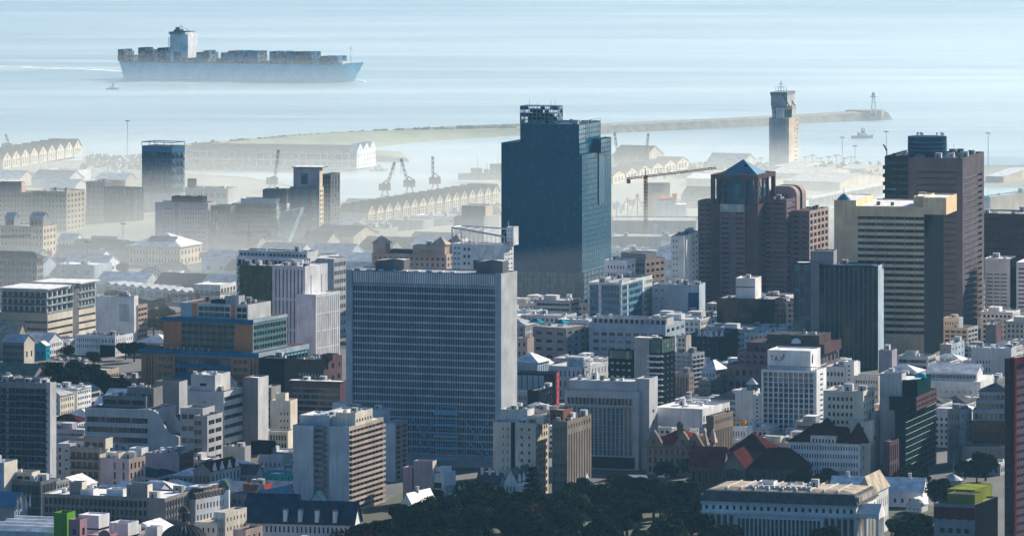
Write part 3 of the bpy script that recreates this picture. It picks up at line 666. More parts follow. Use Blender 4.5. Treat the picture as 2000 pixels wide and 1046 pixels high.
# =================================================================== the left side
def left_tower():
    b = Bd('apartment_tower', 'tall dark glass apartment tower of stacked balconies with a pale edge pier', 'apartment tower', 97, 1000, 19, short='dark balcony tower')
    V = b.vol(-45, 97, 110, 748, wall='concrete', roof='roof_grey', f=[(.42, G(18,5,.94,.8,mt=2.4,mb=1,mul=3,g='glass_teal',slab=1.2,rail='glass_teal',r=1)), (.58, G(18,6,.94,.8,mt=2.4,mb=1,mul=2,g='glass_teal',slab=1.9,rail='glass_teal',r=1))], swall='concrete_light', sd=[(.35, G(18,1,.7,.5,g='glass_light')), (.65, None)], cl=5)
    k = MB(); k.box(-1.5, .6, -.8, 1.2, 0, V['z1']+.6, 'concrete_light'); k.obj('corner_pier', b.root)
    b.vol(-30, 26, 30, 735, z0=V['z1']-.8, v0=3, wall='warm_grey', roof='roof_grey', d=9, cl=2)
    b.vol(30, 78, 84, 739, z0=V['z1']-.8, v0=4, wall='concrete', roof='roof_zinc', d=9, f=G(1,3,.5,.4))
    b.done()
left_tower()
b = Bd('office_building', 'dark glazed terrace block with planted roof below the balcony tower', 'office building', 80, 1040, 19, short='dark glazed terrace block')
V = b.vol(12, 80, 104, 940, wall='concrete_dark', roof='roof_dark', f=G(4,8,.9,.8,g='glass_teal',mul=2), sd=G(4,3,.9,.8,g='glass_teal',mul=2), cl=3)
b.vol(16, 62, 78, 922, z0=V['z1']-.8, v0=4, wall='cream', roof='roof_dark', f=G(1,3,.8,.6,g='glass_black'), dmax=10, cl=2)
k = MB(); rr = random.Random(5)
for i in range(26):
    u = V['x0']+1+rr.random()*(V['x1']-V['x0']-2); v = rr.uniform(.8,3); k.dome(u, v, V['z1']-.8, rr.uniform(.5,1.0), 'moss', 6, 2)
k.obj('planting', b.root)
b.done()
b = Bd('apartment_building', 'pale narrow block at the frame edge beside the glazed terrace block', 'apartment building', 12, 1042, 19)
b.vol(-40, 8, 34, 903, wall='pale_blue', swall='cream', roof='roof_grey', f=G(6,3,.3,.3,g='glass_black'), cl=2); b.done()

def arched():
    b = Bd('office_building', 'long low grey building with a row of small arches under the roof edge', 'office building', 322, 1060, 18, short='long arched grey building')
    V = b.vol(83, 322, 373, 972, wall='warm_grey', roof='roof_white', par=.7, f=[(.865, G(5,23,.80,.64,ml=1,mr=.4,mt=1.5,mb=.3,g='glass_teal',r=.7,pier=.45)), (.135, None)], sd=G(5,9,.72,.62,g='glass',mt=1.5,r=.7,pier=.4))
    k = MB(); L = (V['x1']-V['x0'])*.865; n = 23; z = V['z1']-1.55; cu = (L-1.4)/n
    for i in range(n):
        u = V['x0']+1+cu*(i+.5); R = cu*.40
        pts = [(u-R, z-.9)]+[(u-R*cos(pi*j/8), z-.9+R*.95*sin(pi*j/8)) for j in range(1,8)]+[(u+R, z-.9)]
        k.hull([(p[0],-.10,p[1]) for p in pts], [(p[0],-.02,p[1]) for p in pts], 'glass_black')
    k.obj('arch', b.root)
    for (p, q, r, yt, v) in ((214, 254, 270, 958, 6), (310, 362, 382, 962, 8)):
        pass
    b.vol(136, 160, 170, 941, z0=V['z1']-.7, v0=5, wall='warm_grey', swall='cream', roof='roof_white', f=G(1,1,.4,.6,ml=7,g='maroon',mt=1))
    b.vol(247, 288, 298, 946, z0=V['z1']-.7, v0=4, wall='warm_grey', swall='cream', roof='roof_white', f=G(1,1,.4,.6,mr=8,g='maroon',mt=1))
    b.vol(157, 182, 188, 955, z0=V['z1']-.7, v0=4.5, wall='white_paint', roof='roof_white', d=6); b.vol(208, 240, 246, 955, z0=V['z1']-.7, v0=5, wall='white_paint', roof='roof_white', d=7)
    b.clutter(V, 16, V['z1']-.7)
    b.done()
arched()
b = Bd('apartment_building', 'grey block with dark glazed bays and a stepped cream penthouse', 'apartment building', 195, 975, 19, short='grey block with cream penthouse')
V = b.vol(136, 195, 215, 874, wall='warm_grey', swall='cream', roof='roof_dark', f=G(5,5,.8,.6,g='glass',mt=1.4,slab=.8,rail='glass_black'), cl=2)
b.vol(150, 206, 224, 856, z0=V['z1']-.8, v0=2.5, wall='warm_grey', swall='cream', roof='roof_zinc', f=G(1,4,.7,.6,g='glass_black'), dmax=9)
b.done()
b = Bd('apartment_building', 'lilac and cream corner block with tall paired windows', 'apartment building', 252, 978, 24, short='lilac cream corner block')
V = b.vol(196, 252, 284, 896, wall='lilac', swall='beige_pink', roof='roof_grey', f=G(4,2,.22,.75,ml=-.35,g='glass'), sd=G(4,4,.45,.62,g='glass_black'), cl=6)
b.vol(212, 232, 245, 884, z0=V['z1']-.8, v0=3, wall='cream', roof='roof_tan'); b.done()
b = Bd('apartment_building', 'narrow light block squeezed beside the dark balcony tower', 'apartment building', 137, 960, 19)
b.vol(112, 137, 140, 866, wall='concrete_light', roof='roof_grey', d=14, f=[(.4,G(6,1,.7,.6,g='glass')),(.6,G(5,1,.5,.2,g='glass_black'))]); b.done()
b = Bd('office_building', 'blank lilac walled building with a gravelly roof and brick side', 'office building', 350, 945, 22)
V = b.vol(284, 350, 378, 886, wall='lilac', swall='brick', roof='roof_grey', sd=G(4,4,.7,.5,g='glass'), cl=14); b.vol(252, 276, 288, 875, v0=8, wall='white_paint', roof='roof_zinc', d=8, f=G(1,1,.4,.3)); b.done()

def stepped_office():
    b = Bd('office_building', 'broad pale office with long ribbon windows and diagonal stepped end walls', 'office building', 300, 910, 19, short='broad ribbon-windowed stepped office')
    V = b.vol(166, 300, 378, 800, wall='concrete_light', roof='roof_dark', par=.6, f=(.0, None, G(5,1,1,.55,ml=1,mr=-.02,mt=3.2,mb=.5,mul=22,g='glass',r=.7)), sd=G(5,3,.7,.5,g='glass',mt=6), z1=None, dmax=30)
    z = V['z1']; L = V['y1']
    # the raking walls that step down to the right
    for (v, a1) in ((0, 14), (L*.55, 16)):
        k = MB(); k.hull([(-3,v-.6,0),(a1,v-.6,0),(a1,v-.6,z-13),(a1-6,v-.6,z-11),(2,v-.6,z-1),(-3,v-.6,z+.5)], [(-3,v+1.2,0),(a1,v+1.2,0),(a1,v+1.2,z-13),(a1-6,v+1.2,z-11),(2,v+1.2,z-1),(-3,v+1.2,z+.5)], 'concrete_light'); k.obj('stepped_wall', b.root)
    b.face(b.W, (14, 1.2), (0, 1), L*.55-1.8, 0, z-13, G(4,4,.8,.5,g='glass'), 'concrete_light'); b.R.poly([(0,0,z-13),(14,0,z-13),(14,L*.6,z-13),(0,L*.6,z-13)], 'roof_dark')
    b.vol(200, 285, 292, 774, z0=z-.6, v0=14, wall='mid_grey', roof='roof_zinc', d=12, f=G(1,3,.9,.6,g='glass_black'), cl=3)
    b.vol(248, 300, 312, 757, z0=z-.6, v0=20, wall='warm_grey', roof='roof_dark', d=12, f=G(1,4,.5,.5,g='glass_black'), cl=4)
    b.done()
    b = Bd('office_building', 'grey wing with bracketed balcony windows right of the stepped office', 'office building', 405, 925, 19, short='grey bracketed wing')
    V = b.vol(378, 405, 435, 812, wall='concrete', swall='concrete_light', roof='roof_dark', f=G(6,2,.9,.5,g='glass_black',slab=.5,ml=.3,mr=3), sd=G(6,2,.85,.5,ml=1,mr=1,g='glass_black'))
    b.vol(352, 396, 412, 797, v0=10, wall='concrete_light', roof='roof_dark', d=16, f=G(5,3,.8,.4,g='glass_black'), sd=None); b.done()
stepped_office()

b = Bd('office_tower', 'blue grey office with six banded side windows and a white rooftop box', 'office tower', 437, 900, 20, short='banded blue grey office')
V = b.vol(366, 437, 476, 765, wall='concrete_light', swall='off_white', roof='roof_dark', f=G(6,1,1,.32,ml=9,mr=10,mt=4,mb=14,mul=6,g='glass_black'), sd=G(7,1,1,.42,ml=.6,mr=.6,mul=8,g='glass'), cl=4)
b.vol(373, 420, 454, 732, z0=V['z1']-.8, v0=2, wall='concrete_light', swall='off_white', roof='roof_white', dmax=20, f=G(1,1,.3,.2,g='glass_black'), cl=3)
S = b.vol(476, 504, 513, 737, v0=24, wall='mid_grey', swall='off_white', roof='roof_white', d=14)
b.done()
b = Bd('office_building', 'dark louvred plant block left of the banded blue grey office', 'office building', 350, 850, 18)
b.vol(302, 350, 366, 745, wall='mid_grey', swall='concrete_light', roof='roof_dark', f=G(1,1,1,.9,ml=1,mr=1,mt=1.2,mb=.4,g='mid_grey',mul=26,wp='louvre')); b.done()
b = Bd('apartment_building', 'cream building with nine square windows and a black side screen', 'apartment building', 566, 858, 16, short='cream nine-windowed building')
V = b.vol(528, 567, 572, 782, wall='cream', roof='roof_grey', f=G(4,3,.42,.4,ml=5,mt=5,g='glass_black'), d=12); b.vol(538, 557, 560, 768, z0=V['z1']-.8, v0=1, wall='cream', roof='roof_grey', d=6)
b.vol(512, 530, 540, 756, v0=12, wall='warm_grey', roof='roof_grey', d=16, f=G(6,2,.6,.4,g='glass_black'), cl=3); b.done()
b = Bd('office_building', 'brown office with a fine grid of windows under a flat canopy roof', 'office building', 664, 842, 18, short='brown gridded office')
V = b.vol(570, 664, 680, 746, wall='brown_stone', roof='roof_zinc', par=.3, f=G(7,22,.84,.66,ml=.3,mr=.3,mt=3.4,mb=.4,g='glass',fr='frame_grey',span='mid_grey'), sd=None, cl=2)
k = MB(); k.box(V['x0']-1, V['x1']+1, -1.6, 4, V['z1'], V['z1']+.5, 'brown_stone', 'roof_white'); k.obj('canopy', b.root)
b.done()
b = Bd('office_building', 'brown block with lit attic windows behind the brown gridded office', 'office building', 625, 800, 18)
V = b.vol(576, 632, 668, 702, wall='brown_dark', swall='brown_stone', roof='roof_brown', f=G(2,8,.55,.35,mt=6,ml=2,mb=12,g='glass_light'), sd=G(4,3,.4,.4), cl=4); b.vol(628, 650, 660, 692, z0=V['z1']-.8, v0=3, wall='brown_stone', roof='roof_brown', d=9); b.done()
b = Bd('office_building', 'plain black windowless block before the orange brick and blue building', 'office building', 556, 828, 18, short='black windowless block')
b.vol(505, 556, 578, 700, wall='near_black', roof='roof_dark', cl=2); b.done()

def blue_orange():
    b = Bd('hospital_building', 'orange brick and royal blue stepped building with green curtain windows', 'office building', 504, 775, 24, short='orange brick and blue building')
    g1 = dict(g='glass_warm', fr='frame_teal')
    V = b.vol(276, 504, 602, 690, wall='brick_orange', roof='roof_dark', swall='teal_paint', par=.5, f=[(.14, G(1,3,.5,.96,ml=3,mr=2.5,mt=2.4,mb=.2,g='glass_teal',fr='frame_teal')), (.14, G(5,5,.8,.55,g='glass_green',fr='frame_teal',mt=3)), (.50, G(4,14,.92,.5,mt=3.4,g='glass',fr='frame_white',span='blue_paint')), (.14, G(5,3,.8,.55,g='glass_green',mt=3)), (.08, G(1,2,.5,.96,mt=2.4,g='glass_teal'))], sd=G(4,14,.8,.5,mt=3.2,g='glass_teal',fr='frame_teal',span='aluminium',pier=.2), dmax=70)
    k = MB(); z = V['z1']; k.box(V['x0']-1.5, V['x1']+.5, -1.0, -.05, z-2.3, z+.2, 'blue_paint'); k.obj('fascia', b.root)
    k = MB(); k.box(V['x1']+.05, V['x1']+.7, -.4, V['y1'], z-2.6, z+.2, 'aluminium'); k.obj('fascia', b.root)
    U = b.vol(319, 494, 560, 625, z0=z-.5, v0=10, wall='brick_orange', swall='aluminium', roof='roof_dark', par=.5, f=[(.2, None), (.6, G(4,9,.97,.45,ml=.1,mr=.1,mt=2.4,mb=.5,g='glass_warm',fr='frame_teal',mul=1,span='green_dull',pier=.15)), (.2, None)], sd=G(4,12,.96,.6,mt=2.6,ml=.6,mr=.6,g='glass_teal',span='green_dull'))
    k = MB(); z2 = U['z1']; k.box(U['x0']-.6, U['x1']+.3, U['y0']-.9, U['y0']-.04, z2-2.2, z2+.25, 'blue_paint'); k.obj('fascia', b.root)
    k = MB(); k.box(U['x1']+.04, U['x1']+.5, U['y0']-.5, U['y1'], z2-1.6, z2+.25, 'aluminium'); k.obj('fascia', b.root)
    T = b.vol(353, 484, 529, 595, z0=z2-.5, v0=14, wall='off_white', roof='roof_brown', par=.5, f=[(.17,'pale_blue'), (.08,'brick_orange'), (.5, G(2,6,.92,.72,g='glass_green',fr='frame_white',mt=1.2)), (.07,'brick_orange'), (.18, G(2,2,.9,.7,g='glass_black',mt=1.2))], sd=None, cl=4)
    b.vol(440, 466, 474, 578, z0=T['z1']-.5, v0=20, wall='concrete_light', roof='roof_zinc', d=8); b.vol(412, 438, 440, 586, z0=T['z1']-.5, v0=20, wall='dark_clad', roof='roof_grey', d=8)
    for i in range(8): k = MB(); k.bar((U['x0']+4+i*4, 5, z-.5), (U['x0']+4+i*4, 5, z+1.4), .5, 'duct', 6); k.obj('roof_vent', b.root)
    b.done()
WALL['green_dull'] = (.12,.20,.17)
blue_orange()

def fin_hotel():
    b = Bd('hotel', 'cream hotel with tall vertical window fins and a green planted end wall', 'hotel', 608, 715, 26, short='cream fin-fronted hotel')
    V = b.vol(532, 596, 640, 520, wall='white_paint', swall='white_paint', roof='roof_white', z1=None, f=G(3,8,.34,.94,ml=1,mr=1,mt=1.6,mb=3,g='glass_blue',r=.7,muh=4), sd=G(1,2,.08,.9,mt=3,mb=3,g='glass_black'), cl=5, dmax=32)
    W = b.vol(600, 617, 664, 575, v0=-3, wall='white_paint', roof='roof_white', z1=None, f=None, sd=G(4,11,.42,.93,ml=1.2,mr=.8,mt=1.4,mb=.8,g='glass',r=.7), dmax=46, w=14)
    g = b.vol(468, 531, 533, 519, v0=8, wall='concrete_dark', roof='roof_grey', d=18, f=(.62, G(3,5,.8,.85,g='glass',r=.5,fr='frame_white'), None), cl=3)
    # living wall: many small leafy tufts standing proud of the wall
    k = MB(); rr = random.Random(8); z0 = g['z0']+(g['z1']-g['z0'])*.58
    for i in range(900):
        u = rr.uniform(g['x0'], g['x1']); z = rr.uniform(z0, g['z1']); s_ = rr.uniform(.4,1.0); q = g['y0']-rr.uniform(.05,.5)
        k.poly([(u-s_,q,z-s_*.5),(u+s_*.7,q-rr.uniform(0,.5),z-s_*.4),(u+s_*.4,q-.2,z+s_*.8)], rr.choice(['living_green','moss','living_green','roof_lime']))
    o = k.obj('living_wall', b.root)
    b.done()
fin_hotel()
b = Bd('office_building', 'cream four storey block tucked between the fin hotel and brick building', 'office building', 566, 705, 28)
b.vol(540, 566, 598, 614, wall='cream', roof='roof_tan', sd=G(5,4,.85,.5,g='glass'), f=None, cl=2); b.done()

def balcony_residences():
    b = Bd('apartment_building', 'wide white residential block of stacked balconies behind the fin hotel', 'apartment building', 606, 660, 24, short='wide white balcony residence')
    V = b.vol(462, 606, 662, 504, wall='white_paint', roof='roof_grey', f=G(9,16,.8,.6,g='glass',mt=1,slab=1.2,rail='glass_blue'), sd=G(9,7,.8,.6,g='glass_blue',mt=1,slab=1.2,rail='glass_blue'), cl=5, dmax=60)
    b.vol(466, 600, 650, 492, z0=V['z1']-.8, v0=4, wall='off_white', roof='roof_grey', f=G(1,18,.5,.6,g='glass_black'), d=16, cl=5)
    b.vol(640, 652, 676, 505, v0=10, wall='concrete_light', roof='roof_white', sd=G(9,6,.7,.5,g='glass'), w=12, dmax=30)
    b.done()
balcony_residences()

def balcony_offices():
    b = Bd('apartment_building', 'beige banded block with glazed balcony storeys under wide flat white roofs', 'apartment building', 93, 680, 20, short='beige banded balcony block')
    V = b.vol(-6, 93, 142, 613, wall='sand', swall='cream', roof='roof_white', f=G(4,1,1,.34,ml=.2,mr=.2,mt=3,mb=1,mul=20,g='glass_black',r=.5), sd=G(4,1,1,.34,ml=.2,mr=.2,mt=3,mb=1,mul=10,g='glass_black',r=.5), par=.3)
    z = V['z1']; U = b.vol(2, 92, 141, 563, z0=z-.3, v0=1, wall='concrete_light', roof='roof_white', par=.2, z1=b.lz(566,0,0), f=G(3,8,.8,.82,g='glass_teal',r=.9,slab=1.2,rail='glass_blue'), sd=G(3,5,.75,.82,g='glass_warm',r=1.1,slab=1.2,rail='glass_light'))
    k = MB(); zt = U['z1']; k.box(U['x0']-1.5, U['x1']+1.5, U['y0']-2, U['y1']-4, zt+.02, zt+.7, 'off_white', 'roof_white'); k.obj('roof_slab', b.root)
    S = b.vol(138, 141, 154, 558, v0=V['y1'], wall='concrete_dark', roof='roof_grey', w=8, z1=zt+.5)
    Y1 = S['y1']
    R = b.vol(148, 153, 187, 600, v0=Y1, wall='sand', swall='cream', roof='roof_white', w=30, z1=z, sd=G(4,1,1,.34,ml=.2,mr=.2,mt=3,mb=1,mul=8,g='glass_black',r=.5), par=.3)
    Q = b.vol(148, 153, 187, 556, z0=z-.3, v0=Y1, wall='concrete_light', roof='roof_white', w=30, z1=zt+.2, sd=G(3,5,.75,.82,g='glass_warm',r=1.1,slab=1.2,rail='glass_light'), par=.2)
    k = MB(); k.box(Q['x0']-1.5, Q['x1']+2.5, Y1-2, Q['y1']+2, Q['z1']+.02, Q['z1']+.7, 'off_white', 'roof_white'); k.obj('roof_slab', b.root)
    b.done()
balcony_offices()
b = Bd('apartment_building', 'blue grey block under a low dark hipped roof at the left edge', 'apartment building', 72, 578, 20, short='dark hip-roofed block')
V = b.vol(-60, 72, 85, 505, wall='concrete', roof='roof_dark', par=0, f=G(5,16,.75,.6,g='glass_teal',slab=.8), sd=G(5,3,.7,.6,g='glass_warm'), dmax=40); b.hip(V, 4.5, 'roof_dark', 2.0); b.done()
b = Bd('office_building', 'windowless white block with a pink windowed right side', 'office building', 262, 676, 19, short='windowless white block')
V = b.vol(187, 262, 270, 580, wall='white_paint', swall='white_paint', roof='roof_grey', z1=None, cl=3)
b.vol(225, 262, 268, 578, z0=V['z1']-.8, v0=1, wall='off_white', roof='roof_grey', d=6, cl=2)
k = MB(); k.box(b.la(233), b.la(252), -.2, -.02, b.lz(628,0,0), b.lz(594,0,0), 'concrete_light'); k.obj('faded_panel', b.root)
b.vol(262, 269, 288, 596, v0=V['y1']-2, wall='beige_pink', swall='beige_pink', roof='roof_grey', w=12, sd=G(7,3,.85,.5,g='glass_warm')); b.done()
b = Bd('shop_building', 'long low white building with two rows of small dark windows', 'commercial building', 225, 696, 24, short='long low white windowed building')
V = b.vol(147, 225, 260, 656, wall='white_paint', roof='roof_dark', f=[(.62,G(2,11,.4,.5,mb=4,g='glass_black')),(.38,(.55,'near_black',G(1,4,.4,.5,g='glass_black')))], sd=G(3,8,.35,.5,g='glass_black'), cl=4); b.done()
b = Bd('house', 'small bright turquoise painted house', 'house', 90, 703, 24, short='turquoise house')
V = b.vol(68, 90, 98, 675, wall='turquoise', roof='roof_dark', par=0, f=G(1,2,.35,.35,g='glass_black'), sd=G(2,1,.4,.4), z1=None); b.gable(V, 2.5, 'roof_zinc', 'turquoise', 'y'); b.done()
b = Bd('shop_building', 'cream gabled commercial house beside the turquoise house', 'commercial building', 47, 712, 22, short='cream gabled commercial house')
V = b.vol(5, 47, 67, 668, wall='mid_grey', swall='cream', roof='roof_zinc', par=0, f=G(3,1,1,.5,mul=6,g='glass'), sd=G(1,2,.3,.3)); b.gable(V, 4, 'roof_zinc', 'cream', 'x'); b.done()
b = Bd('warehouse', 'warehouse with a curved pale roof at the left edge', 'warehouse', 20, 700, 22)
V = b.vol(-30, 38, 52, 648, wall='sand', roof='roof_zinc', par=0, dmax=22); b.gable(V, 6, 'roof_tan', 'sand', 'x', .6); b.done()
b = Bd('warehouse', 'long warehouse under a dull green roof behind the dark balcony tower', 'warehouse', 62, 758, 20, short='green roofed warehouse')
V = b.vol(-30, 62, 96, 738, wall='warm_grey', roof='roof_green', par=0, sd=G(1,4,.4,.4)); b.gable(V, 7, 'roof_green', 'warm_grey', 'x', .8); b.done()
b = Bd('workshop', 'long cream workshop with a flat zinc roof beside the dark street trees', 'workshop', 210, 748, 20)
V = b.vol(172, 208, 232, 722, wall='sand', swall='sand', roof='roof_zinc', sd=G(1,5,.5,.5)); b.done()
b = Bd('workshop', 'low beige workshop with a long blank wall before the orange brick building', 'workshop', 270, 760, 18)
V = b.vol(195, 270, 276, 738, wall='beige_pink', roof='roof_tan', f=G(1,7,.2,.3), d=14, cl=2); b.done()

# bottom-left foreground roofs
b = Bd('rooftop_kiosk_building', 'bright green rooftop box on a low building before the arched grey building', 'building', 134, 1110, 19, short='bright green box')
V = b.vol(105, 131, 147, 1001, wall='green_paint', roof='roof_blue', f=G(1,3,.7,.5,ml=1,mr=6,mt=1.4,mb=6,g='glass_black'), z1=None); b.done()
b = Bd('office_building', 'white box tower with a dark horizontal groove near the bottom of the street', 'building', 193, 1118, 22, short='white grooved box tower')
V = b.vol(153, 193, 214, 1006, wall='white_paint', roof='roof_white', par=.5)
k = MB(); k.box(V['x0'], .3, -.3, -.04, V['z1']-6.2, V['z1']-5.6, 'near_black'); k.box(.04, .3, -.3, V['y1'], V['z1']-6.2, V['z1']-5.6, 'near_black'); k.box(-4,-2.2,-.1,-.02,V['z1']-9.5,V['z1']-7.5,'glass_black'); k.obj('groove', b.root); b.done()
b = Bd('office_building', 'lower white box tower with open top right of the grooved tower', 'building', 250, 1120, 22)
V = b.vol(213, 250, 271, 1021, wall='white_paint', roof='roof_grey', par=1.6)
k = MB(); k.box(V['x0'], .3, -.3, -.04, V['z1']-6.2, V['z1']-5.6, 'near_black'); k.box(.04, .3, -.3, V['y1'], V['z1']-6.2, V['z1']-5.6, 'near_black'); k.obj('groove', b.root); b.done()
b = Bd('house', 'dusty pink building with a rounded parapet in front of the white box towers', 'building', 160, 1130, 22, short='dusty pink building')
V = b.vol(134, 156, 170, 1014, wall='pink', roof='roof_grey', f=G(3,1,.4,.3,g='glass_blue'), sd=G(3,1,.4,.4))
b.vol(170, 205, 215, 1034, wall='pink', roof='roof_grey', z1=V['z1']-6, v0=-2, w=None, d=12)
k = MB(); c = 12; R = 3; pts = [(c-R*cos(pi*j/8), V['z1']-6.5+R*sin(pi*j/8)) for j in range(9)]; k.hull([(p[0],-2.4,p[1]) for p in pts], [(p[0],-1.6,p[1]) for p in pts], 'pink'); k.obj('parapet', b.root); b.done()
b = Bd('market_hall', 'long white ribbed hall roof with blue gutters at the lower left corner', 'hall', 138, 1100, 16, short='white ribbed hall')
V = b.vol(-30, 134, 150, 1040, wall='off_white', roof='roof_zinc', par=0, dmax=46)
for i in range(4):
    k = MB(); v0 = V['y0']+i*11; z = V['z1']
    k.hull([(V['x0'],v0,z),(V['x1'],v0,z),(V['x1'],v0+10,z),(V['x0'],v0+10,z)], [(V['x0'],v0+4.6,z+2),(V['x1'],v0+4.6,z+2),(V['x1'],v0+5.4,z+2),(V['x0'],v0+5.4,z+2)], 'roof_white'); k.obj('ridge_roof', b.root)
    k = MB(); k.box(V['x0'],V['x1'],v0+10,v0+11,z,z+.3,'steel_blue'); k.obj('gutter', b.root)
b.done()
b = Bd('office_building', 'small white cubic roof house beside the ribbed dome', 'building', 300, 1115, 22)
V = b.vol(283, 307, 318, 1028, wall='white_paint', roof='roof_white', f=G(2,2,.3,.3)); b.vol(316, 345, 366, 1042, wall='white_paint', roof='roof_white', v0=0, w=None, z1=V['z1']-4); b.done()
b = Bd('house', 'house with pale blue slate roof and white pinnacled gable at the left edge', 'house', 28, 1060, 24)
V = b.vol(-20, 28, 54, 990, wall='concrete', swall='pale_blue', roof='roof_dark', par=0, sd=G(3,5,.5,.6,g='glass_light')); b.gable(V, 6, 'steel_blue', 'concrete', 'x', .5)
for i in range(4):
    k = MB(); v = 2+i*4; k.bar((.4, v, V['z1']-1), (.4, v, V['z1']+5), .5, 'frame_white', 5, .05); k.obj('pinnacle', b.root)
b.done()
def dome_hall():
    b = Bd('domed_hall', 'dark ribbed dome with a small lantern on top at the bottom edge', 'domed building', 355, 1135, 20, short='dark ribbed dome')
    V = b.vol(300, 384, 418, 1072, wall='brown_stone', roof='roof_dark', dmax=26)
    cx, cy = (V['x0']+V['x1'])/2, (V['y0']+V['y1'])/2; z = V['z1']; R = (V['x1']-V['x0'])*.50
    k = MB(); k.cyl(cx, cy, R, z-.5, z+2, 'brown_stone', 24); k.dome(cx, cy, z+2, R, 'brown_dark', 28, 8, .72); k.obj('dome', b.root)
    for i in range(24):
        k = MB(); t = 2*pi*i/24
        for j in range(7):
            a0, a1 = pi/2*j/7*.9, pi/2*(j+1)/7*.9
            k.bar((cx+R*1.01*cos(a0)*cos(t), cy+R*1.01*cos(a0)*sin(t), z+2+R*.73*sin(a0)), (cx+R*1.01*cos(a1)*cos(t), cy+R*1.01*cos(a1)*sin(t), z+2+R*.73*sin(a1)), .2, 'stone')
        k.obj('rib', b.root)
    zt = z+2+R*.7
    k = MB(); k.cyl(cx, cy, 2.6, zt-.6, zt+1.2, 'stone', 12); 
    for i in range(8): t = 2*pi*i/8; k.cyl(cx+1.9*cos(t), cy+1.9*sin(t), .3, zt+1.2, zt+5, 'stone', 6)
    k.cyl(cx, cy, 1.2, zt+1.2, zt+5, 'near_black', 8); k.cyl(cx, cy, 2.5, zt+5, zt+5.6, 'stone', 12); k.dome(cx, cy, zt+5.6, 2.2, 'brown_dark', 12, 4, 1.1); k.bar((cx,cy,zt+7.8),(cx,cy,zt+10),.25,'stone',6,.05); k.obj('lantern', b.root)
    b.done()
dome_hall()
b = Bd('apartment_building', 'cream corner building of stepped cubes with small arched windows', 'apartment building', 440, 1085, 24, short='cream stepped corner building')
V = b.vol(380, 424, 458, 1020, wall='cream', swall='cream', roof='roof_tan', f=G(3,4,.32,.5,g='glass_black'), sd=G(3,4,.3,.45,g='glass_black'))
U = b.vol(417, 440, 482, 1000, v0=5, wall='off_white', swall='cream', roof='roof_tan', f=G(4,3,.2,.4,g='glass_black'), sd=G(4,6,.35,.4,g='glass_black'), cl=2)
b.vol(455, 480, 513, 1025, v0=-3, wall='beige_pink', roof='roof_red', z1=V['z1']-2, f=G(2,4,.35,.4), sd=G(2,3,.3,.5)); b.done()
b = Bd('hotel', 'white building with a brown mansard roof full of lit dormers', 'hotel', 380, 1045, 30, short='white mansard building')
V = b.vol(366, 382, 448, 975, wall='concrete_light', swall='white_paint', roof='roof_white', par=.4, sd=G(3,10,.45,.5,g='glass_black',mt=1))
m = MB(); z = V['z1']; L = V['y1']
m.hull([(V['x0'],0,z),(V['x1'],0,z),(V['x1'],L,z),(V['x0'],L,z)], [(V['x0']+1,1.8,z+5),(V['x1']-1.8,1.8,z+5),(V['x1']-1.8,L-1.8,z+5),(V['x0']+1,L-1.8,z+5)], 'roof_brown', 'roof_white'); m.obj('mansard_roof', b.root)
for i in range(10):
    k = MB(); v = L*(i+.5)/10; k.box(V['x1']-1.6, V['x1']+.1, v-.55, v+.55, z+.6, z+3.1, 'cream', 'cream'); k.box(V['x1']+.11,V['x1']+.14,v-.35,v+.35,z+.9,z+2.7,'glass_black'); k.obj('dormer', b.root)
k = MB(); k.cyl(V['x1']-2, L-2, 3, 0, z+2, 'white_paint', 12); k.dome(V['x1']-2, L-2, z+2, 3.1, 'roof_green', 12, 4, 1.5); k.obj('corner_turret', b.root)
b.vol(368, 392, 405, 950, z0=z+5, v0=3, wall='white_paint', roof='roof_white', d=9); b.done()
b = Bd('shop_building', 'white building with slatted gables and a dark red roof by the bracketed wing', 'commercial building', 412, 968, 26)
V = b.vol(378, 412, 470, 920, wall='mid_grey', swall='concrete_light', roof='roof_red', par=0, f=G(2,4,.4,.6,g='glass_black'), sd=G(2,8,.4,.7,g='glass')); b.gable(V, 4, 'roof_red', 'mid_grey', 'y')
for i in range(4):
    k = MB(); v = V['y1']*(i+.5)/4; k.hull([(V['x1']+.3,v-2.2,V['z1']-.5),(V['x1']+.3,v+2.2,V['z1']-.5),(V['x1']+.3,v,V['z1']+4)], [(V['x1']-.3,v-2.2,V['z1']-.5),(V['x1']-.3,v+2.2,V['z1']-.5),(V['x1']-.3,v,V['z1']+4)], 'white_paint'); k.obj('gable', b.root)
b.done()
b = Bd('house', 'red brick house with a bright white flat roof in the low street', 'house', 510, 995, 24, short='red brick white-roofed house')
V = b.vol(475, 512, 530, 946, wall='brick', swall='red', roof='roof_white', f=G(2,4,.3,.3,g='glass_black'), cl=3); b.done()
b = Bd('house', 'cream shop house with a curly scrolled gable top', 'house', 496, 1012, 26, short='cream curly-gabled shop house')
V = b.vol(450, 486, 514, 965, wall='warm_grey', swall='cream', roof='roof_green', f=G(2,3,.3,.4,g='glass_black'), sd=G(3,3,.4,.5,g='glass_black'))
k = MB(); L = V['y1']; pts = [(L*.15,0),(L*.15,1.5),(L*.3,2),(L*.35,3.6),(L*.5,4.6),(L*.65,3.6),(L*.7,2),(L*.85,1.5),(L*.85,0)]
k.hull([(.25,p[0],V['z1']+p[1]-.2) for p in pts], [(-.4,p[0],V['z1']+p[1]-.2) for p in pts], 'cream'); k.obj('gable', b.root); b.done()
b = Bd('shop_building', 'shop house with a teal blue pitched roof and red balcony front', 'commercial building', 515, 1018, 30, short='teal roofed red balcony shop')
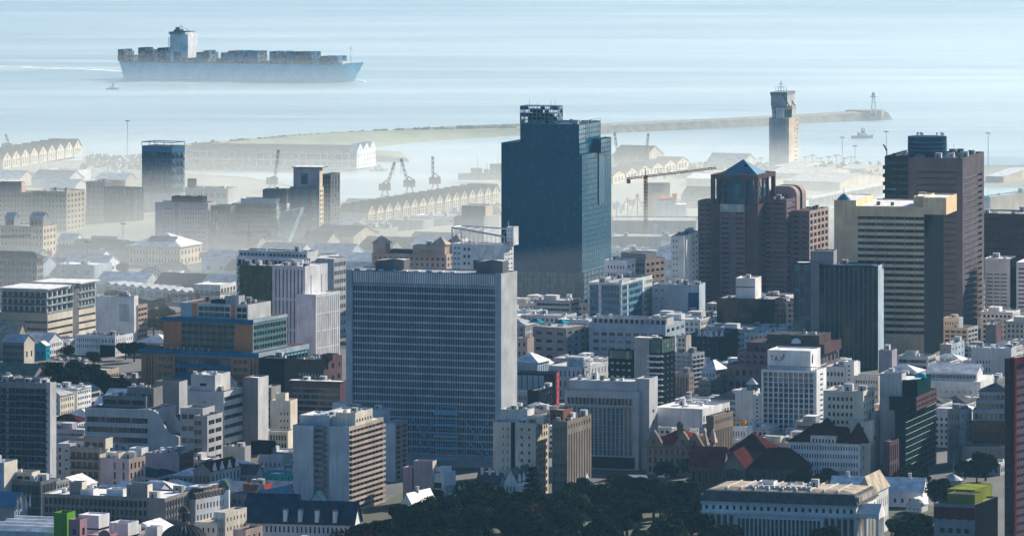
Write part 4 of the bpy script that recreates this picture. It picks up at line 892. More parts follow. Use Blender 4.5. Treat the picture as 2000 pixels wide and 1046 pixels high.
V = b.vol(500, 516, 574, 975, wall='brick', swall='brick', roof='roof_blue', par=0, sd=G(3,6,.7,.55,g='glass_black',slab=1.0,rail='maroon')); b.gable(V, 4, 'steel_blue', 'brick', 'y', .8); b.done()
b = Bd('house', 'two tone teal and white cube house in the low street', 'house', 550, 965, 24, short='teal and white cube house')
V = b.vol(512, 545, 570, 925, wall='teal_paint', roof='roof_zinc', f=(.5, 'white_paint', G(1,3,.3,.4,g='glass_black')), sd=(.5, 'white_paint', G(1,2,.3,.4))); b.done()
gabled_house('warehouse', 'grey ribbed warehouse roof before the teal and white cube house', 'warehouse', 515, 560, 576, 958, 985, 24, 4, 'concrete_dark', 'roof_zinc', 'x', G(1,6,.3,.4))
gabled_house('warehouse', 'pale corrugated shed roof behind the mansard building', 'warehouse', 425, 474, 486, 958, 990, 20, 4, 'pale_blue', 'roof_zinc', 'x', G(1,8,.3,.4))
gabled_house('house', 'house with a dark ridge roof and pale gable left of the teal cube house', 'house', 450, 500, 514, 925, 955, 20, 4, 'concrete_light', 'roof_dark', 'x', G(2,6,.3,.4))
b = Bd('parking_garage', 'low blank curved-wall garage below the banded blue grey office', 'garage', 478, 905, 22)
V = b.vol(434, 478, 490, 872, wall='concrete_light', roof='roof_grey', cl=2, dmax=30); b.done()
b = Bd('shop_building', 'cream classical front with columns below the nine-windowed building', 'commercial building', 560, 880, 14)
V = b.vol(514, 562, 574, 842, wall='cream', roof='roof_grey', f=G(2,8,.55,.6,g='glass_black',pier=.4), dmax=12); b.done()
b = Bd('house', 'low pale house with a black tank beside the curved garage', 'house', 565, 925, 22)
V = b.vol(505, 552, 570, 888, wall='off_white', roof='roof_grey', f=G(1,5,.3,.3), cl=3); k = MB(); k.box(-22,-12,2,10,V['z1']-.8,V['z1']+6,'near_black'); k.obj('water_tank', b.root); b.done()
# =================================================================== the right side
def pyramid_tower():
    b = Bd('office_tower', 'brown granite tower with a blue glass pyramid on a square open crown', 'office tower', 1480, 612, 17, short='brown pyramid tower')
    rg = lambda nf, nc=1, mul=3, **k: G(nf, nc, .86, .36, ml=.6, mr=.6, mt=1.5, mb=2, r=.5, g='glass_black', mul=0, **k)
    lw = b.vol(1363, 1392, 1396, 392, v0=5, wall='granite', roof='roof_brown', d=22, f=rg(22, 2), z1=b.lz(392, -30, 5))
    core = b.vol(1388, 1480, 1515, 345, v0=0, wall='brown_stone', roof='roof_dark', z1=b.lz(400, 0, 0), par=.3, f=[(.19, G(20,1,.4,.25,g='glass_black',mt=3)), (.56, None), (.25, G(20,1,.5,.2,g='glass_black',mt=3))], sd=G(20,1,.6,.25,g='glass_black'))
    x0, x1, d, z = core['x0'], core['x1'], core['y1'], core['z1']
    rw = b.vol(1480, 1536, 1542, 392, v0=d*.45, wall='granite', roof='roof_dark', f=rg(22, 2), d=d*.5, z1=b.lz(393, 10, 0), sd=rg(22,1), cl=2)
    for st in ((1500, 1525, 1530, 384),): b.vol(st[0]-16, st[1]-14, st[2]-14, st[3], z0=rw['z1']-.8, v0=d*.55, wall='granite', roof='roof_dark', d=8)
    by = b.vol(1406, 1455, 1458, 392, v0=-2.2, wall='granite', roof='roof_dark', d=6, z1=b.lz(398,0,0), f=[(.44, rg(21, 1)), (.12, G(1,1,.6,.97,g='glass_black',mt=3,muh=20)), (.44, rg(21, 1))], swall='granite')
    # bay glass heads
    k = MB(); k.box(by['x0']+.3, by['x1']-.3, -2.6, -2.25, by['z1']-5.5, by['z1']-.5, 'glass_light', 'frame_white'); k.obj('bay_window_head', b.root)
    # open crown: four corner piers and a ring beam, glass drum inside, pyramid above
    zt = b.lz(342, x1, 0); s_ = 2.6
    k = MB()
    W = x1-x0; DD = d
    for (u, v) in ((x0,0),(x1-s_,0),(x0,DD-s_),(x1-s_,DD-s_),(x0+W*.25,0),(x1-W*.25-s_/2,0),(x1-s_*.6,DD*.34),(x1-s_*.6,DD*.62),(x0+W*.12,0)):
        k.box(u, u+(s_ if v in (0, DD-s_) and u in (x0, x1-s_) else s_*.5), v, v+(s_ if u in (x0, x1-s_) and v in (0, DD-s_) else 1.2), z-.3, zt-2.5, 'brown_stone')
    k.obj('crown_pier', b.root)
    k = MB(); t = 2.2
    k.box(x0,x1,0,t,zt-3,zt,'brown_stone'); k.box(x0,x1,DD-t,DD,zt-3,zt,'brown_stone'); k.box(x0,x0+t,t,DD-t,zt-3,zt-.01,'brown_stone'); k.box(x1-t,x1,t,DD-t,zt-3,zt-.01,'brown_stone'); k.obj('crown_beam', b.root)
    k = MB(); q = 2.6; zc = z-.3
    k.hull([(x0+q,q,zc),(x1-q,q,zc),(x1-q,DD-q,zc),(x0+q,DD-q,zc)], [(x0+q+2,q+2,zt-1.5),(x1-q-2,q+2,zt-1.5),(x1-q-2,DD-q-2,zt-1.5),(x0+q+2,DD-q-2,zt-1.5)], 'glass_blue'); k.obj('glass_drum', b.root)
    k = MB(); cx, cy = (x0+x1)/2, DD/2; hw = W*.40; za = b.lz(311, cx, cy)
    k.hull([(cx-hw,cy-hw,zt-.5),(cx+hw,cy-hw,zt-.5),(cx+hw,cy+hw,zt-.5),(cx-hw,cy+hw,zt-.5)], [(cx-.1,cy-.1,za),(cx+.1,cy-.1,za),(cx+.1,cy+.1,za),(cx-.1,cy+.1,za)], 'pyramid_glass'); o = k.obj('glass_pyramid', b.root)
    for i in range(7):
        k = MB(); t = (i+1)/8; zz = zt-.5+(za-zt+.5)*t; h2 = hw*(1-t)+.15
        for (p, q_) in (((-1,-1),(1,-1)),((1,-1),(1,1)),((1,1),(-1,1)),((-1,1),(-1,-1))): k.bar((cx+p[0]*h2,cy+p[1]*h2,zz),(cx+q_[0]*h2,cy+q_[1]*h2,zz), .09, 'frame_grey')
        k.obj('glazing_bar', o)
    for (p0, p1) in ((-.25,.25),):
        k = MB(); y_ = cy-hw*.62; zz = zt-.5+(za-zt)*.38; k.hull([(cx+2,y_-.5,zz-3),(cx+6,y_-.5,zz-3),(cx+4.6,y_+2.4,zz+3),(cx+2.4,y_+2.4,zz+3)], [(cx+2,y_-.6,zz-3),(cx+6,y_-.6,zz-3),(cx+4.6,y_+2.3,zz+3),(cx+2.4,y_+2.3,zz+3)], 'near_black'); k.obj('roof_hatch', o)
    b.done()
WALL['pyramid_glass_c'] = (.05,.17,.26)
def pyrmat():
    m, t, b = base_mat('pyramid_glass', .18); b.inputs['Base Color'].default_value = (.045,.17,.27,1)
    t.links.new(mixc(t, noise_tex(t, .15), (.03,.12,.2), (.08,.25,.36)), b.inputs['Base Color']); MATS['pyramid_glass'] = m
pyrmat(); pyramid_tower()

def rounded():
    b = Bd('hotel_tower', 'sandy pink tower with a rounded barrel top and a dark ribbon over it', 'hotel tower', 1556, 600, 22, short='barrel-topped pink tower')
    z = b.lz(384, 0, 0)
    V = b.vol(1502, 1556, 1574, 384, wall='beige_pink', roof='roof_tan', par=0, f=[(.5, None), (.5, G(18,2,.4,.4,g='glass_black'))], dmax=26)
    k = MB(); R = 6.0; x0, x1, d = V['x0'], V['x1'], V['y1']; zt = b.lz(364, x1, 0)
    prof = [(x0, z-.1)]+[(x0+R-R*cos(pi/2*j/6), zt-R+R*sin(pi/2*j/6)) for j in range(7)]+[(x1-R+R*sin(pi/2*j/6), zt-R+R*cos(pi/2*j/6)) for j in range(7)]+[(x1, z-.1)]
    k.hull([(p[0],0,p[1]) for p in prof], [(p[0],d,p[1]) for p in prof], 'beige_pink'); k.obj('barrel_roof', b.root)
    k = MB(); k.hull([(p[0]*1.005+.2,d*.40,p[1]+.25) for p in prof], [(p[0]*1.005+.2,d*.58,p[1]+.25) for p in prof], 'near_black'); k.obj('ribbon', b.root)
    k = MB(); k.box(x1+.02, x1+.3, d*.40, d*.58, 0, z, 'near_black'); k.obj('side_slot', b.root)
    k = MB()
    for i in range(4): k.box(x0+4+i*2.6, x0+5.5+i*2.6, -.12, -.02, zt-9, zt-5.5, 'glass_black')
    k.obj('attic_window', b.root); b.done()
rounded()
b = Bd('office_building', 'pink brown block with deep square sunlit window boxes on its side', 'office building', 1581, 606, 20, short='sunlit gridded pink brown block')
V = b.vol(1530, 1581, 1619, 412, wall='granite', swall='beige_pink', roof='roof_brown', f=G(18,3,.7,.34,g='glass_black',mt=2), sd=G(15,5,.66,.62,g='glass_black',r=1.4,mt=1.2,ml=.4,mr=.4,fr='frame_grey'), cl=3, dmax=45); b.done()

def gold():
    b = Bd('office_tower', 'cream gold tower banded with black ribbon windows and a black side face', 'office tower', 1805, 700, 14, short='cream gold banded tower')
    z = b.lz(404, 0, 0)
    V = b.vol(1672, 1805, 1843, 404, wall='gold_clad', swall='near_black', roof='roof_white', f=G(19,1,1,.50,ml=1.0,mr=.05,mt=5.2,mb=14,r=.4,mul=0,g='glass_black'), sd=None, par=.7, cl=3)
    d = V['y1']
    b.vol(1629, 1672, 1676, 392, wall='gold_clad', roof='roof_white', d=d*.8, z1=z+3.5, par=.4)
    T = b.vol(1784, 1806, 1820, 412, z0=z-.7, v0=d*.2, wall='gold_clad', roof='roof_white', z1=z+5.5, d=d*.5)
    T = b.vol(1803, 1848, 1851, 415, z0=z-4.5, v0=-1.5, wall='gold_clad', roof='roof_white', d=d*.55, z1=z+6, w=None)
    k = MB(); k.cyl(-6, d*.4, 2.5, z+6, z+7.4, 'steel', 10); k.obj('roof_fan', b.root)
    x = b.la(1648, 4); k = MB(); k.cyl(x, 4, 4.5, z+3.5, z+5, 'steel_blue', 10, 3); k.cyl(x, 4, 3, z+5, z+7, 'steel_blue', 10, .8); k.bar((x,4,z+7),(x,4,z+11),.25,'steel_blue',6,.06); k.obj('cupola', b.root)
    k = MB(); W = V['x0']
    for i in range(1,7): k.box(W*i/7-.12, W*i/7+.12, -.1, -.02, 14, z-5, 'sand')
    k.obj('panel_joint', b.root)
    b.done()
gold()

def dark_tower():
    b = Bd('office_tower', 'tallest dark brown office tower with horizontal slots and a round rooftop drum', 'office tower', 1880, 655, 15, short='dark brown drum-topped tower')
    V = b.vol(1774, 1880, 1922, 309, wall='tower_brown', swall='tower_brown', roof='roof_dark', f=G(25,1,1,.30,ml=-.16,mr=-.12,mt=7,mb=6,r=.9,mul=0,g='glass_black'), sd=G(25,1,1,.42,ml=-.1,mr=-.1,mt=12,mb=6,r=1.5,g='glass_black'), par=1.0, cl=10)
    d = V['y1']; z = V['z1']
    L = b.vol(1728, 1776, 1780, 304, v0=4, wall='dark_clad', roof='roof_dark', d=d-8, z1=z+.5, f=G(26,2,.9,.35,g='glass_blue',slab=.6,mt=2), par=1, cl=2)
    for j in range(16):
        k = MB(); zz = z-8-j*5.2; k.cyl(L['x0']+1, 5.5, 2.6, zz, zz+2.2, 'dark_clad', 10); k.obj('balcony', b.root)
    a = b.la(1808, d*.35); v = d*.42; zt = b.lz(266, a, v); R = 12.6
    k = MB(); k.cyl(a, v, R, z-1, zt, 'drum_blue', 28); k.obj('drum', b.root)
    k = MB()
    for i in range(3): k.cyl(a, v, R+.25, z+3+i*(zt-z-4)/3, z+3.5+i*(zt-z-4)/3, 'steel_blue', 28)
    k.obj('drum_ring', b.root)
    rr = random.Random(2)
    for i in range(9):
        k = MB(); t = rr.uniform(0, 6.28); r = rr.uniform(2, R-1.5); x, y = a+r*cos(t), v+r*sin(t); k.bar((x,y,zt),(x,y,zt+rr.uniform(1.5,3)),.15,'frame_grey'); k.box(x-.5,x+.5,y-.1,y+.1,zt+1,zt+2.4,'dish_white'); k.obj('antenna', b.root)
    k = MB(); x = L['x0']+1; k.bar((x,6,z),(x,6,z+4),.3,'frame_grey'); k.bar((x,6,z+4),(x-2.4,6,z+8),.7,'concrete_dark',6,.4); k.obj('cleaning_arm', b.root)
    b.done()
WALL['drum_blue'] = (.03,.075,.13)
dark_tower()

def striped_glass():
    b = Bd('office_tower', 'dark glass tower with fine vertical white lines and a grey concrete core strip', 'office tower', 1715, 722, 12, short='dark vertically lined glass tower')
    V = b.vol(1600, 1715, 1718, 519, wall='near_black', roof='roof_grey', par=.6, swall='aluminium', d=24, f=G(30,1,.998,.9,ml=.5,mr=.2,mt=1,mb=.5,r=.12,mul=11,g='glass_black',fr='frame_blue',span='near_black'), cl=4)
    z = V['z1']
    b.vol(1550, 1583, 1586, 513, v0=1.2, wall='near_black', roof='roof_white', d=20, f=G(30,1,.998,.9,ml=.3,mr=.3,mt=1,mb=.5,r=.12,mul=2,g='glass_blue',span='near_black'), z1=z+1.2)
    k = MB(); a0, a1 = b.la(1583,-.6), b.la(1600,-.6); k.box(a0, a1, -.7, 8, 0, z+1.0, 'mid_grey', 'roof_grey'); k.obj('core_wall', b.root)
    b.vol(1583, 1628, 1639, 490, z0=z-.6, v0=5, wall='concrete', roof='roof_white', dmax=14)
    b.done()
striped_glass()
b = Bd('office_building', 'black mirrored glass block carrying a white rooftop plant tower', 'office building', 1512, 664, 15, short='black mirrored block')
V = b.vol(1400, 1512, 1534, 584, wall='dark_clad', roof='roof_grey', f=G(6,8,.99,.93,g='glass_black',r=.1,ml=.2,mr=.2,mt=.4,mb=2), sd=G(6,3,.98,.9,g='glass_black',r=.1,mt=.4), cl=6, dmax=50)
T = b.vol(1437, 1475, 1489, 543, z0=V['z1']-.8, v0=7, wall='white_paint', roof='roof_white', f=G(1,1,1,.22,ml=.1,mr=.1,mt=4,mb=6,g='brown_stone',wp='louvre'), dmax=18, cl=2); b.done()
b = Bd('office_building', 'dark blue black block with big white roof letters and a pitched canopy', 'office building', 1412, 728, 14, short='dark block with roof letters')
V = b.vol(1336, 1402, 1482, 658, wall='dark_clad', roof='roof_dark', f=G(5,6,.5,.4,g='glass_black'), sd=None, dmax=60, cl=5)
for i, (h, w_) in enumerate(((4,2.6),(4,2.6),(4,2.6),(3.4,2.6),(4,2.6))):
    k = MB(); u = b.la(1362, 0)+i*3.4; z = V['z1']; k.hull([(u,-.3,z+.4),(u+.7,-.3,z+.4),(u+1.6,-.3,z+h),(u+1.1,-.3,z+h)], [(u,.1,z+.4),(u+.7,.1,z+.4),(u+1.6,.1,z+h),(u+1.1,.1,z+h)], 'dish_white'); k.hull([(u+2.6,-.3,z+.4),(u+1.9,-.3,z+.4),(u+1.1,-.3,z+h),(u+1.6,-.3,z+h)][::-1], [(u+2.6,.1,z+.4),(u+1.9,.1,z+.4),(u+1.1,.1,z+h),(u+1.6,.1,z+h)][::-1], 'dish_white'); k.box(u+.7,u+1.9,-.25,.05,z+1.3,z+1.9,'dish_white'); k.obj('roof_letter', b.root)
b.done()
def granite_bank():
    b = Bd('bank_building', 'massive brown stepped granite bank with a dark flat upper roof', 'bank building', 1655, 792, 18, short='brown stepped bank')
    V = b.vol(1420, 1600, 1650, 716, wall='granite', roof='roof_brown', f=G(3,14,.55,.5,g='glass_black'), sd=G(3,5,.5,.5), w=None, dmax=50)
    U = b.vol(1440, 1600, 1668, 690, z0=V['z1']-.8, v0=4, wall='granite', roof='roof_tan', f=G(2,12,.5,.5,g='glass_black'), sd=G(1,5,.6,.6), dmax=44)
    T = b.vol(1458, 1610, 1672, 672, z0=U['z1']-.8, v0=8, wall='brown_stone', roof='roof_brown', f=G(1,12,.5,.5,g='glass_black'), dmax=38, cl=3)
    S = b.vol(1498, 1600, 1630, 655, z0=T['z1']-.8, v0=12, wall='brown_dark', roof='roof_dark', dmax=26, par=.3, cl=2)
    k = MB(); k.dome(b.la(1555,10), 10, T['z1'], 3, 'dish_white', 12, 4); k.obj('satellite_dome', b.root); b.done()
granite_bank()

def hotel_sign():
    b = Bd('hotel', 'white hotel tower gridded with blue glass bays under a white signed top', 'hotel', 1595, 862, 17, short='white gridded hotel')
    z = b.lz(724, 0, 0)
    V = b.vol(1487, 1595, 1614, 724, wall='white_paint', roof='roof_grey', par=.4, f=G(13,10,.82,.74,ml=1,mr=1.4,mt=1.0,mb=.6,r=.7,g='glass_blue',fr='frame_blue',span='pale_blue',pier=.5,muh=0), sd=G(13,1,.3,.4,ml=1,mr=1,g='glass_blue'), z1=z)
    k = MB(); L = V['x0']
    for i in range(22): u = L*(i+.3)/22; k.bar((u,-.4,z),(u,-.4,z+2),.12,'frame_grey')
    k.bar((L,-.4,z+2),(0,-.4,z+2),.18,'frame_grey'); k.bar((0,-.4,z+2),(0,V['y1'],z+2),.18,'frame_grey'); k.obj('roof_rail', b.root)
    T = b.vol(1499, 1583, 1606, 690, z0=z-.4, v0=5, wall='white_paint', roof='roof_white', par=.6, dmax=22, z1=z+10)
    text_part('TAJ', 2.7, b.root, (T['x0']+1.6, T['y0']-.15, z+4.2), 'clock_black')
    k = MB(); k.bar((T['x0']+8.2,T['y0']-.1,z+5),(T['x0']+9.2,T['y0']-.1,z+7.6),.25,'clock_black'); k.bar((T['x0']+9.2,T['y0']-.1,z+7.6),(T['x0']+8.6,T['y0']-.1,z+8),.25,'clock_black'); k.obj('emblem', b.root)
    k = MB(); y = T['y0']+4; k.bar((T['x1']+.1,y,z+3.2),(T['x1']+.1,y,z+7),.35,'frame_dark'); k.bar((T['x1']+.1,y,z+7),(T['x1']+.1,y+.9,z+8),.25,'sign_red'); k.obj('emblem', b.root)
    b.vol(1469, 1486, 1488, 772, v0=2, wall='off_white', roof='roof_white', d=12, f=G(10,1,.4,.4,ml=1.4,g='glass_black'))
    k = MB(); k.box(V['x0']-8, V['x1']+2, -3, -.05, 0, 5, 'off_white', 'roof_white'); k.obj('entrance_podium', b.root)
    b.done()
hotel_sign()
b = Bd('office_building', 'blank white stair block with a glazed rooftop turret left of the hotel', 'office building', 1470, 850, 17)
V = b.vol(1436, 1472, 1484, 762, wall='off_white', roof='roof_white', cl=3, dmax=18)
k = MB(); k.cyl(V['x0']+8, 5, 3.2, V['z1']-.5, V['z1']+3, 'glass_blue', 10); k.cyl(V['x0']+8, 5, 3.5, V['z1']+3, V['z1']+6, 'roof_white', 10, .4); k.obj('roof_turret', b.root); b.done()
b = Bd('office_building', 'cream office of small square windows with a stepped right shoulder', 'office building', 1686, 940, 17, short='cream square-windowed office')
V = b.vol(1608, 1686, 1711, 764, wall='cream', roof='roof_grey', f=G(11,6,.52,.48,ml=2,mr=5,mt=2,g='glass'), sd=G(11,4,.5,.5,g='glass'), cl=8, dmax=24)
b.vol(1660, 1700, 1706, 840, v0=-4, wall='cream', roof='roof_tan', d=8, f=G(6,1,.4,.35,g='glass'), z1=V['z1']*.68); b.done()
b = Bd('office_building', 'tall narrow beige building with vertical stone ribs on its lit side', 'office building', 1702, 935, 17, short='ribbed beige building')
V = b.vol(1690, 1702, 1728, 806, wall='stone', swall='cream', roof='roof_tan', sd=G(1,5,.45,.92,g='glass_black',muh=9,r=.6,mt=2,mb=3), dmax=30); b.done()
b = Bd('office_building', 'pale yellow blank block with ribbed white windows along its right side', 'office building', 1748, 922, 17, short='pale yellow blank block')
V = b.vol(1708, 1748, 1766, 790, wall='cream', roof='roof_grey', sd=(.88, G(1,3,.4,.95,g='glass',muh=9,r=.5,mt=.4), G(1,3,.4,.4)), dmax=28); b.done()
b = Bd('office_building', 'low brown stone hall tucked below the pale yellow blank block', 'office building', 1742, 945, 20)
b.vol(1725, 1738, 1756, 862, wall='brown_stone', roof='roof_grey', sd=G(2,4,.4,.8,g='glass_black')); b.done()

def netted():
    b = Bd('office_building', 'building wrapped in dark green construction netting behind scaffold poles', 'office building', 1766, 935, 17, short='green netted building')
    V = b.vol(1748, 1768, 1851, 800, wall='concrete_dark', swall='net_green', roof='roof_grey', sd='net_green', f='net_green', dmax=70, cl=4)
    z = V['z1']; D = V['y1']
    k = MB()
    for i in range(24): v = D*i/23; k.bar((.8, v, 0), (.8, v, z+3), .09, 'frame_dark')
    for j in range(12): zz = z*j/11; k.bar((.8, 0, zz), (.8, D, zz), .07, 'frame_dark')
    k.obj('scaffold', b.root)
    b.vol(1758, 1790, 1850, 760, z0=z-.8, v0=6, wall='dark_clad', swall='brown_stone', roof='roof_grey', d=min(D-8, 46), sd=G(2,12,.6,.5,g='glass'), cl=4, w=14, z1=z+6)
    b.vol(1762, 1792, 1830, 735, z0=z+5, v0=10, wall='near_black', swall='net_green', roof='roof_white', d=30, w=12, z1=z+14)
    b.vol(1718, 1761, 1766, 722, v0=8, wall='concrete_light', roof='roof_white', d=10, z1=z+17, f=G(1,5,.3,.5,g='glass_black',mt=1.2,mb=50,ml=2))
    k = MB(); k.dome(b.la(1795, 20), 24, z+14, 3.4, 'turquoise', 8, 3, .7); k.obj('tarpaulin', b.root)
    b.done()
netted()

def redroof():
    b = Bd('government_building', 'white arcaded building with a dark red tiled roof and small square windows', 'government building', 1692, 945, 17, short='white red-roofed building')
    V = b.vol(1540, 1680, 1701, 866, wall='white_paint', roof='roof_red', par=0, f=(.16, G(1,13,.5,.7,g='glass_black'), G(4,26,.46,.5,ml=1,mr=1,mt=.6,mb=.2,g='glass_black')), sd=(.16, G(1,4,.5,.7), G(4,5,.4,.5,g='glass_black')), dmax=36)
    b.hip(V, 8, 'roof_red', .8, ridge=.9)
    C = b.vol(1583, 1632, 1640, 850, z0=V['z1']-1, v0=-.6, wall='white_paint', roof='roof_red', par=0, d=16, f=G(1,7,.5,.6,g='glass_black')); b.hip(C, 7.5, 'roof_red', .8, ridge=.6)
    E = b.vol(1655, 1690, 1701, 866, z0=V['z1']-.5, v0=0, wall='white_paint', roof='roof_red', par=0, d=20, z1=V['z1']+.3); b.hip(E, 9.5, 'roof_red', .8, ridge=.4)
    k = MB(); k.box(V['x0'], V['x1']+.3, -.35, -.03, V['z1']*.17, V['z1']*.17+.6, 'off_white'); k.obj('string_course', b.root)
    b.done()
redroof()

def cathedral():
    b = Bd('cathedral', 'stone cathedral with bright and dark red roofs and a round rose window', 'cathedral', 1456, 952, 14, short='red roofed cathedral')
    # transept seen gable on, nave roofs running to both sides
    T = b.vol(1408, 1456, 1470, 905, wall='stone_dark', roof='roof_red', par=0, d=26, z1=b.lz(917,0,0)); b.gable(T, 8.5, 'roof_red', 'stone', 'y', .5)
    L = b.vol(1346, 1412, 1416, 905, v0=6, wall='stone_dark', roof='roof_red_bright', par=0, d=16, z1=b.lz(908,-30,6), f=G(1,5,.3,.7,g='glass_black',mt=1.5)); b.gable(L, 8.5, 'roof_red_bright', 'stone_dark', 'x', .6)
    R = b.vol(1460, 1572, 1590, 905, v0=5, wall='stone_dark', roof='roof_red', par=0, d=18, z1=b.lz(915,10,5), f=G(1,9,.3,.7,g='glass_black',mt=1.5,pier=.8)); b.hip(R, 9.5, 'roof_red', .8)
    W = b.vol(1424, 1500, 1525, 872, v0=34, wall='brown_stone', roof='roof_red', par=0, d=22, z1=b.lz(882,0,30)); b.hip(W, 8, 'roof_red', 1)
    cx = (T['x0']+T['x1'])/2; cz = T['z1']*.66
    k = MB(); n = 20
    P = [(cx+3.6*cos(2*pi*i/n), cz+3.6*sin(2*pi*i/n)) for i in range(n)]; k.hull([(p[0],-.12,p[1]) for p in P][::-1], [(p[0],-.02,p[1]) for p in P][::-1], 'glass_black'); rw = k.obj('rose_window', b.root)
    k = MB()
    for i in range(12): t = 2*pi*i/12; k.bar((cx+1.0*cos(t),-.2,cz+1.0*sin(t)),(cx+3.6*cos(t),-.2,cz+3.6*sin(t)),.13,'stone')
    for rr_ in (1.0, 2.3, 3.7):
        for i in range(16): t, t2 = 2*pi*i/16, 2*pi*(i+1)/16; k.bar((cx+rr_*cos(t),-.2,cz+rr_*sin(t)),(cx+rr_*cos(t2),-.2,cz+rr_*sin(t2)),.15,'stone')
    k.obj('tracery', rw)
    for u in (T['x0'], T['x1']-1.6):
        k = MB(); k.box(u, u+1.6, -1.4, -.03, 0, T['z1']-3, 'stone_dark'); k.obj('buttress', b.root)
    for i in range(6):
        k = MB(); u = L['x0']+ (L['x1']-L['x0'])*(i+.2)/6; k.box(u, u+1, 4.8, 6, 0, L['z1']*.8, 'stone_dark'); k.obj('buttress', b.root)
    b.done()
cathedral()

def stone_gabled():
    b = Bd('school_building', 'grey stone gothic building with twin gables, a red tiled roof and arched windows', 'stone building', 1372, 930, 22, short='twin-gabled stone building')
    V = b.vol(1262, 1364, 1420, 872, wall='stone', roof='roof_red', par=0, f=G(3,9,.4,.6,g='glass_black',mt=1), sd=G(3,5,.4,.6,g='glass_black'), dmax=26); b.hip(V, 7, 'roof_red_bright', .6)
    for p in (1277, 1334, 1356):
        k = MB(); u = b.la(p, -.4); z = V['z1']; w = 5.2; pts = [(-w,-1),(-w,0),(-w*.75,1.6),(-w*.3,5.5),(0,7.5),(w*.3,5.5),(w*.75,1.6),(w,0),(w,-1)]
        k.hull([(u+q[0],-.5,z+q[1]) for q in pts], [(u+q[0],2,z+q[1]) for q in pts], 'stone'); g = k.obj('gable', b.root)
        k = MB(); k.box(u-.8,u+.8,-.6,-.52,z+.5,z+3,'glass_black'); k.obj('window', g)
    k = MB(); k.box(V['x0']-.3, V['x1']+.3, -.6, -.03, V['z1']-1.2, V['z1']-.6, 'stone_dark'); k.obj('cornice', b.root)
    k = MB(); u = b.la(1328, 8); k.cyl(u, 8, 1.6, V['z1']+4, V['z1']+9, 'stone_dark', 8); k.dome(u, 8, V['z1']+9, 1.8, 'stone_dark', 8, 3, 1.4); k.obj('turret', b.root)
    for p in (1378, 1398):
        k = MB(); u = V['x1']-.5; v = 6+(p-1370)*.6; z = V['z1']; k.hull([(u-2,v-2,z),(u+2,v-2,z),(u+2,v+2,z),(u-2,v+2,z)], [(u-.2,v-.2,z+7),(u+.2,v-.2,z+7),(u+.2,v+.2,z+7),(u-.2,v+.2,z+7)], 'roof_tan'); k.obj('spire', b.root)
    b.done()
    b = Bd('office_building', 'brown ribbed stone building with deep vertical window slots behind the cathedral', 'office building', 1394, 915, 22, short='ribbed stone building')
    V = b.vol(1380, 1394, 1432, 812, wall='stone_dark', swall='stone', roof='roof_grey', sd=(.78, G(1,11,.5,.95,g='glass_black',muh=5,r=.7,mb=3), G(1,11,.4,.5)), dmax=44, cl=2)
    b.vol(1346, 1372, 1416, 800, z0=20, v0=3, wall='white_paint', roof='roof_white', w=26, d=30, f=G(1,4,.4,.4,g='glass_black',mb=8), sd=G(1,8,.5,.4,g='glass_black'), cl=3, z1=V['z1']+3)
    b.done()
stone_gabled()

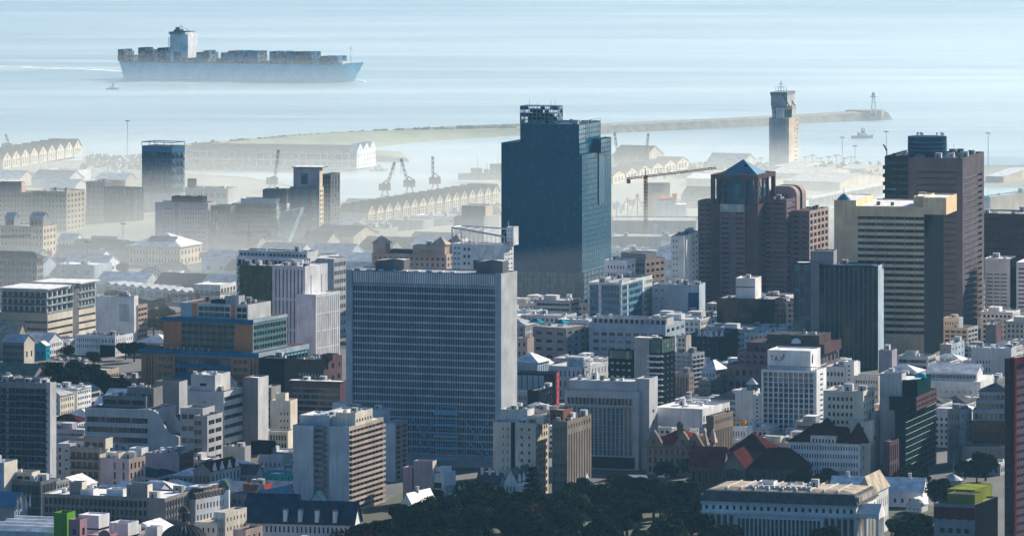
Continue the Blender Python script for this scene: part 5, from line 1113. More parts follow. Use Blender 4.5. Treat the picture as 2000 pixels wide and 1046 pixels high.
def parliament():
    b = Bd('parliament_building', 'long white colonnaded building with a black mansard roof and red walls below', 'government building', 1672, 1075, 17, short='white colonnaded mansard building')
    V = b.vol(1371, 1672, 1735, 987, wall='white_paint', swall='white_paint', roof='roof_tan', par=0, f=(.76, [(.22, G(1,5,.7,.9,g='brick',wp='red_panel',pier=.9,r=1.4,mt=.5)), (.56, G(1,20,.72,.8,g='glass_warm',wp='window',r=1.6,mt=1)), (.22, G(1,5,.7,.9,g='brick',wp='red_panel',pier=.9,r=1.4,mt=.5))], G(1,22,.40,.62,g='glass_black',mt=1.2,mb=.6)), sd=(.76, G(1,6,.7,.9,g='brick',pier=.6,r=1.2), G(1,6,.36,.45,g='glass_black',mt=1.5)), dmax=40)
    x0, x1, d, z = V['x0'], V['x1'], V['y1'], V['z1']
    k = MB(); k.hull([(x0-1,-1,z),(x1+1,-1,z),(x1+1,d+1,z),(x0-1,d+1,z)], [(x0+1.4,1.8,z+4.6),(x1-1.4,1.8,z+4.6),(x1-1.4,d-1.8,z+4.6),(x0+1.4,d-1.8,z+4.6)], 'roof_dark'); k.obj('mansard_roof', b.root)
    k = MB(); k.hull([(x0+2,6,z+4.61),(x1-2,6,z+4.61),(x1-2,d-2.4,z+4.61),(x0+2,d-2.4,z+4.61)], [(x0+8,10,z+5.6),(x1-8,10,z+5.6),(x1-8,d-8,z+5.6),(x0+8,d-8,z+5.6)], 'roof_tan'); k.obj('upper_roof', b.root)
    k = MB(); k.box(x0-.6, x1+.6, -.9, -.03, z-1.2, z-.3, 'off_white'); k.box(x0-.5, x1+.5, -1.3, -.03, z*.76-.5, z*.76+.3, 'white_paint'); k.obj('cornice', b.root)
    for i in range(14):
        k = MB(); v = 3+(d-6)*i/13; k.box(x1-1.6, x1+.9, v-.4, v+.4, z+1.2, z+3.6, 'cream'); k.obj('dormer', b.root)
    for i in range(26):
        k = MB(); u = x0+4+(x1-x0-8)*i/25; k.box(u-.5, u+.5, .3, 2, z+1.4, z+3.2, 'granite', 'roof_dark'); k.obj('dormer', b.root)
    for i in range(12):
        k = MB(); u = x0+20+(x1-x0-44)*i/11; k.box(u-1, u+1, 10.4, 11.6, z+5.3, z+6.5, 'dish_white'); k.obj('roof_light', b.root)
    b.vol(1481, 1511, 1523, 940, z0=z+4, v0=20, wall='white_paint', roof='roof_white', d=7); b.vol(1406, 1426, 1430, 952, z0=z+4, v0=8, wall='white_paint', roof='roof_white', d=6)
    for i in range(9):
        k = MB(); u = x0+10+(x1-x0-20)*i/8; k.box(u-.25, u+.25, 6.4, d-6, z+5.0, z+5.95, 'off_white'); k.obj('roof_seam', b.root)
    b.clutter(dict(x0=x0+14, x1=x1-10, y0=12, y1=d-8), 9, z+5.6)
    # portico on the right
    k = MB(); px0, px1 = b.la(1690, -2), b.la(1726, -2)
    k = MB(); q0, q1 = x1+1, x1+10
    v0, v1 = 2, 14
    k.box(q0-1, q1, v0, v1, z*.72, z*.82, 'white_paint'); k.hull([(q0-1,v0,z*.82),(q1,v0,z*.82),(q1,v1,z*.82),(q0-1,v1,z*.82)], [(q0-1,(v0+v1)/2-.1,z*.82+4),(q1,(v0+v1)/2-.1,z*.82+4),(q1,(v0+v1)/2+.1,z*.82+4),(q0-1,(v0+v1)/2+.1,z*.82+4)], 'white_paint', 'roof_zinc'); k.obj('portico', b.root)
    for (u, v) in ((q1-.8,v0+.8),(q1-.8,v0+4),(q1-.8,v1-4),(q1-.8,v1-.8),(q0+2.5,v0+.8)):
        k = MB(); k.cyl(u, v, .65, 0, z*.72, 'white_paint', 10, .52); k.box(u-.85,u+.85,v-.85,v+.85,z*.70,z*.72-.01,'white_paint'); k.obj('column', b.root)
    # rear wing with tan roof
    R = b.vol(1672, 1700, 1752, 985, v0=d+2, wall='off_white', roof='roof_tan', par=0, w=None, d=36, z1=z, sd=G(2,9,.3,.45,g='glass_black')); b.hip(R, 8, 'roof_tan', .8)
    b.done()
parliament()
gabled_house('government_building', 'long building under a pale zinc hipped roof behind the mansard building', 'government building', 1620, 1802, 1813, 962, 990, 12, 6, 'white_paint', 'roof_white', 'x', G(1,12,.3,.4), None, chim=3, short='pale zinc hipped roof')
gabled_house('house', 'small white gabled house below the zinc hipped roof', 'house', 1770, 1800, 1812, 985, 1000, 25, 3, 'white_paint', 'roof_white', 'y', G(1,3,.3,.4))
b = Bd('gatehouse', 'little red and white lodge with a flagpole on its dark roof among trees', 'lodge', 1735, 940, 20)
V = b.vol(1702, 1735, 1748, 925, wall='brick', roof='roof_dark', par=0, f=G(1,3,.3,.5), dmax=12); b.hip(V, 4, 'roof_dark', .6)
k = MB(); k.bar((-5,5,V['z1']+3),(-5,5,V['z1']+16),.12,'frame_white',5,.05); k.obj('flagpole', b.root)
for u in (-9, -.5): k = MB(); k.box(u-.6,u+.6,2,3.2,V['z1'],V['z1']+4,'brick'); k.dome(u,2.6,V['z1']+4,.8,'dish_white',8,3); k.obj('chimney', b.root)
b.done()
b = Bd('gatehouse', 'round grey pavilion with a conical zinc roof and a thin pole', 'pavilion', 1868, 955, 20)
V = b.vol(1848, 1868, 1880, 938, wall='concrete', roof='roof_grey', par=0, dmax=8)
k = MB(); k.cyl((V['x0']+V['x1'])/2, 4, 5, V['z1'], V['z1']+2.6, 'roof_zinc', 12, .4); k.bar(((V['x0']+V['x1'])/2,4,V['z1']+2),((V['x0']+V['x1'])/2,4,V['z1']+14),.1,'frame_white',5,.05); k.obj('conical_roof', b.root); b.done()
b = Bd('office_building', 'grey building with a flat lime green and brown rooftop', 'office building', 1903, 1120, 22, short='lime roofed building')
V = b.vol(1824, 1904, 1962, 985, wall='concrete', swall='near_black', roof='roof_lime', f=(.72, G(4,4,.55,.42,g='glass_black',ml=2,mr=2,mt=.5), (.55, G(1,4,.4,.3,g='glass_black'), None)), dmax=34)
k = MB(); k.box(V['x0'], V['x1']+.2, -.3, -.03, V['z1']-6.5, V['z1']-1.5, 'maroon'); k.obj('red_band', b.root)
U = b.vol(1850, 1904, 1962, 962, z0=V['z1']-.8, v0=3, wall='roof_limew', roof='roof_brown', d=12, par=.3, z1=V['z1']+4); W = b.vol(1850, 1904, 1962, 940, z0=V['z1']-.8, v0=15.5, wall='roof_limew', roof='roof_lime', d=26, par=.3, z1=V['z1']+4.5); b.done()
b = Bd('office_tower', 'tall dark brick tower of small windows with a maroon corner stripe', 'office tower', 1975, 1130, 30, short='maroon striped brick tower')
V = b.vol(1962, 1975, 2060, 700, wall='brown_dark', swall='brown_stone', roof='roof_white', f=G(26,2,.6,.4,g='glass_black'), sd=(.93, G(25,14,.55,.36,ml=2.5,g='glass_warm',span='granite'), None), dmax=60)
k = MB(); k.box(-.4, 1.8, -.6, 1.5, 0, V['z1']+.4, 'maroon'); k.obj('corner_stripe', b.root); k = MB(); k.box(.05, .9, 1.5, V['y1'], V['z1']-3, V['z1']+.3, 'maroon', 'roof_white'); k.obj('roof_band', b.root); b.done()

def stepped_brick():
    b = Bd('apartment_building', 'terraced block of brick lower floors and white setback upper floors', 'apartment building', 1962, 905, 10, short='terraced brick and white block')
    V = b.vol(1898, 1972, 1990, 822, wall='brick', roof='roof_grey', f=G(5,9,.6,.45,g='glass_black',slab=.5,mt=.3), sd=None, dmax=20)
    z = V['z1']
    for i, (p, yt) in enumerate(((1900, 800), (1906, 782), (1912, 765))):
        k = b.vol(p, 1972, 1990, yt, z0=z-.5, v0=1.5*(i+1), wall='concrete_light', roof='roof_dark', f=G(1,7,.8,.7,g='glass'), dmax=16); z = k['z1']
    k['z1'] = z; b.hip(k, 4, 'roof_dark', .5)
    b.vol(1885, 1900, 1905, 862, v0=-1, wall='concrete', roof='roof_grey', d=12); b.vol(1878, 1975, 1985, 872, v0=-16, wall='warm_grey', roof='roof_dark', d=14)
    b.done()
stepped_brick()
b = Bd('office_building', 'old grey classical block in the shaded side street', 'office building', 1878, 905, 35)
V = b.vol(1850, 1876, 1898, 800, wall='concrete', swall='concrete_light', roof='roof_dark', f=G(5,4,.35,.5), sd=G(6,4,.4,.5,g='glass_black'), cl=5); b.vol(1852, 1874, 1888, 838, v0=-6, wall='concrete', roof='roof_grey', d=6, f=G(3,4,.3,.5)); b.done()
b = Bd('office_building', 'white office with strips of dark windows rising at the right edge', 'office building', 1973, 645, 15, short='white strip-windowed office')
V = b.vol(1923, 1973, 1985, 505, wall='white_paint', roof='roof_white', f=G(15,3,.86,.32,g='glass_black',mt=9,ml=1,mr=2), d=22, swall='near_black', cl=2)
b.vol(1985, 2040, 2060, 512, v0=-1, wall='white_paint', roof='roof_white', f=G(15,3,.9,.32,g='glass_black',mt=3,ml=1), z1=V['z1']-2, cl=2); b.done()
b = Bd('office_building', 'wide dark reddish brown block at the right edge behind the white office', 'office building', 1990, 595, 12, short='dark reddish brown block')
V = b.vol(1916, 2030, 2060, 418, wall='maroon_brown', roof='roof_grey', f=G(12,12,.7,.2,g='glass_black'), dmax=40, cl=4); b.done()
b = Bd('office_building', 'small framed grey office with a white rooftop cabin beside the black side face', 'office building', 1890, 672, 24)
V = b.vol(1843, 1890, 1910, 640, wall='concrete_light', roof='roof_dark', f=G(3,4,.8,.6,g='glass_black'), sd=G(3,3,.8,.6), cl=2); b.vol(1843, 1873, 1881, 620, z0=V['z1']-.8, v0=4, wall='off_white', roof='roof_white', f=G(1,6,.5,.4,g='glass_black'), dmax=12, cl=3); b.done()
b = Bd('office_building', 'pink and pale blue low block with an overhanging white roof', 'office building', 1876, 716, 20)
V = b.vol(1836, 1858, 1896, 672, wall='beige_pink', swall='pale_blue', roof='roof_white', f=G(3,1,.5,.1), sd=G(3,4,.3,.4), dmax=30, cl=1); b.done()
b = Bd('office_building', 'brown parking block below the white strip-windowed office', 'office building', 1992, 690, 10)
V = b.vol(1924, 1945, 1990, 634, wall='warm_grey', swall='brown_stone', roof='roof_grey', dmax=40, cl=3); b.done()
b = Bd('office_building', 'long plain pale wall building with a few square windows near the maroon tower', 'office building', 1960, 760, 14, short='long plain pale wall building')
V = b.vol(1896, 1975, 1990, 680, wall='concrete_light', roof='roof_white', f=G(4,5,.4,.45,mt=6,ml=3,mr=12,g='glass_black'), cl=5, d=18); b.done()
b = Bd('department_store', 'broad store with a bright white monitor roof and clerestory strip', 'department store', 1915, 800, 14, short='white monitor-roofed store')
V = b.vol(1795, 1915, 1960, 745, wall='off_white', roof='roof_white', f=G(3,10,.5,.4,g='glass_light',mt=4), dmax=46, par=.4)
U = b.vol(1812, 1908, 1930, 728, z0=V['z1']-.4, v0=8, wall='off_white', roof='roof_white', par=0, d=20, f=G(1,14,.9,.6,g='glass_blue',mt=.4,mb=.6)); b.gable(U, 4, 'roof_white', 'off_white', 'x', .6); b.done()
b = Bd('office_building', 'mauve blank gabled block in front of the cream gold banded tower', 'office building', 1742, 742, 17)
V = b.vol(1716, 1742, 1752, 684, wall='lilac', roof='roof_dark', cl=1); b.done()
b = Bd('office_building', 'low cream building with brown louvre bays between hotel and blank stair tower', 'office building', 1650, 800, 17, short='low louvred cream building')
V = b.vol(1612, 1650, 1680, 716, wall='off_white', roof='roof_grey', f=G(4,5,.6,.4,g='glass'), sd=G(5,2,.4,.4), cl=5); b.vol(1648, 1668, 1678, 706, z0=10, v0=2, wall='white_paint', roof='roof_white', d=10, f=G(6,1,.3,.3,g='glass_black')); b.done()
b = Bd('office_building', 'cream office with a bright white roof and small windows by the blank tower', 'office building', 1718, 812, 17)
V = b.vol(1668, 1716, 1724, 734, wall='cream', roof='roof_white', f=G(5,9,.6,.4,g='glass'), dmax=16); b.done()
b = Bd('office_building', 'pink classical building with tall pilasters beside the black lift wall tower', 'office building', 1352, 800, 30, short='pink pilastered building')
V = b.vol(1314, 1346, 1356, 728, wall='beige_pink', roof='roof_white', f=G(1,5,.4,.86,g='glass_black',muh=5,pier=.5), sd=G(6,2,.4,.4), cl=3); b.done()
b = Bd('apartment_building', 'cream stepped block of balconies behind the pink pilastered building', 'apartment building', 1356, 758, 30)
V = b.vol(1310, 1352, 1376, 690, wall='concrete_light', roof='roof_grey', f=G(7,4,.7,.5,g='glass',slab=1,mt=1), sd=G(7,3,.7,.5,g='glass_black',slab=.8), cl=2); b.vol(1322, 1340, 1350, 655, z0=V['z1']-.8, v0=5, wall='cream', roof='roof_grey', f=G(3,2,.6,.5), dmax=8); b.done()
b = Bd('office_building', 'dark roofed arcade block curving between the pink building and the bank', 'office building', 1400, 792, 40)
V = b.vol(1364, 1388, 1410, 744, wall='concrete_dark', swall='stone_dark', roof='roof_brown', f=G(4,5,.5,.5), sd=G(4,4,.5,.5), cl=2); b.done()
b = Bd('office_building', 'ornate corner building with a zinc roof dome near the brown bank', 'office building', 1412, 782, 35)
V = b.vol(1370, 1398, 1420, 722, wall='pale_blue', roof='roof_zinc', par=0, f=G(4,4,.4,.5), sd=G(4,4,.4,.5)); b.hip(V, 5, 'roof_zinc', .5); b.done()
b = Bd('shop_building', 'low block with an orange rooftop tank below the stair block', 'commercial building', 1462, 880, 22)
V = b.vol(1428, 1458, 1470, 832, wall='white_paint', roof='roof_dark', f=G(2,5,.4,.5), cl=2); k = MB(); k.box(-13,-3,3,6,V['z1']-.8,V['z1']+2.6,'orange'); k.obj('water_tank', b.root); b.done()
b = Bd('office_building', 'long flat white roof terrace building beside the black lift wall tower', 'office building', 1382, 845, 22)
V = b.vol(1310, 1376, 1432, 798, wall='off_white', roof='roof_white', f=G(2,6,.3,.4), sd=G(2,9,.6,.5), cl=6, dmax=40); b.done()
# =================================================================== the harbour
def gabled_row(name, label, p0, p1, n, depth, eave, peak, wl, rf, group=None, back=False, short=None):
    """a long building whose gables face the camera side of the line p0 -> p1 (world xy)"""
    dx, dy = p1[0]-p0[0], p1[1]-p0[1]; L = math.hypot(dx, dy); rot = math.atan2(dy, dx)
    root = empty(name, (p0[0], p0[1], 0), rot); tag(root, label, 'waterfront building', group)
    s = L/n; k = MB(); r = MB(); sp = G(3, 3, .38, .55, ml=1.2, mr=1.2, mt=.4, mb=1, g='glass', r=.3)
    W = MB()
    for i in range(n):
        x0, x1 = i*s, (i+1)*s; xm = (x0+x1)/2
        W.poly([(x0,0,0),(x1,0,0),(x1,0,eave),(xm,0,peak),(x0,0,eave)], wl)
        W.poly([(x1,depth,0),(x0,depth,0),(x0,depth,eave),(xm,depth,peak),(x1,depth,eave)], wl)
        for (a, b) in ((x0, xm), (xm, x1)):
            za, zb = (eave, peak) if a == x0 else (peak, eave)
            r.poly([(a,-.8,za+.15),(b,-.8,zb+.15),(b,depth+.6,zb+.15),(a,depth+.6,za+.15)], rf)
        for t in (-.5,): W.box(x0-.35, x0+.35, -.9, -.05, 0, eave+.6, wl)
        g = MB()
        for j in range(3):
            for q in range(3):
                u = x0+s*(.2+.24*q); z = 1.5+(eave-2.5)*j/3; g.box(u, u+s*.14, -.12, -.02, z, z+(eave)/3*.6, 'glass')
        g.box(xm-1.1, xm+1.1, -.12, -.02, eave+.2, eave+(peak-eave)*.5, 'glass')
        g.obj('window', root)
    W.poly([(0,0,0),(0,0,eave),(0,depth,eave),(0,depth,0)], wl); W.poly([(L,0,0),(L,depth,0),(L,depth,eave),(L,0,eave)], wl)
    W.obj('wall', root); r.obj('roof', root)
    if short: BUILT.append((short, *gp(0,0)) if False else (short, (p0[0]+p1[0])/2, (p0[1]+p1[1])/2))
    FPS.append([p0, p1, (p1[0]-dy/L*depth, p1[1]+dx/L*depth), (p0[0]-dy/L*depth, p0[1]+dx/L*depth)])
    return root
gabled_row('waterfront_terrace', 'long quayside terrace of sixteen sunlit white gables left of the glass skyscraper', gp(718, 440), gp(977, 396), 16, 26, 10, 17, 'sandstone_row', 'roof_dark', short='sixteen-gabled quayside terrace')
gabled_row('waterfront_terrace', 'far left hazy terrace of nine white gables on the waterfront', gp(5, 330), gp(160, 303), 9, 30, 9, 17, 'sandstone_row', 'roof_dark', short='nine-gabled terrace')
gabled_row('waterfront_terrace', 'short faint row of gabled sheds just right of the glass skyscraper', gp(1196, 360), gp(1345, 328), 6, 24, 7, 12, 'sandstone_row', 'roof_dark')
gabled_row('workshop', 'long white sawtooth-roofed workshop range across the left middle distance', gp(205, 576), gp(415, 598), 13, 14, 7.5, 9.5, 'white_paint', 'roof_zinc', short='white sawtooth workshop')

def shed():
    b = Bd('quay_warehouse', 'long pillared quay warehouse ending in three white gables', 'warehouse', 697, 330, 15, short='pillared quay warehouse')
    V = b.vol(362, 697, 734, 298, wall='off_white', roof='roof_dark', par=0, f=G(2,24,.86,.72,ml=.5,mr=.5,mt=.6,mb=.3,g='glass',r=1.2,sep=True,wp='bay'), sd=G(3,6,.3,.5,g='glass'))
    D = V['y1']; z = V['z1']; k = MB(); k.hull([(V['x0'],-1,z),(V['x1'],-1,z),(V['x1'],D+1,z),(V['x0'],D+1,z)], [(V['x0'],D*.4,z+5),(V['x1']-2,D*.4,z+5),(V['x1']-2,D*.6,z+5),(V['x0'],D*.6,z+5)], 'roof_dark'); k.obj('roof', b.root)
    for i in range(3):
        k = MB(); v0 = D*i/3; v1 = D*(i+1)/3; vm = (v0+v1)/2; k.hull([(V['x1']+.3,v0,z-1),(V['x1']+.3,v1,z-1),(V['x1']+.3,v1,z+1),(V['x1']+.3,vm,z+8),(V['x1']+.3,v0,z+1)], [(V['x1']-8,v0,z-1),(V['x1']-8,v1,z-1),(V['x1']-8,v1,z+1),(V['x1']-8,vm,z+8),(V['x1']-8,v0,z+1)], 'white_paint', 'roof_dark'); g = k.obj('gable', b.root)
        k = MB(); 
        for q in (-1.8, .4): k.box(V['x1']+.35, V['x1']+.45, vm+q, vm+q+1.4, z+1, z+4, 'glass')
        k.obj('window', g)
    b.done()
shed()

def silo_hotel():
    b = Bd('silo_hotel', 'blue glass box tower with folded faceted windows above a blank concrete base', 'tower', 342, 412, 30, short='faceted blue glass tower')
    z = b.lz(378, 0, 0)
    base = b.vol(278, 335, 361, 378, wall='concrete_light', roof='roof_grey', par=0, f=None, sd=None)
    V = b.vol(277, 336, 361, 286, z0=z+.05, v0=-.3, wall='steel_blue', roof='roof_dark', f=G(5,6,.86,.84,ml=.3,mr=.3,mt=4.5,mb=.3,g='glass_teal',muh=1,mul=1,fr='frame_blue',r=.5), sd=G(5,3,.86,.84,ml=.3,mr=.3,mt=4.5,mb=.3,g='glass_teal',muh=1,mul=1,fr='frame_blue',r=.5), par=.5)
    # pillowed windows: low glass pyramids standing out of each bay
    for fx, n, L in ((0, 6, V['x1']-V['x0']), (1, 3, V['y1']-V['y0'])):
        for j in range(5):
            for i in range(n):
                k = MB(); hz = (V['z1']-4.8-z-.3)/5; zb = z+.4+hz*j; u0 = L*i/n+.6; u1 = L*(i+1)/n-.6; c = ((u0+u1)/2, zb+hz*.45)
                def P(u, q, zz): return (V['x0']+u, V['y0']-q, zz) if fx == 0 else (V['x1']+q, V['y0']+u, zz)
                R = [P(u0,.0,zb+.3), P(u1,.0,zb+.3), P(u1,.0,zb+hz*.86), P(u0,.0,zb+hz*.86)]; A = P(c[0], .9, c[1])
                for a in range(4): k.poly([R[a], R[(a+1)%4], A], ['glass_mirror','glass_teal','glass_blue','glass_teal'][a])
                k.obj('faceted_window', b.root)
    k = MB(); zt = V['z1']+3.2; x0,x1,y0,y1 = V['x0'],V['x1'],V['y0'],V['y1']
    for (u, v) in ((x0,y0),(x1,y0),(x1,y1),(x0,y1),((x0+x1)/2,y0),(x0+(x1-x0)*.25,y0),(x0+(x1-x0)*.75,y0)): k.bar((u,v,V['z1']),(u,v,zt),.3,'steel_blue')
    for a, c in (((x0,y0),(x1,y0)),((x1,y0),(x1,y1)),((x1,y1),(x0,y1)),((x0,y1),(x0,y0))): k.bar((*a,zt),(*c,zt),.35,'steel_blue')
    k.obj('roof_frame', b.root); b.done()
silo_hotel()
b = Bd('museum_block', 'low faceted wing with leaning glass bays right of the faceted blue tower', 'building', 445, 418, 20)
V = b.vol(361, 445, 466, 368, wall='concrete_light', roof='moss', f=G(1,7,.7,.5,mt=2,mb=12,g='glass_teal'), cl=4, dmax=40); b.vol(366, 380, 384, 349, z0=V['z1']-.8, v0=3, wall='dark_clad', roof='roof_grey', dmax=8); b.done()
b = Bd('office_building', 'dark cubic glass block left of the faceted blue tower', 'office building', 258, 432, 35, short='dark cubic glass block')
V = b.vol(203, 258, 280, 367, wall='dark_clad', swall='dark_clad', roof='moss', f=G(6,1,.99,.92,mul=9,g='glass_blue',r=.12), sd=G(6,1,.99,.92,mul=4,g='glass_blue',r=.12)); 
b.vol(168, 205, 208, 356, v0=10, wall='beige_pink', swall='beige_pink', roof='roof_grey', f=G(6,4,.3,.3,g='glass_black'), w=None, d=26, z1=V['z1']+3, cl=3); b.done()
b = Bd('apartment_building', 'wide beige hotel wing of many small windows at the left edge of the harbour', 'apartment building', 60, 446, 10, short='wide beige hotel wing')
V = b.vol(-60, 62, 66, 375, wall='sand', roof='roof_grey', f=G(7,17,.42,.5,g='glass'), d=20, cl=4, w=None); b.vol(-20, 42, 48, 356, z0=V['z1']-.8, v0=3, wall='beige_pink', roof='roof_brown', d=12, cl=2); b.done()
b = Bd('apartment_building', 'beige angled hotel wing with pilasters right of the wide hotel wing', 'apartment building', 130, 452, 22)
V = b.vol(62, 130, 166, 374, wall='sand', roof='roof_grey', f=G(7,9,.42,.5,g='glass'), sd=G(7,5,.45,.5,g='glass'), cl=4); b.done()
b = Bd('office_building', 'pale violet twin panel office with small windows before the faceted blue tower', 'office building', 406, 478, 15, short='pale violet twin office')
V = b.vol(303, 406, 412, 396, wall='lilac', roof='roof_dark', f=[(.38, G(8,6,.7,.38,ml=6,mr=2,mt=3,g='glass')), (.06, 'concrete_dark'), (.56, G(8,9,.7,.38,ml=2,mr=2,mt=3,g='glass'))], d=20)
b.vol(335, 395, 400, 384, z0=V['z1']-.8, v0=4, wall='dark_clad', roof='roof_dark', d=12, cl=3); b.done()
b = Bd('office_building', 'dark block covered in a lattice of pink and white vertical fins', 'office building', 450, 480, 15)
V = b.vol(411, 450, 455, 402, wall='concrete_dark', roof='roof_dark', d=20, f=G(1,11,.5,.85,mt=4,mb=2,g='glass_black')); 
k = MB(); rr = random.Random(4)
for i in range(44): u = V['x0']+2+rr.random()*(V['x1']-V['x0']-4); z = rr.uniform(3, V['z1']-9); k.box(u,u+.5,-.5,-.1,z,z+rr.uniform(3,7),rr.choice(['pink','off_white','mid_grey']))
k.obj('fin', b.root); b.done()
b = Bd('office_building', 'hazy blue grey glass office with a slanted glazed corner', 'office building', 540, 478, 12, short='slant-cornered hazy office')
V = b.vol(453, 540, 560, 398, wall='mid_grey', roof='roof_grey', f=G(8,1,1,.7,mul=16,g='glass_blue'), sd=G(8,1,1,.6,mul=3,g='glass_light'), cl=4, dmax=40)
b.vol(470, 540, 552, 388, z0=V['z1']-.8, v0=5, wall='off_white', roof='roof_white', dmax=16); b.vol(513, 560, 575, 370, z0=V['z1']-.8, v0=16, wall='concrete_dark', roof='roof_grey', dmax=14, cl=3)
k = MB(); x1 = V['x1']; k.hull([(x1-1,-.5,2),(x1+9,-.5,2),(x1+9,12,2),(x1-1,12,2)], [(x1+5,-.5,V['z1']-6),(x1+20,-.5,V['z1']-3),(x1+20,12,V['z1']-3),(x1+5,12,V['z1']-6)], 'glass_light', 'off_white'); k.obj('slanted_glazing', b.root); b.done()
b = Bd('office_building', 'tall hazy building with a square framed head and glowing sunlit end wall', 'office building', 628, 470, 14, short='square-headed hazy building')
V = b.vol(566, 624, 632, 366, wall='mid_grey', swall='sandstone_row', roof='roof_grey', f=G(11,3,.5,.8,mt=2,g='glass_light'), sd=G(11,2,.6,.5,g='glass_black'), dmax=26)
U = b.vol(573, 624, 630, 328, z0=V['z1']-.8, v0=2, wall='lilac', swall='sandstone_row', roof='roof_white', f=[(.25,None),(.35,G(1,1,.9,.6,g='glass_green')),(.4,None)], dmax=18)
k = MB(); k.box(U['x0']-1,U['x1']+2.5,0,19,U['z1']+.02,U['z1']+.8,'concrete_dark','roof_white'); k.obj('roof_slab', b.root); b.done()
b = Bd('apartment_building', 'round cornered blue glass tower with a planted roof beside the square-headed building', 'apartment tower', 650, 462, 18)
V = b.vol(628, 646, 664, 340, wall='concrete_dark', roof='moss', f=G(13,3,.7,.7,g='glass_teal',r=.5), sd=G(13,3,.7,.8,g='glass_blue',r=.5), dmax=24); b.done()
gabled_house('warehouse', 'dark pitched warehouse with a sunlit gable below the square-headed hazy building', 'warehouse', 605, 690, 740, 462, 486, 28, 7, 'sandstone_row', 'roof_dark', 'x', None, None, short='sunlit gable warehouse')
gabled_house('warehouse', 'smaller pitched warehouse left of the sunlit gable warehouse', 'warehouse', 588, 640, 664, 470, 490, 28, 6, 'sandstone_row', 'roof_dark', 'x')
b = Bd('warehouse', 'big plain hazy grey warehouse close to the left foot of the glass skyscraper', 'warehouse', 945, 470, 14, short='big plain grey warehouse')
V = b.vol(886, 945, 985, 424, wall='shed_grey', roof='roof_grey', dmax=50); b.vol(902, 948, 962, 402, z0=V['z1']-.8, v0=6, wall='shed_grey', swall='sand', roof='roof_grey', dmax=24); b.done()
b = Bd('market_hall', 'cream hall with solar panels on a broad white hipped roof', 'hall', 372, 520, 20, short='cream solar-roofed hall')
V = b.vol(252, 352, 398, 482, wall='sandstone_row', roof='roof_white', par=0, f=G(2,16,.6,.5,g='glass'), sd=G(2,6,.5,.5), dmax=40); b.hip(V, 9, 'roof_white', 1.5)
for i in range(3):
    k = MB(); u = V['x0']+(V['x1']-V['x0'])*(.3+.17*i); k.hull([(u,6,V['z1']+3.2),(u+8,6,V['z1']+3.2),(u+8,13,V['z1']+6.4),(u,13,V['z1']+6.4)], [(u,5.8,V['z1']+3.6),(u+8,5.8,V['z1']+3.6),(u+8,12.8,V['z1']+6.8),(u,12.8,V['z1']+6.8)], 'glass_blue'); k.obj('solar_panel', b.root)
b.done()
b = Bd('apartment_building', 'beige apartment house with two small gabled penthouses by the orange jib crane', 'apartment building', 85, 510, 20, short='beige twin-penthouse house')
V = b.vol(0, 84, 110, 442, wall='sand', swall='sandstone_row', roof='roof_grey', f=G(5,12,.5,.5,g='glass'), sd=G(5,4,.5,.5), dmax=40)
for (p, q, r_) in ((10, 28, 38), (58, 84, 100)):
    T = b.vol(p, q, r_, 425, z0=V['z1']-.8, v0=2, wall='concrete', roof='roof_zinc', par=0, f=G(1,3,.8,.6,g='glass'), dmax=12); b.gable(T, 3.5, 'roof_zinc', 'concrete', 'x')
b.done()
gabled_house('house', 'white twin gabled house left of the cream solar-roofed hall', 'house', 113, 148, 165, 470, 490, 22, 5, 'white_paint', 'roof_zinc', 'x', G(2,5,.4,.5), G(2,2,.4,.4))
b = Bd('house', 'low violet grey house with a pale flat roof beside the twin gabled house', 'house', 230, 494, 20)
V = b.vol(178, 230, 236, 462, wall='lilac', roof='roof_white', f=G(2,6,.3,.3), dmax=16, cl=2); b.done()
def arena():
    b = Bd('arched_hall', 'hall with a big arched white lattice end and a small white annex', 'hall', 330, 556, 18, short='arched lattice hall')
    V = b.vol(262, 328, 332, 548, wall='off_white', roof='roof_dark', par=0, d=50, z1=4)
    k = MB(); n = 12; W = V['x1']-V['x0']; P = [(V['x0']+W*i/n, 4+9*sin(pi*i/n)) for i in range(n+1)]
    for a in range(n):
        k.poly([(P[a][0],0,P[a][1]),(P[a+1][0],0,P[a+1][1]),(P[a+1][0],50,P[a+1][1]),(P[a][0],50,P[a][1])], 'roof_dark')
    k.poly([(p[0],.3,p[1]) for p in P], 'concrete'); k.obj('arched_roof', b.root)
    k = MB()
    for a in range(n): k.bar((P[a][0],-.3,P[a][1]+.2),(P[a+1][0],-.3,P[a+1][1]+.2),.4,'frame_white'); k.bar((P[a][0],-.3,max(3,P[a][1]-2.5)),(P[a+1][0],-.3,max(3,P[a+1][1]-2.5)),.25,'frame_white')
    for a in range(1, n): k.bar((P[a][0],-.3,0),(P[a][0],-.3,P[a][1]),.22,'frame_white')
    k.obj('lattice_truss', b.root)
    b.vol(326, 352, 358, 510, v0=-3, wall='white_paint', roof='roof_white', d=8, z1=10, f=G(1,3,.4,.25,mt=2,mb=5,g='glass_black')); b.done()
arena()
for (xl, xc, xr, yt, yb, lab, hh, rf) in ((95, 185, 212, 496, 508, 'dark pitched long shed left of the arched lattice hall', 5, 'roof_blue'), (140, 240, 262, 486, 500, 'dark blue pitched shed behind the long dark shed', 6, 'roof_blue'), (205, 285, 312, 490, 512, 'mossy green pitched shed beside the arched lattice hall', 6, 'roof_green')):
    gabled_house('shed', lab, 'shed', xl, xc, xr, yt, yb, 20, hh, 'warm_grey', rf, 'x')
b = Bd('workshop', 'white studio block at the right end of the sawtooth workshop', 'workshop', 438, 612, 18)
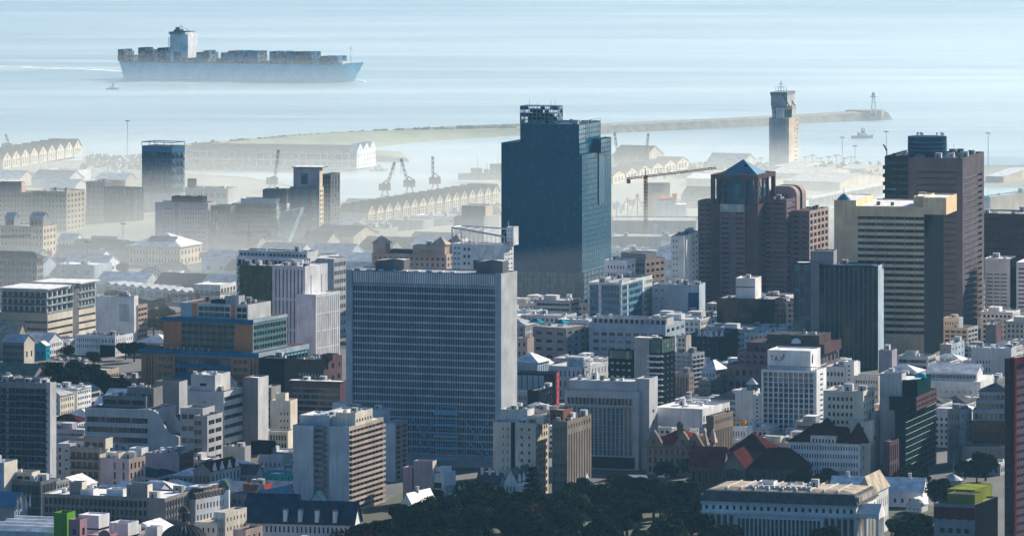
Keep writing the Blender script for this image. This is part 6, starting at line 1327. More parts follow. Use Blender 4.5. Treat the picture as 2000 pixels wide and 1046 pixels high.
V = b.vol(378, 430, 462, 556, wall='off_white', roof='roof_white', f=G(2,5,.7,.4,g='glass_light'), sd=G(3,5,.7,.5,g='glass'), dmax=30); b.done()

# ---- right-hand harbour buildings
gabled_house('warehouse', 'huge hazy gabled warehouse standing on the quay right of the skyscraper', 'warehouse', 1196, 1262, 1296, 305, 322, 25, 9, 'sandstone_row', 'roof_dark', 'x', short='huge hazy quay warehouse')
b = Bd('warehouse', 'long mauve blank warehouse with a blue door below the docked red and white ship', 'warehouse', 1360, 470, 4, short='long mauve dock warehouse')
V = b.vol(1195, 1360, 1372, 431, wall='shed_grey', roof='roof_grey', dmax=50, f=[(.46, None), (.2, 'steel_blue'), (.34, None)]); k = MB(); u = b.la(1281, -.2); k.cyl(0,0,.01,0,.01,'dish_white',3)
k = MB(); zz = V['z1']-4; P = [(u+1.6*cos(2*pi*i/12), zz+1.6*sin(2*pi*i/12)) for i in range(12)]; k.hull([(p[0],-.2,p[1]) for p in P][::-1], [(p[0],-.02,p[1]) for p in P][::-1], 'dish_white'); k.obj('round_emblem', b.root); b.done()
b = Bd('warehouse', 'lower blue grey warehouse in front of the long mauve dock warehouse', 'warehouse', 1345, 492, 4)
V = b.vol(1195, 1345, 1360, 462, wall='shed_grey', roof='roof_grey', dmax=40, cl=4); b.done()
for (xl, xc, xr, yt, yb, yaw, lab, rf, wl, hh) in (
    (1340, 1440, 1470, 350, 362, 15, 'hazy flat shed with a bright roof edge left of the pyramid tower crown', 'roof_zinc', 'sand', 3),
    (1500, 1600, 1660, 340, 350, 24, 'hazy shed with a sunlit end behind the pyramid tower', 'roof_grey', 'sandstone_row', 4),
    (1530, 1640, 1725, 356, 372, 24, 'long hazy shed with sunlit side bays behind the barrel-topped tower', 'roof_grey', 'sandstone_row', 5),
    (1512, 1560, 1610, 326, 334, 20, 'small hazy boat shed under the control tower', 'roof_grey', 'sandstone_row', 3),
    (1330, 1395, 1420, 385, 405, 20, 'dark pitched hazy shed right of the docked ship', 'roof_dark', 'shed_grey', 8),
    (1640, 1690, 1730, 330, 338, 20, 'faint quay shed left of the dark brown drum-topped tower', 'roof_grey', 'sand', 2),
    (1925, 1960, 2060, 345, 356, 25, 'sunlit open shed at the right edge beyond the harbour', 'roof_zinc', 'sandstone_row', 4)):
    gabled_house('shed', lab, 'shed', xl, xc, xr, yt, yb, yaw, hh, wl, rf, 'x', short=None)
b = Bd('warehouse', 'sunlit golden flat warehouse at the right edge beside the drum-topped tower', 'warehouse', 1934, 425, 30)
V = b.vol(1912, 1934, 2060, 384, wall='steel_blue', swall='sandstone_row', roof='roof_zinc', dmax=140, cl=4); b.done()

def control_tower():
    b = Bd('port_control_tower', 'hazy port control tower with a bulging glazed cabin and masts on top', 'control tower', 1540, 330, 15, short='port control tower')
    V = b.vol(1502, 1541, 1560, 231, wall='concrete_light', swall='sandstone_row', roof='roof_grey', par=0, f=[(.16,'cream'),(.68,None),(.16,'cream')], sd=[(.4,None),(.6,G(11,1,.6,.4,g='glass'))])
    x0,x1,y1,z = V['x0'],V['x1'],V['y1'],V['z1']; W = x1-x0
    k = MB(); 
    oc = lambda e: [(x0+W*.3-e,-e),(x1-W*.3+e,-e),(x1+e,y1*.3-e*.2),(x1+e,y1*.7+e*.2),(x1-W*.3+e,y1+e),(x0+W*.3-e,y1+e),(x0-e,y1*.7+e*.2),(x0-e,y1*.3-e*.2)]
    k.hull([(*p,z) for p in oc(-.3)], [(*p,z+8) for p in oc(.2)], 'glass_green'); k.hull([(*p,z+8.01) for p in oc(.6)], [(*p,z+11.5) for p in oc(.3)], 'sand'); k.obj('control_cabin', b.root)
    k = MB(); k.box(x0+W*.35, x0+W*.75, -.6, 0, z, z+10, 'white_paint'); k.obj('front_panel', b.root)
    k = MB(); k.box(x0+W*.08, x0+W*.90, 1, y1*.8, z+11.5, z+22, 'concrete_light'); k.box(x0+W*.05, x0+W*.9, .5, y1*.85, z+22, z+25, 'concrete'); k.obj('upper_block', b.root)
    for v in (0, y1*.5):
        k = MB(); k.bar((x1-W*.3, v+1, z+22), (x1+.5, v+1, z+11), .6, 'frame_grey'); k.obj('strut', b.root)
    k = MB(); c = x0+W*.55; k.bar((c,4,z+26.5),(c,4,z+36),.4,'frame_grey',5,.15)
    for dz, w_ in ((30,3.5),(33,2.4),(35,1.2)): k.bar((c-w_,4,z+dz),(c+w_,4,z+dz),.2,'frame_grey')
    for u in (-5,-2.5,3,5.5): k.bar((c+u,4,z+26.5),(c+u,4,z+30),.18,'frame_grey')
    k.obj('mast', b.root); b.done()
control_tower()

# ---------------------------------------------------------------- cranes, masts
def luffing(px_, py, yt_body, tipx, tipy, label, group='dockside luffing cranes', facing=1):
    X, Y = gp(px_, py); root = empty('harbour_crane', (X, Y, 0), 0); tag(root, label, 'harbour crane', group)
    sc = Y/F; hb = (py-yt_body)*sc
    k = MB(); zb = hb*.45
    for (u, v) in ((-4,-4),(4,-4),(4,4),(-4,4)): k.bar((u,v,0),(u*.4,v*.4,zb),.55,'dark_clad')
    k.bar((-4,-4,zb*.3),(4,-4,zb*.3),.4,'dark_clad'); k.bar((-4,4,zb*.3),(4,4,zb*.3),.4,'dark_clad'); k.obj('portal', root)
    k = MB(); k.box(-5.5,5,-3,3,zb,zb+6,'dark_clad'); k.obj('machine_house', root)
    k = MB(); k.bar((-2,0,zb+6),(1.5*facing,0,hb),1.0,'dark_clad',4,.4); k.bar((4,0,zb+6),(1.5*facing,0,hb),.5,'dark_clad'); k.obj('a_frame', root)
    tip = ((tipx-px_)*sc, 0, H-(tipy-YH)*sc)
    k = MB(); k.lattice((2*facing, 0, zb+4), tip, 1.5, 'dark_clad', 4, .17); k.bar((1.5*facing,0,hb),tip,.14,'dark_clad'); k.obj('jib', root)
    k = MB(); k.bar(tip, (tip[0], 0, tip[2]*.55), .12, 'dark_clad'); k.obj('hoist_rope', root)
luffing(752, 388, 352, 771, 316, 'dark dockside crane leaning right, leftmost of the three above the gabled terrace')
luffing(800, 382, 344, 783, 309, 'dark dockside crane leaning left, middle one of three above the gabled terrace', facing=-1)
luffing(850, 377, 337, 845, 305, 'slim dark dockside crane with a nearly upright jib, nearest the skyscraper', facing=-1)
luffing(532, 372, 345, 544, 292, 'faint hazy crane with a tall jib by the slant-cornered office')
luffing(1211, 322, 300, 1200, 258, 'faint hazy crane close beside the skyscraper top right corner', 'hazy quay cranes', -1)
luffing(1258, 322, 300, 1266, 260, 'faint hazy crane in front of the huge quay warehouse', 'hazy quay cranes')
luffing(14, 300, 282, 11, 262, 'small crane silhouette at the left edge above the nine-gabled terrace', 'hazy quay cranes')
def tower_crane(px_, py, ytop, xl, yl, xr, yr, col, label, r=.2):
    X, Y = gp(px_, py); root = empty('tower_crane', (X, Y, 0), 0); tag(root, label, 'tower crane')
    sc = Y/F; Z = lambda y: H-(y-YH)*sc; zj = Z((yl*(xr-px_)+yr*(px_-xl))/(xr-xl))
    k = MB(); k.lattice((0,0,0),(0,0,zj),1.8,col,2.6,r); k.obj('mast', root)
    k = MB(); k.box(-1.4,1.4,-1.4,1.4,zj-2.5,zj+.4,col); k.bar((0,0,zj),(0,0,Z(ytop)),.5,col,4,.15); k.obj('slewing_head', root)
    k = MB(); k.lattice((0,0,zj),((xr-px_)*sc,0,Z(yr)),1.3,col,2.4,r*.8); k.obj('jib', root)
    k = MB(); k.lattice((0,0,zj),((xl-px_)*sc,0,Z(yl)),1.3,col,2.4,r*.8); k.obj('counter_jib', root)
    k = MB(); u = (xl-px_)*sc; k.box(min(u,u+3),max(u,u+3),-1.2,1.2,Z(yl)-3.6,Z(yl)-.2,'mid_grey'); k.obj('counterweight', root)
    k = MB(); t = (0,0,Z(ytop)); k.bar(t,((xr-px_)*sc*.62,0,zj+(Z(yr)-zj)*.62+.6),.08,col); k.bar(t,(u,0,Z(yl)),.08,col); k.obj('tie_bar', root)
tower_crane(1261, 480, 328, 1224, 349, 1399, 328, 'crane_orange', 'tall slender tower crane with a long jib reaching toward the pyramid tower', .28)
tower_crane(387, 640, 566, 327, 578, 470, 571, 'crane_orange', 'orange horizontal crane jib above the orange brick and blue building')
tower_crane(486, 505, 433, 521, 451, 452, 456, 'crane_orange', 'small brownish crane in the haze before the slant-cornered office')
tower_crane(-6, 545, 448, -30, 463, 60, 460, 'crane_orange', 'orange crane jib entering from the left edge')
def light_mast(px_, py, yt, label, kind='high_mast_light', grp='tall harbour light masts'):
    X, Y = gp(px_, py); root = empty(kind, (X, Y, 0)); tag(root, label, 'light mast', grp); h = H-(yt-YH)*Y/F
    k = MB(); k.bar((0,0,0),(0,0,h),.42,'concrete',6,.25); k.obj('pole', root)
    k = MB(); k.cyl(0,0,1.6,h-.4,h+.1,'steel',8); 
    for i in range(6): t = i*pi/3; k.box(2*cos(t)-.5,2*cos(t)+.5,2*sin(t)-.5,2*sin(t)+.5,h-1,h-.3,'steel')
    k.obj('lamp_ring', root)
for (p, q, t, l) in ((249, 310, 235, 'lone thin light mast above the left quay warehouse'), (1645, 318, 267, 'thin light mast left of the drum-topped tower, beyond the palms'), (1670, 322, 284, 'short thin mast between two taller ones left of the drum-topped tower'), (1731, 318, 256, 'thin light mast just left of the drum-topped tower'), (1930, 325, 259, 'thin light mast just right of the drum-topped tower'),
    (171, 540, 470, 'white mast before the dark pitched sheds'), (240, 500, 435, 'thin mast behind the low violet grey house'), (62, 520, 455, 'thin mast by the beige twin-penthouse house'), (288, 560, 500, 'white mast on the left side of the arched lattice hall')): light_mast(p, q, t, l)
def beacon():
    X, Y = gp(1706, 222, 6); root = empty('lighthouse', (X, Y, 6)); tag(root, 'white lattice harbour beacon on the end of the long breakwater', 'beacon')
    h = (222-180)*Y/F; k = MB()
    for (u, v) in ((-3,-3),(3,-3),(3,3),(-3,3)): k.bar((u,v,0),(u*.4,v*.4,h*.78),.4,'frame_white')
    for j in range(5):
        t = j/5; w = 3*(1-t*.6); w2 = 3*(1-(t+.2)*.6); z = h*.78*t; z2 = h*.78*(t+.2); k.bar((-w,-3,z),(w2,-2,z2),.22,'frame_white'); k.bar((w,-3,z),(-w2,-2,z2),.22,'frame_white')
    k.obj('lattice_leg', root)
    k = MB(); k.cyl(0,0,4.5,h*.78,h*.82,'frame_white',10); k.cyl(0,0,2,h*.82,h*.95,'off_white',10); k.cyl(0,0,2.2,h*.95,h,'off_white',10,.3); k.obj('lantern', root)
beacon()

# ---------------------------------------------------------------- vessels
def hullpts(L, W, n=14, bow=.2, stern=.05, flare=1.0):
    P = []
    for i in range(n+1):
        t = i/n; x = L*t
        w = W/2*flare
        if t > 1-bow: w *= max(.02, 1-((t-(1-bow))/bow)**1.9)
        if t < stern: w *= .8+.2*t/stern
        P.append((x, w))
    return P
def make_hull(k, L, W, z0, z1, zb, m, top, rake=.03, sheer=0, back=0):
    lo = hullpts(L*(1-rake), W, 16, .24, .06, .93); hi = [(x-back*(1-x/L)**3, w) for x, w in hullpts(L, W, 16, .17, .05)]
    def ring(P, zf): return [(x, -w, zf(x)) for x, w in P]+[(x, w, zf(x)) for x, w in P[::-1]]
    f0 = lambda x: z0; fb = lambda x: zb; f1 = lambda x: z1+sheer*max(0, (x/L-.84)/.16)**1.2
    mid = [(lo[i][0]*.7+hi[i][0]*.3, lo[i][1]*.6+hi[i][1]*.4) for i in range(len(lo))]
    k.hull(ring(lo, f0), ring(mid, fb), m if zb <= z0 else 'rust'); k.hull(ring(mid, fb), ring(hi, f1), m, top)
def container_ship():
    Xa, Ya = gp(262, 149.5); Xb, Yb = gp(693, 156.5)
    L = math.hypot(Xb-Xa, Yb-Ya)*1.03; rot = math.atan2(Yb-Ya, Xb-Xa); W = 34
    root = empty('container_ship', (Xa-6, Ya, -2), rot); tag(root, 'long blue container ship under way across the bay, bow to the right', 'container ship')
    k = MB(); make_hull(k, L*1.03, W, 0, 22, .6, 'hull_blue', 'rust', .06, 4.0, 9); k.obj('hull', root)
    sc = Ya/F
    U = lambda p: (p-262)/(693-262)*L*.975+6       # station along the hull of an image column
    k = MB(); k.box(U(248), U(655), -W/2+.4, W/2-.4, 22, 23.4, 'rust'); k.obj('deck_coaming', root)
    a, b_ = U(343), U(378)
    k = MB(); k.box(a, b_, -W/2+1, W/2-1, 22, 60, 'white_paint', 'roof_white'); k.obj('accommodation_block', root)
    k = MB()
    for j in range(7): z = 30+j*3.9; k.box(a-3.2, a-.02, -W/2+2, -W/2+9, z, z+.6, 'off_white'); k.bar((a-3,-W/2+2,z),(a-3,-W/2+2,z+3.6),.25,'off_white'); k.bar((a-3,-W/2+2,z),(a-3,-W/2+8,z+3.6),.2,'off_white')
    k.obj('outside_stair', root)
    k = MB(); k.box(a-.5, b_-2, -W/2-3, W/2+3, 60, 63, 'off_white', 'roof_white'); k.box(a, b_-4, -W/2-2.5, W/2+2.5, 63, 63.6, 'dark_clad'); k.obj('bridge', root)
    k = MB(); k.box(a-.12+2, b_-6, -W/2-3.05, -W/2-3.01, 61.2, 62.6, 'glass_black'); k.obj('bridge_window', root)
    k = MB(); k.box(a+1, a+9, -6, 6, 63.6, 66, 'hull_dark'); k.cyl(a+4, 0, 3, 66, 69, 'hull_dark', 10); k.obj('funnel', root)
    k = MB(); rr = random.Random(9)
    for i in range(8): x = a+1+i*2.6; k.bar((x, rr.uniform(-6,6), 63), (x, 0, 67+rr.uniform(0,4)), .35, 'hull_dark', 4, .15)
    k.bar((a+9,0,63),(a+9,0,74),.4,'hull_dark',4,.15); k.bar((a+6,0,70),(a+12,0,70),.25,'hull_dark'); k.obj('radar_mast', root)
    k = MB(); x = U(684); k.bar((x,0,23),(x,0,48),.45,'off_white',5,.15); k.bar((x-2,0,44),(x+2,0,44),.3,'off_white'); k.obj('fore_mast', root)
    k = MB(); k.box(U(650), U(676), -W/2+3, W/2-3, 23, 26.5, 'off_white'); k.obj('forecastle', root)
    k = MB(); k.box(U(244)-1, U(252), -W/2+1, W/2-1, 22, 23.5, 'hull_blue'); k.obj('stern_deck', root)
    cc = ['container_blue','container_blue','container_blue','steel_blue','hull_dark','hull_dark','steel_blue','mid_grey','maroon','rust','near_black']
    # stacks: (left column, right column, tiers)
    st = [(240,253,5.6),(256,267,2.6),(280,294,6.6),(296,309,6.0),(318,331,6.6),(333,341,3.0),(350,364,4.6),(366,374,2.4),(376,387,2.4),(394,406,4.8),(408,419,6),(432,440,2.4),(442,452,5),(456,470,6.0),(472,486,6.4),(488,502,6.4),(504,514,5.6),(519,528,1.4),(534,547,5.2),(536,550,6.1),(553,566,6.0),(568,584,6.4),(586,601,6.2),(603,618,6.2),(620,633,3.4),(635,650,4.4),(652,668,4.0)]
    seen = []
    names = 'first second third fourth fifth sixth seventh eighth ninth tenth eleventh twelfth thirteenth fourteenth fifteenth sixteenth seventeenth eighteenth nineteenth twentieth twenty-first twenty-second twenty-third twenty-fourth twenty-fifth twenty-sixth twenty-seventh'.split()
    n = 0
    for (p, q, t) in st:
        if p == 534: continue
        u0, u1 = U(p)+.3, U(q)-.2
        if p == 378: pass
        k = MB(); rr = random.Random(p); full = int(round(t))
        n_col = 11; base_c = rr.choice(cc)
        for c in range(n_col):
            y0 = -W/2+.6+c*(W-1.2)/n_col; y1 = y0+(W-1.2)/n_col-.15; tt = full if c < 4 or rr.random() < .6 else full-1
            for j in range(tt):
                col = base_c if rr.random() < .45 else rr.choice(cc); z = 23.42+j*2.62
                half = (u1-u0)/2
                k.box(u0, u0+half-.2, y0, y1, z, z+2.5, col); k.box(u0+half, u1, y0, y1, z, z+2.5, rr.choice([col, rr.choice(cc)]))
        r2 = MB.obj(k, 'container_stack', None)
        r2.location = root.location; r2.rotation_euler = root.rotation_euler
        tag(r2, f'stack of faded shipping containers on the big blue ship, {names[n]} bay from the stern', 'container stack', 'container stacks on the ship deck'); n += 1
    # wake and bow wave
    k = MB(); rr = random.Random(6)
    cr, sr = cos(-rot), sin(-rot)
    for i in range(170):
        t = i/170; gx, gy = gp(258-300*t, 139-11*t+rr.gauss(0,.5), -1.6); dx, dy = gx-(Xa-6), gy-Ya; x, y = dx*cr-dy*sr, dx*sr+dy*cr
        if rr.random() < .15+.25*(t > .75): continue
        w = rr.uniform(3,12); l = rr.uniform(5,14)
        k.hull([(x-l,y-w,0),(x+l*.8,y-w*.6,0),(x+l,y+w,0),(x-l*.8,y+w*.7,0)], [(x-l*.7,y-w*.6,.5),(x+l*.5,y-w*.3,.5),(x+l*.7,y+w*.6,.5),(x-l*.6,y+w*.4,.5)], 'foam')
    for i in range(5): k.hull([(L*.985+i*3,-3-i,0),(L*.985+6+i*3,-2-i,0),(L*.985+6+i*3,1,0),(L*.985+i*3,2,0)], [(L*.985+1+i*3,-2-i,.8),(L*.985+4+i*3,-1-i,.8),(L*.985+4+i*3,0,.8),(L*.985+1+i*3,1,.8)], 'foam')
    o = k.obj('wake', None, (Xa-6, Ya, -1.6), rot-.0); tag(o, 'white foaming wake trailing behind the blue container ship', 'wake', kind='stuff')
container_ship()
def tug(px_, py, L, label, rot=0, tall=1):
    X, Y = gp(px_, py); root = empty('tugboat', (X, Y, -1.8), rot); tag(root, label, 'boat', 'small working boats on the water')
    k = MB(); make_hull(k, L, L*.3, 0, L*.10, .2, 'mid_grey', 'beige_pink', .06, L*.05); k.obj('hull', root)
    k = MB(); k.box(L*.35, L*.72, -L*.10, L*.10, L*.10, L*.22, 'white_paint'); k.box(L*.42, L*.6, -L*.07, L*.07, L*.22, L*.32*tall, 'white_paint', 'roof_red_bright'); k.obj('wheelhouse', root)
    k = MB(); k.box(L*.425, L*.595, -L*.072, -L*.0705, L*.25, L*.29, 'glass_black'); k.obj('window', root)
    k = MB(); k.bar((L*.5,0,L*.3),(L*.5,0,L*.52*tall),L*.012,'frame_white',5,L*.005); k.bar((L*.45,0,L*.42),(L*.55,0,L*.42),L*.008,'frame_white'); k.obj('mast', root)
    k = MB(); k.cyl(L*.3, 0, L*.035, L*.10, L*.24, 'red', 8); k.obj('funnel', root)
    k = MB(); k.cyl(L*.5, 0, L*.7, -.02, .03, 'foam', 3) if False else None
tug(207, 172, 17, 'tiny boat following behind the big blue container ship', .1, 1.5)
tug(1663, 266, 24, 'tugboat heading in past the breakwater beacon', .05, 1.3)
tug(1752, 303, 22, 'red tugboat half hidden behind the drum-topped tower', .1)
tug(722, 330, 18, 'fishing boat moored beside the three white gables', .2)
def docked():
    X, Y = gp(1175, 428); root = empty('cargo_ship', (X, Y, 0), .03); tag(root, 'sunlit white ship with derricks docked right of the glass skyscraper', 'ship')
    sc = Y/F; u = lambda p: (p-1175)*sc; zz = lambda y: H-(y-YH)*sc
    k = MB(); make_hull(k, u(1345), 20, 0, zz(424), .5, 'hull_dark', 'rust', .03, 1); k.obj('hull', root)
    k = MB(); k.box(u(1200),u(1348),-10.5,-9.8,zz(428),zz(423),'white_paint'); k.obj('bulwark', root)
    k = MB(); k.box(u(1283),u(1318),-9,9,zz(424),zz(390),'white_paint','roof_red_bright'); k.box(u(1318),u(1340),-8,8,zz(424),zz(398),'white_paint'); k.box(u(1290),u(1312),-10,10,zz(390),zz(386),'red'); k.obj('deckhouse', root)
    k = MB(); k.cyl(u(1318),0,2,zz(398),zz(378),'orange',10); k.obj('funnel', root)
    for (p, q, a_) in ((1226,385,1210),(1245,378,1232),(1245,378,1258),(1204,392,1215)):
        k = MB(); k.bar((u(p),0,zz(424)),(u(p),0,zz(q)),.7,'white_paint',5,.4); k.bar((u(a_),0,zz(416)),(u(p),0,zz(q)),.35,'white_paint'); k.obj('derrick', root)
    k = MB(); k.box(u(1262),u(1300),14,20,0,zz(378),'sandstone_row'); k.box(u(1262),u(1312),22,30,0,zz(360),'sandstone_row'); 
    o = k.obj('grain_store', None, (X, Y, 0), .03); tag(o, 'sunlit sandy harbour stores rising behind the docked white ship', 'warehouse')
docked()
def freighter():
    X, Y = gp(895, 351); root = empty('cargo_ship', (X, Y, 0), .06); tag(root, 'hazy grey ship silhouette partly hidden behind the left side of the glass skyscraper', 'ship')
    sc = Y/F; u = lambda p: (p-895)*sc
    k = MB(); make_hull(k, 62, 14, 0, 6, .5, 'mid_grey', 'mid_grey', .03, 1); k.obj('hull', root, (62*.0, 0, 0))
    k = MB(); k.box(12,22,-5,5,6,11,'concrete'); k.box(30,44,-5,5,6,15,'concrete'); k.box(24,29,-4,4,6,10,'beige_pink'); k.obj('deckhouse', root)
    for x, h in ((18, 22), (37, 24), (27, 17)): k = MB(); k.bar((x,0,6),(x,0,h),.35,'concrete',5,.12); k.obj('mast', root)
freighter()

# ---------------------------------------------------------------- ground, water, breakwaters
def sheet(name, px_pts, z, m, skirt=None):
    P = [gp(x, y, z) for x, y in px_pts]
    k = MB()
    if skirt is None: k.poly([(*p, z) for p in P], m)
    else: k.prism(P, skirt, z, m)
    o = k.obj(name); tag(o, None, None, kind='structure'); return o
def ground_mat():
    m, t, b = base_mat('city_ground', .92)
    n = noise_tex(t, .012, detail=8); n2 = noise_tex(t, .15, detail=5)
    a = mixc(t, ramp(t, n, .42, .58), (.035,.037,.04), (.08,.08,.08)); a = mixc(t, ramp(t, n2, .55, .85), a, (.14,.135,.13))
    t.links.new(a, b.inputs['Base Color']); MATS['city_ground'] = m
    m, t, b = base_mat('quay_ground', .92)
    n = noise_tex(t, .01, detail=8, stretch=(1,.35,1)); n2 = noise_tex(t, .12, detail=5)
    a = mixc(t, ramp(t, n, .4, .6), (.05,.075,.055), (.14,.14,.12)); a = mixc(t, ramp(t, n2, .55, .85), a, (.24,.23,.21))
    t.links.new(a, b.inputs['Base Color']); MATS['quay_ground'] = m
    m, t, b = base_mat('grass_bank', .95)
    a = mixc(t, ramp(t, noise_tex(t, .03, detail=8), .35, .65), (.045,.075,.03), (.12,.15,.06)); t.links.new(a, b.inputs['Base Color']); MATS['grass_bank'] = m
    m, t, b = base_mat('breakwater_stone', .95)
    a = mixc(t, ramp(t, noise_tex(t, .12, detail=8), .35, .65), (.05,.05,.045), (.16,.15,.135)); t.links.new(a, b.inputs['Base Color']); MATS['breakwater_stone'] = m
    # open water: long crossing swells, wind bands of foam and reflection painted as colour
    m, t, b = base_mat('sea_water', .2)
    big = noise_tex(t, .0011, detail=7, stretch=(.35, 1, 1)); mid = noise_tex(t, .006, detail=8, stretch=(.16, 1, 1))
    a = mixc(t, ramp(t, big, .38, .62), (.07,.14,.18), (.24,.31,.33)); a = mixc(t, ramp(t, mid, .46, .75), a, (.34,.46,.50)); t.links.new(a, b.inputs['Base Color'])
    r = nd(t, 'ShaderNodeMapRange'); r.inputs[1].default_value = .3; r.inputs[2].default_value = .7; r.inputs[3].default_value = .28; r.inputs[4].default_value = .46; t.links.new(mid, r.inputs[0]); t.links.new(r.outputs[0], b.inputs['Roughness'])
    bp = nd(t, 'ShaderNodeBump'); bp.inputs['Strength'].default_value = .9; bp.inputs['Distance'].default_value = 3.5
    w = noise_tex(t, .016, detail=10, stretch=(.30, 1, 1)); t.links.new(w, bp.inputs['Height']); t.links.new(bp.outputs[0], b.inputs['Normal']); MATS['sea_water'] = m
ground_mat()
def roads():
    pass
k = MB(); k.poly([(-2900,3900,-2),(2900,3900,-2),(2900,15500,-2),(-2900,15500,-2)], 'sea_water'); o = k.obj('sea'); tag(o, None, None, kind='structure')
# city ground: one sheet, its seaward edge is the quay line
edge = [(-700,330),(0,318),(170,312),(300,335),(480,345),(560,360),(640,378),(664,392),(700,392),(980,352),(1100,330),(1195,302),(1340,318),(1500,318),(1640,320),(1725,322),(1930,322),(2700,318)]
P = [gp(x, y) for x, y in edge]
k = MB(); poly = [(-2900, 150), (2900, 150)] + [(2900, P[-1][1])] + P[::-1] + [(-2900, P[0][1])]
k.prism(poly, -2.6, 0, 'city_ground'); o = k.obj('ground'); tag(o, None, None, kind='structure')
sheet('quay_apron', [(-300,326),(0,321),(165,316),(295,338),(480,349),(560,364),(640,382),(662,396),(700,396),(980,357),(1100,335),(1195,307),(1340,322),(1500,322),(1930,326),(2300,330),(2300,415),(1560,428),(1195,478),(990,478),(700,480),(300,485),(-300,470)], .004, 'quay_ground')
# the inner dock, water standing a little below the paving: a cut basin sheet
dk = [(1560,402),(1600,376),(1727,366),(2050,366),(2050,380),(1930,384),(1925,412),(1735,412)]
k = MB(); k.poly([(*gp(x, y, .01), .01) for x, y in dk], 'dock_water') if False else None
m, t, b = base_mat('dock_water', .12); b.inputs['Base Color'].default_value = (.10,.14,.15,1); bp = nd(t, 'ShaderNodeBump'); bp.inputs['Strength'].default_value = .25; w = noise_tex(t, .15, detail=5); t.links.new(w, bp.inputs['Height']); t.links.new(bp.outputs[0], b.inputs['Normal'])
a_ = mixc(t, noise_tex(t, .02), (.08,.12,.13), (.13,.17,.18)); t.links.new(a_, b.inputs['Base Color']); MATS['dock_water'] = m
k = MB(); k.poly([(*gp(x, y, .012), .012) for x, y in dk], 'dock_water'); o = k.obj('dock_basin'); tag(o, None, None, kind='structure')
# quay piles seen between the towers
k = MB(); Pa, Pb = gp(1585, 400), gp(1730, 372)
dx, dy = Pb[0]-Pa[0], Pb[1]-Pa[1]; L = math.hypot(dx, dy); k.box(0, L, 0, 8, 5, 6.2, 'concrete_light')
for i in range(30): k.box(L*i/30, L*i/30+1.6, .6, 2.4, -1, 5, 'stone_dark')
o = k.obj('jetty', None, (Pa[0], Pa[1], 0), math.atan2(dy, dx)); tag(o, 'low piled jetty over the bright inner dock between the pink brown block and banded tower', 'jetty')
# breakwaters and the grassy mole
def bank(name, pts, wid, hgt, m, kind='structure', label=None):
    """a mound that follows a line of ground points"""
    W = [Vector((*gp(x, y), 0)) for x, y in pts]; k = MB(); S = []
    for i, p in enumerate(W):
        d = (W[min(i+1, len(W)-1)]-W[max(i-1, 0)]).normalized(); n = Vector((-d.y, d.x, 0)); w = wid[i] if isinstance(wid, list) else wid; h = hgt[i] if isinstance(hgt, list) else hgt
        S.append([p-n*w+Vector((0,0,-2.5)), p-n*w*.55+Vector((0,0,h*.75)), p+Vector((0,0,h)), p+n*w*.55+Vector((0,0,h*.8)), p+n*w+Vector((0,0,-2.5))])
    for a, c in zip(S, S[1:]):
        for j in range(4): k.poly([a[j], c[j], c[j+1], a[j+1]], m)
    k.poly(S[0], m); k.poly(S[-1][::-1], m)
    o = k.obj(name); o['kind'] = kind; return o
bank('breakwater', [(1120,258),(1240,252),(1380,246),(1500,240),(1620,233),(1722,229)], 20, 8, 'breakwater_stone')
k = MB(); X, Y = gp(1712, 230, 0); k.box(-34, 8, -16, 16, -2.5, 9, 'breakwater_stone'); o = k.obj('breakwater_head', None, (X, Y, 0), -.2); o['kind'] = 'structure'
bank('mole', [(360,296),(480,290),(560,284),(640,279),(720,272),(800,268),(900,264),(1010,259),(1130,256)], [60,60,64,70,60,44,26,20,18], [7,8,9,10,9,8,7,7,7], 'grass_bank')
bank('mole_wall', [(772,269),(830,266.5),(900,262),(1000,258),(1120,253)], 4, [9,9.5,9,9,8.5], 'breakwater_stone')
bank('headland', [(640,308),(700,305),(745,308),(790,312)], [50,50,40,6], [6,7,7,2], 'grass_bank')
# =================================================================== filler buildings, trees, light, camera
def silh_hidden(x, y0, Y):
    """is the image point hidden behind a taller, nearer silhouette"""
    for (xa, xb, yt, yb_, Yb_) in SILH:
        if xa+2 < x < xb-2 and yt+3 < y0 < yb_ and Yb_ < Y-5: return True
    return False
def inside(p, poly):
    r = False; n = len(poly)
    for i in range(n):
        x1, y1 = poly[i]; x2, y2 = poly[(i+1) % n]
        if (y1 > p[1]) != (y2 > p[1]) and p[0] < (x2-x1)*(p[1]-y1)/(y2-y1)+x1: r = not r
    return r
def sat(A, B):
    for P, Q in ((A, B), (B, A)):
        for i in range(len(P)):
            x1, y1 = P[i]; x2, y2 = P[(i+1) % len(P)]; nx, ny = y2-y1, x1-x2
            a = [nx*p[0]+ny*p[1] for p in P]; b = [nx*p[0]+ny*p[1] for p in Q]
            if max(a) < min(b) or max(b) < min(a): return False
    return True
USED = {}
def unique(lab):
    return USED.setdefault(lab, 0)
def nearest(X, Y):
    return sorted(BUILT, key=lambda q: math.hypot(q[1]-X, (q[2]-Y)*.6))
def rel(q, X, Y):
    dx, dy = X-q[1], Y-q[2]
    return ('right of' if dx > 0 else 'left of') if abs(dx) > abs(dy)*.6 else ('behind' if dy > 0 else 'in front of')
COLW = {'white_paint':'white','off_white':'off-white','cream':'cream','sand':'sandy','beige_pink':'pinkish','concrete_light':'pale grey','concrete':'grey','warm_grey':'brownish grey','pale_blue':'pale blue','lilac':'mauve','brick':'brick','mid_grey':'dark grey','stone':'stone','shed_grey':'dull grey'}
ROOFW = {'roof_white':'white','roof_grey':'grey','roof_zinc':'zinc','roof_dark':'black','roof_red':'dark red','roof_tan':'tan','roof_blue':'dark blue','roof_green':'dull green','roof_brown':'brown'}
ROADS = []
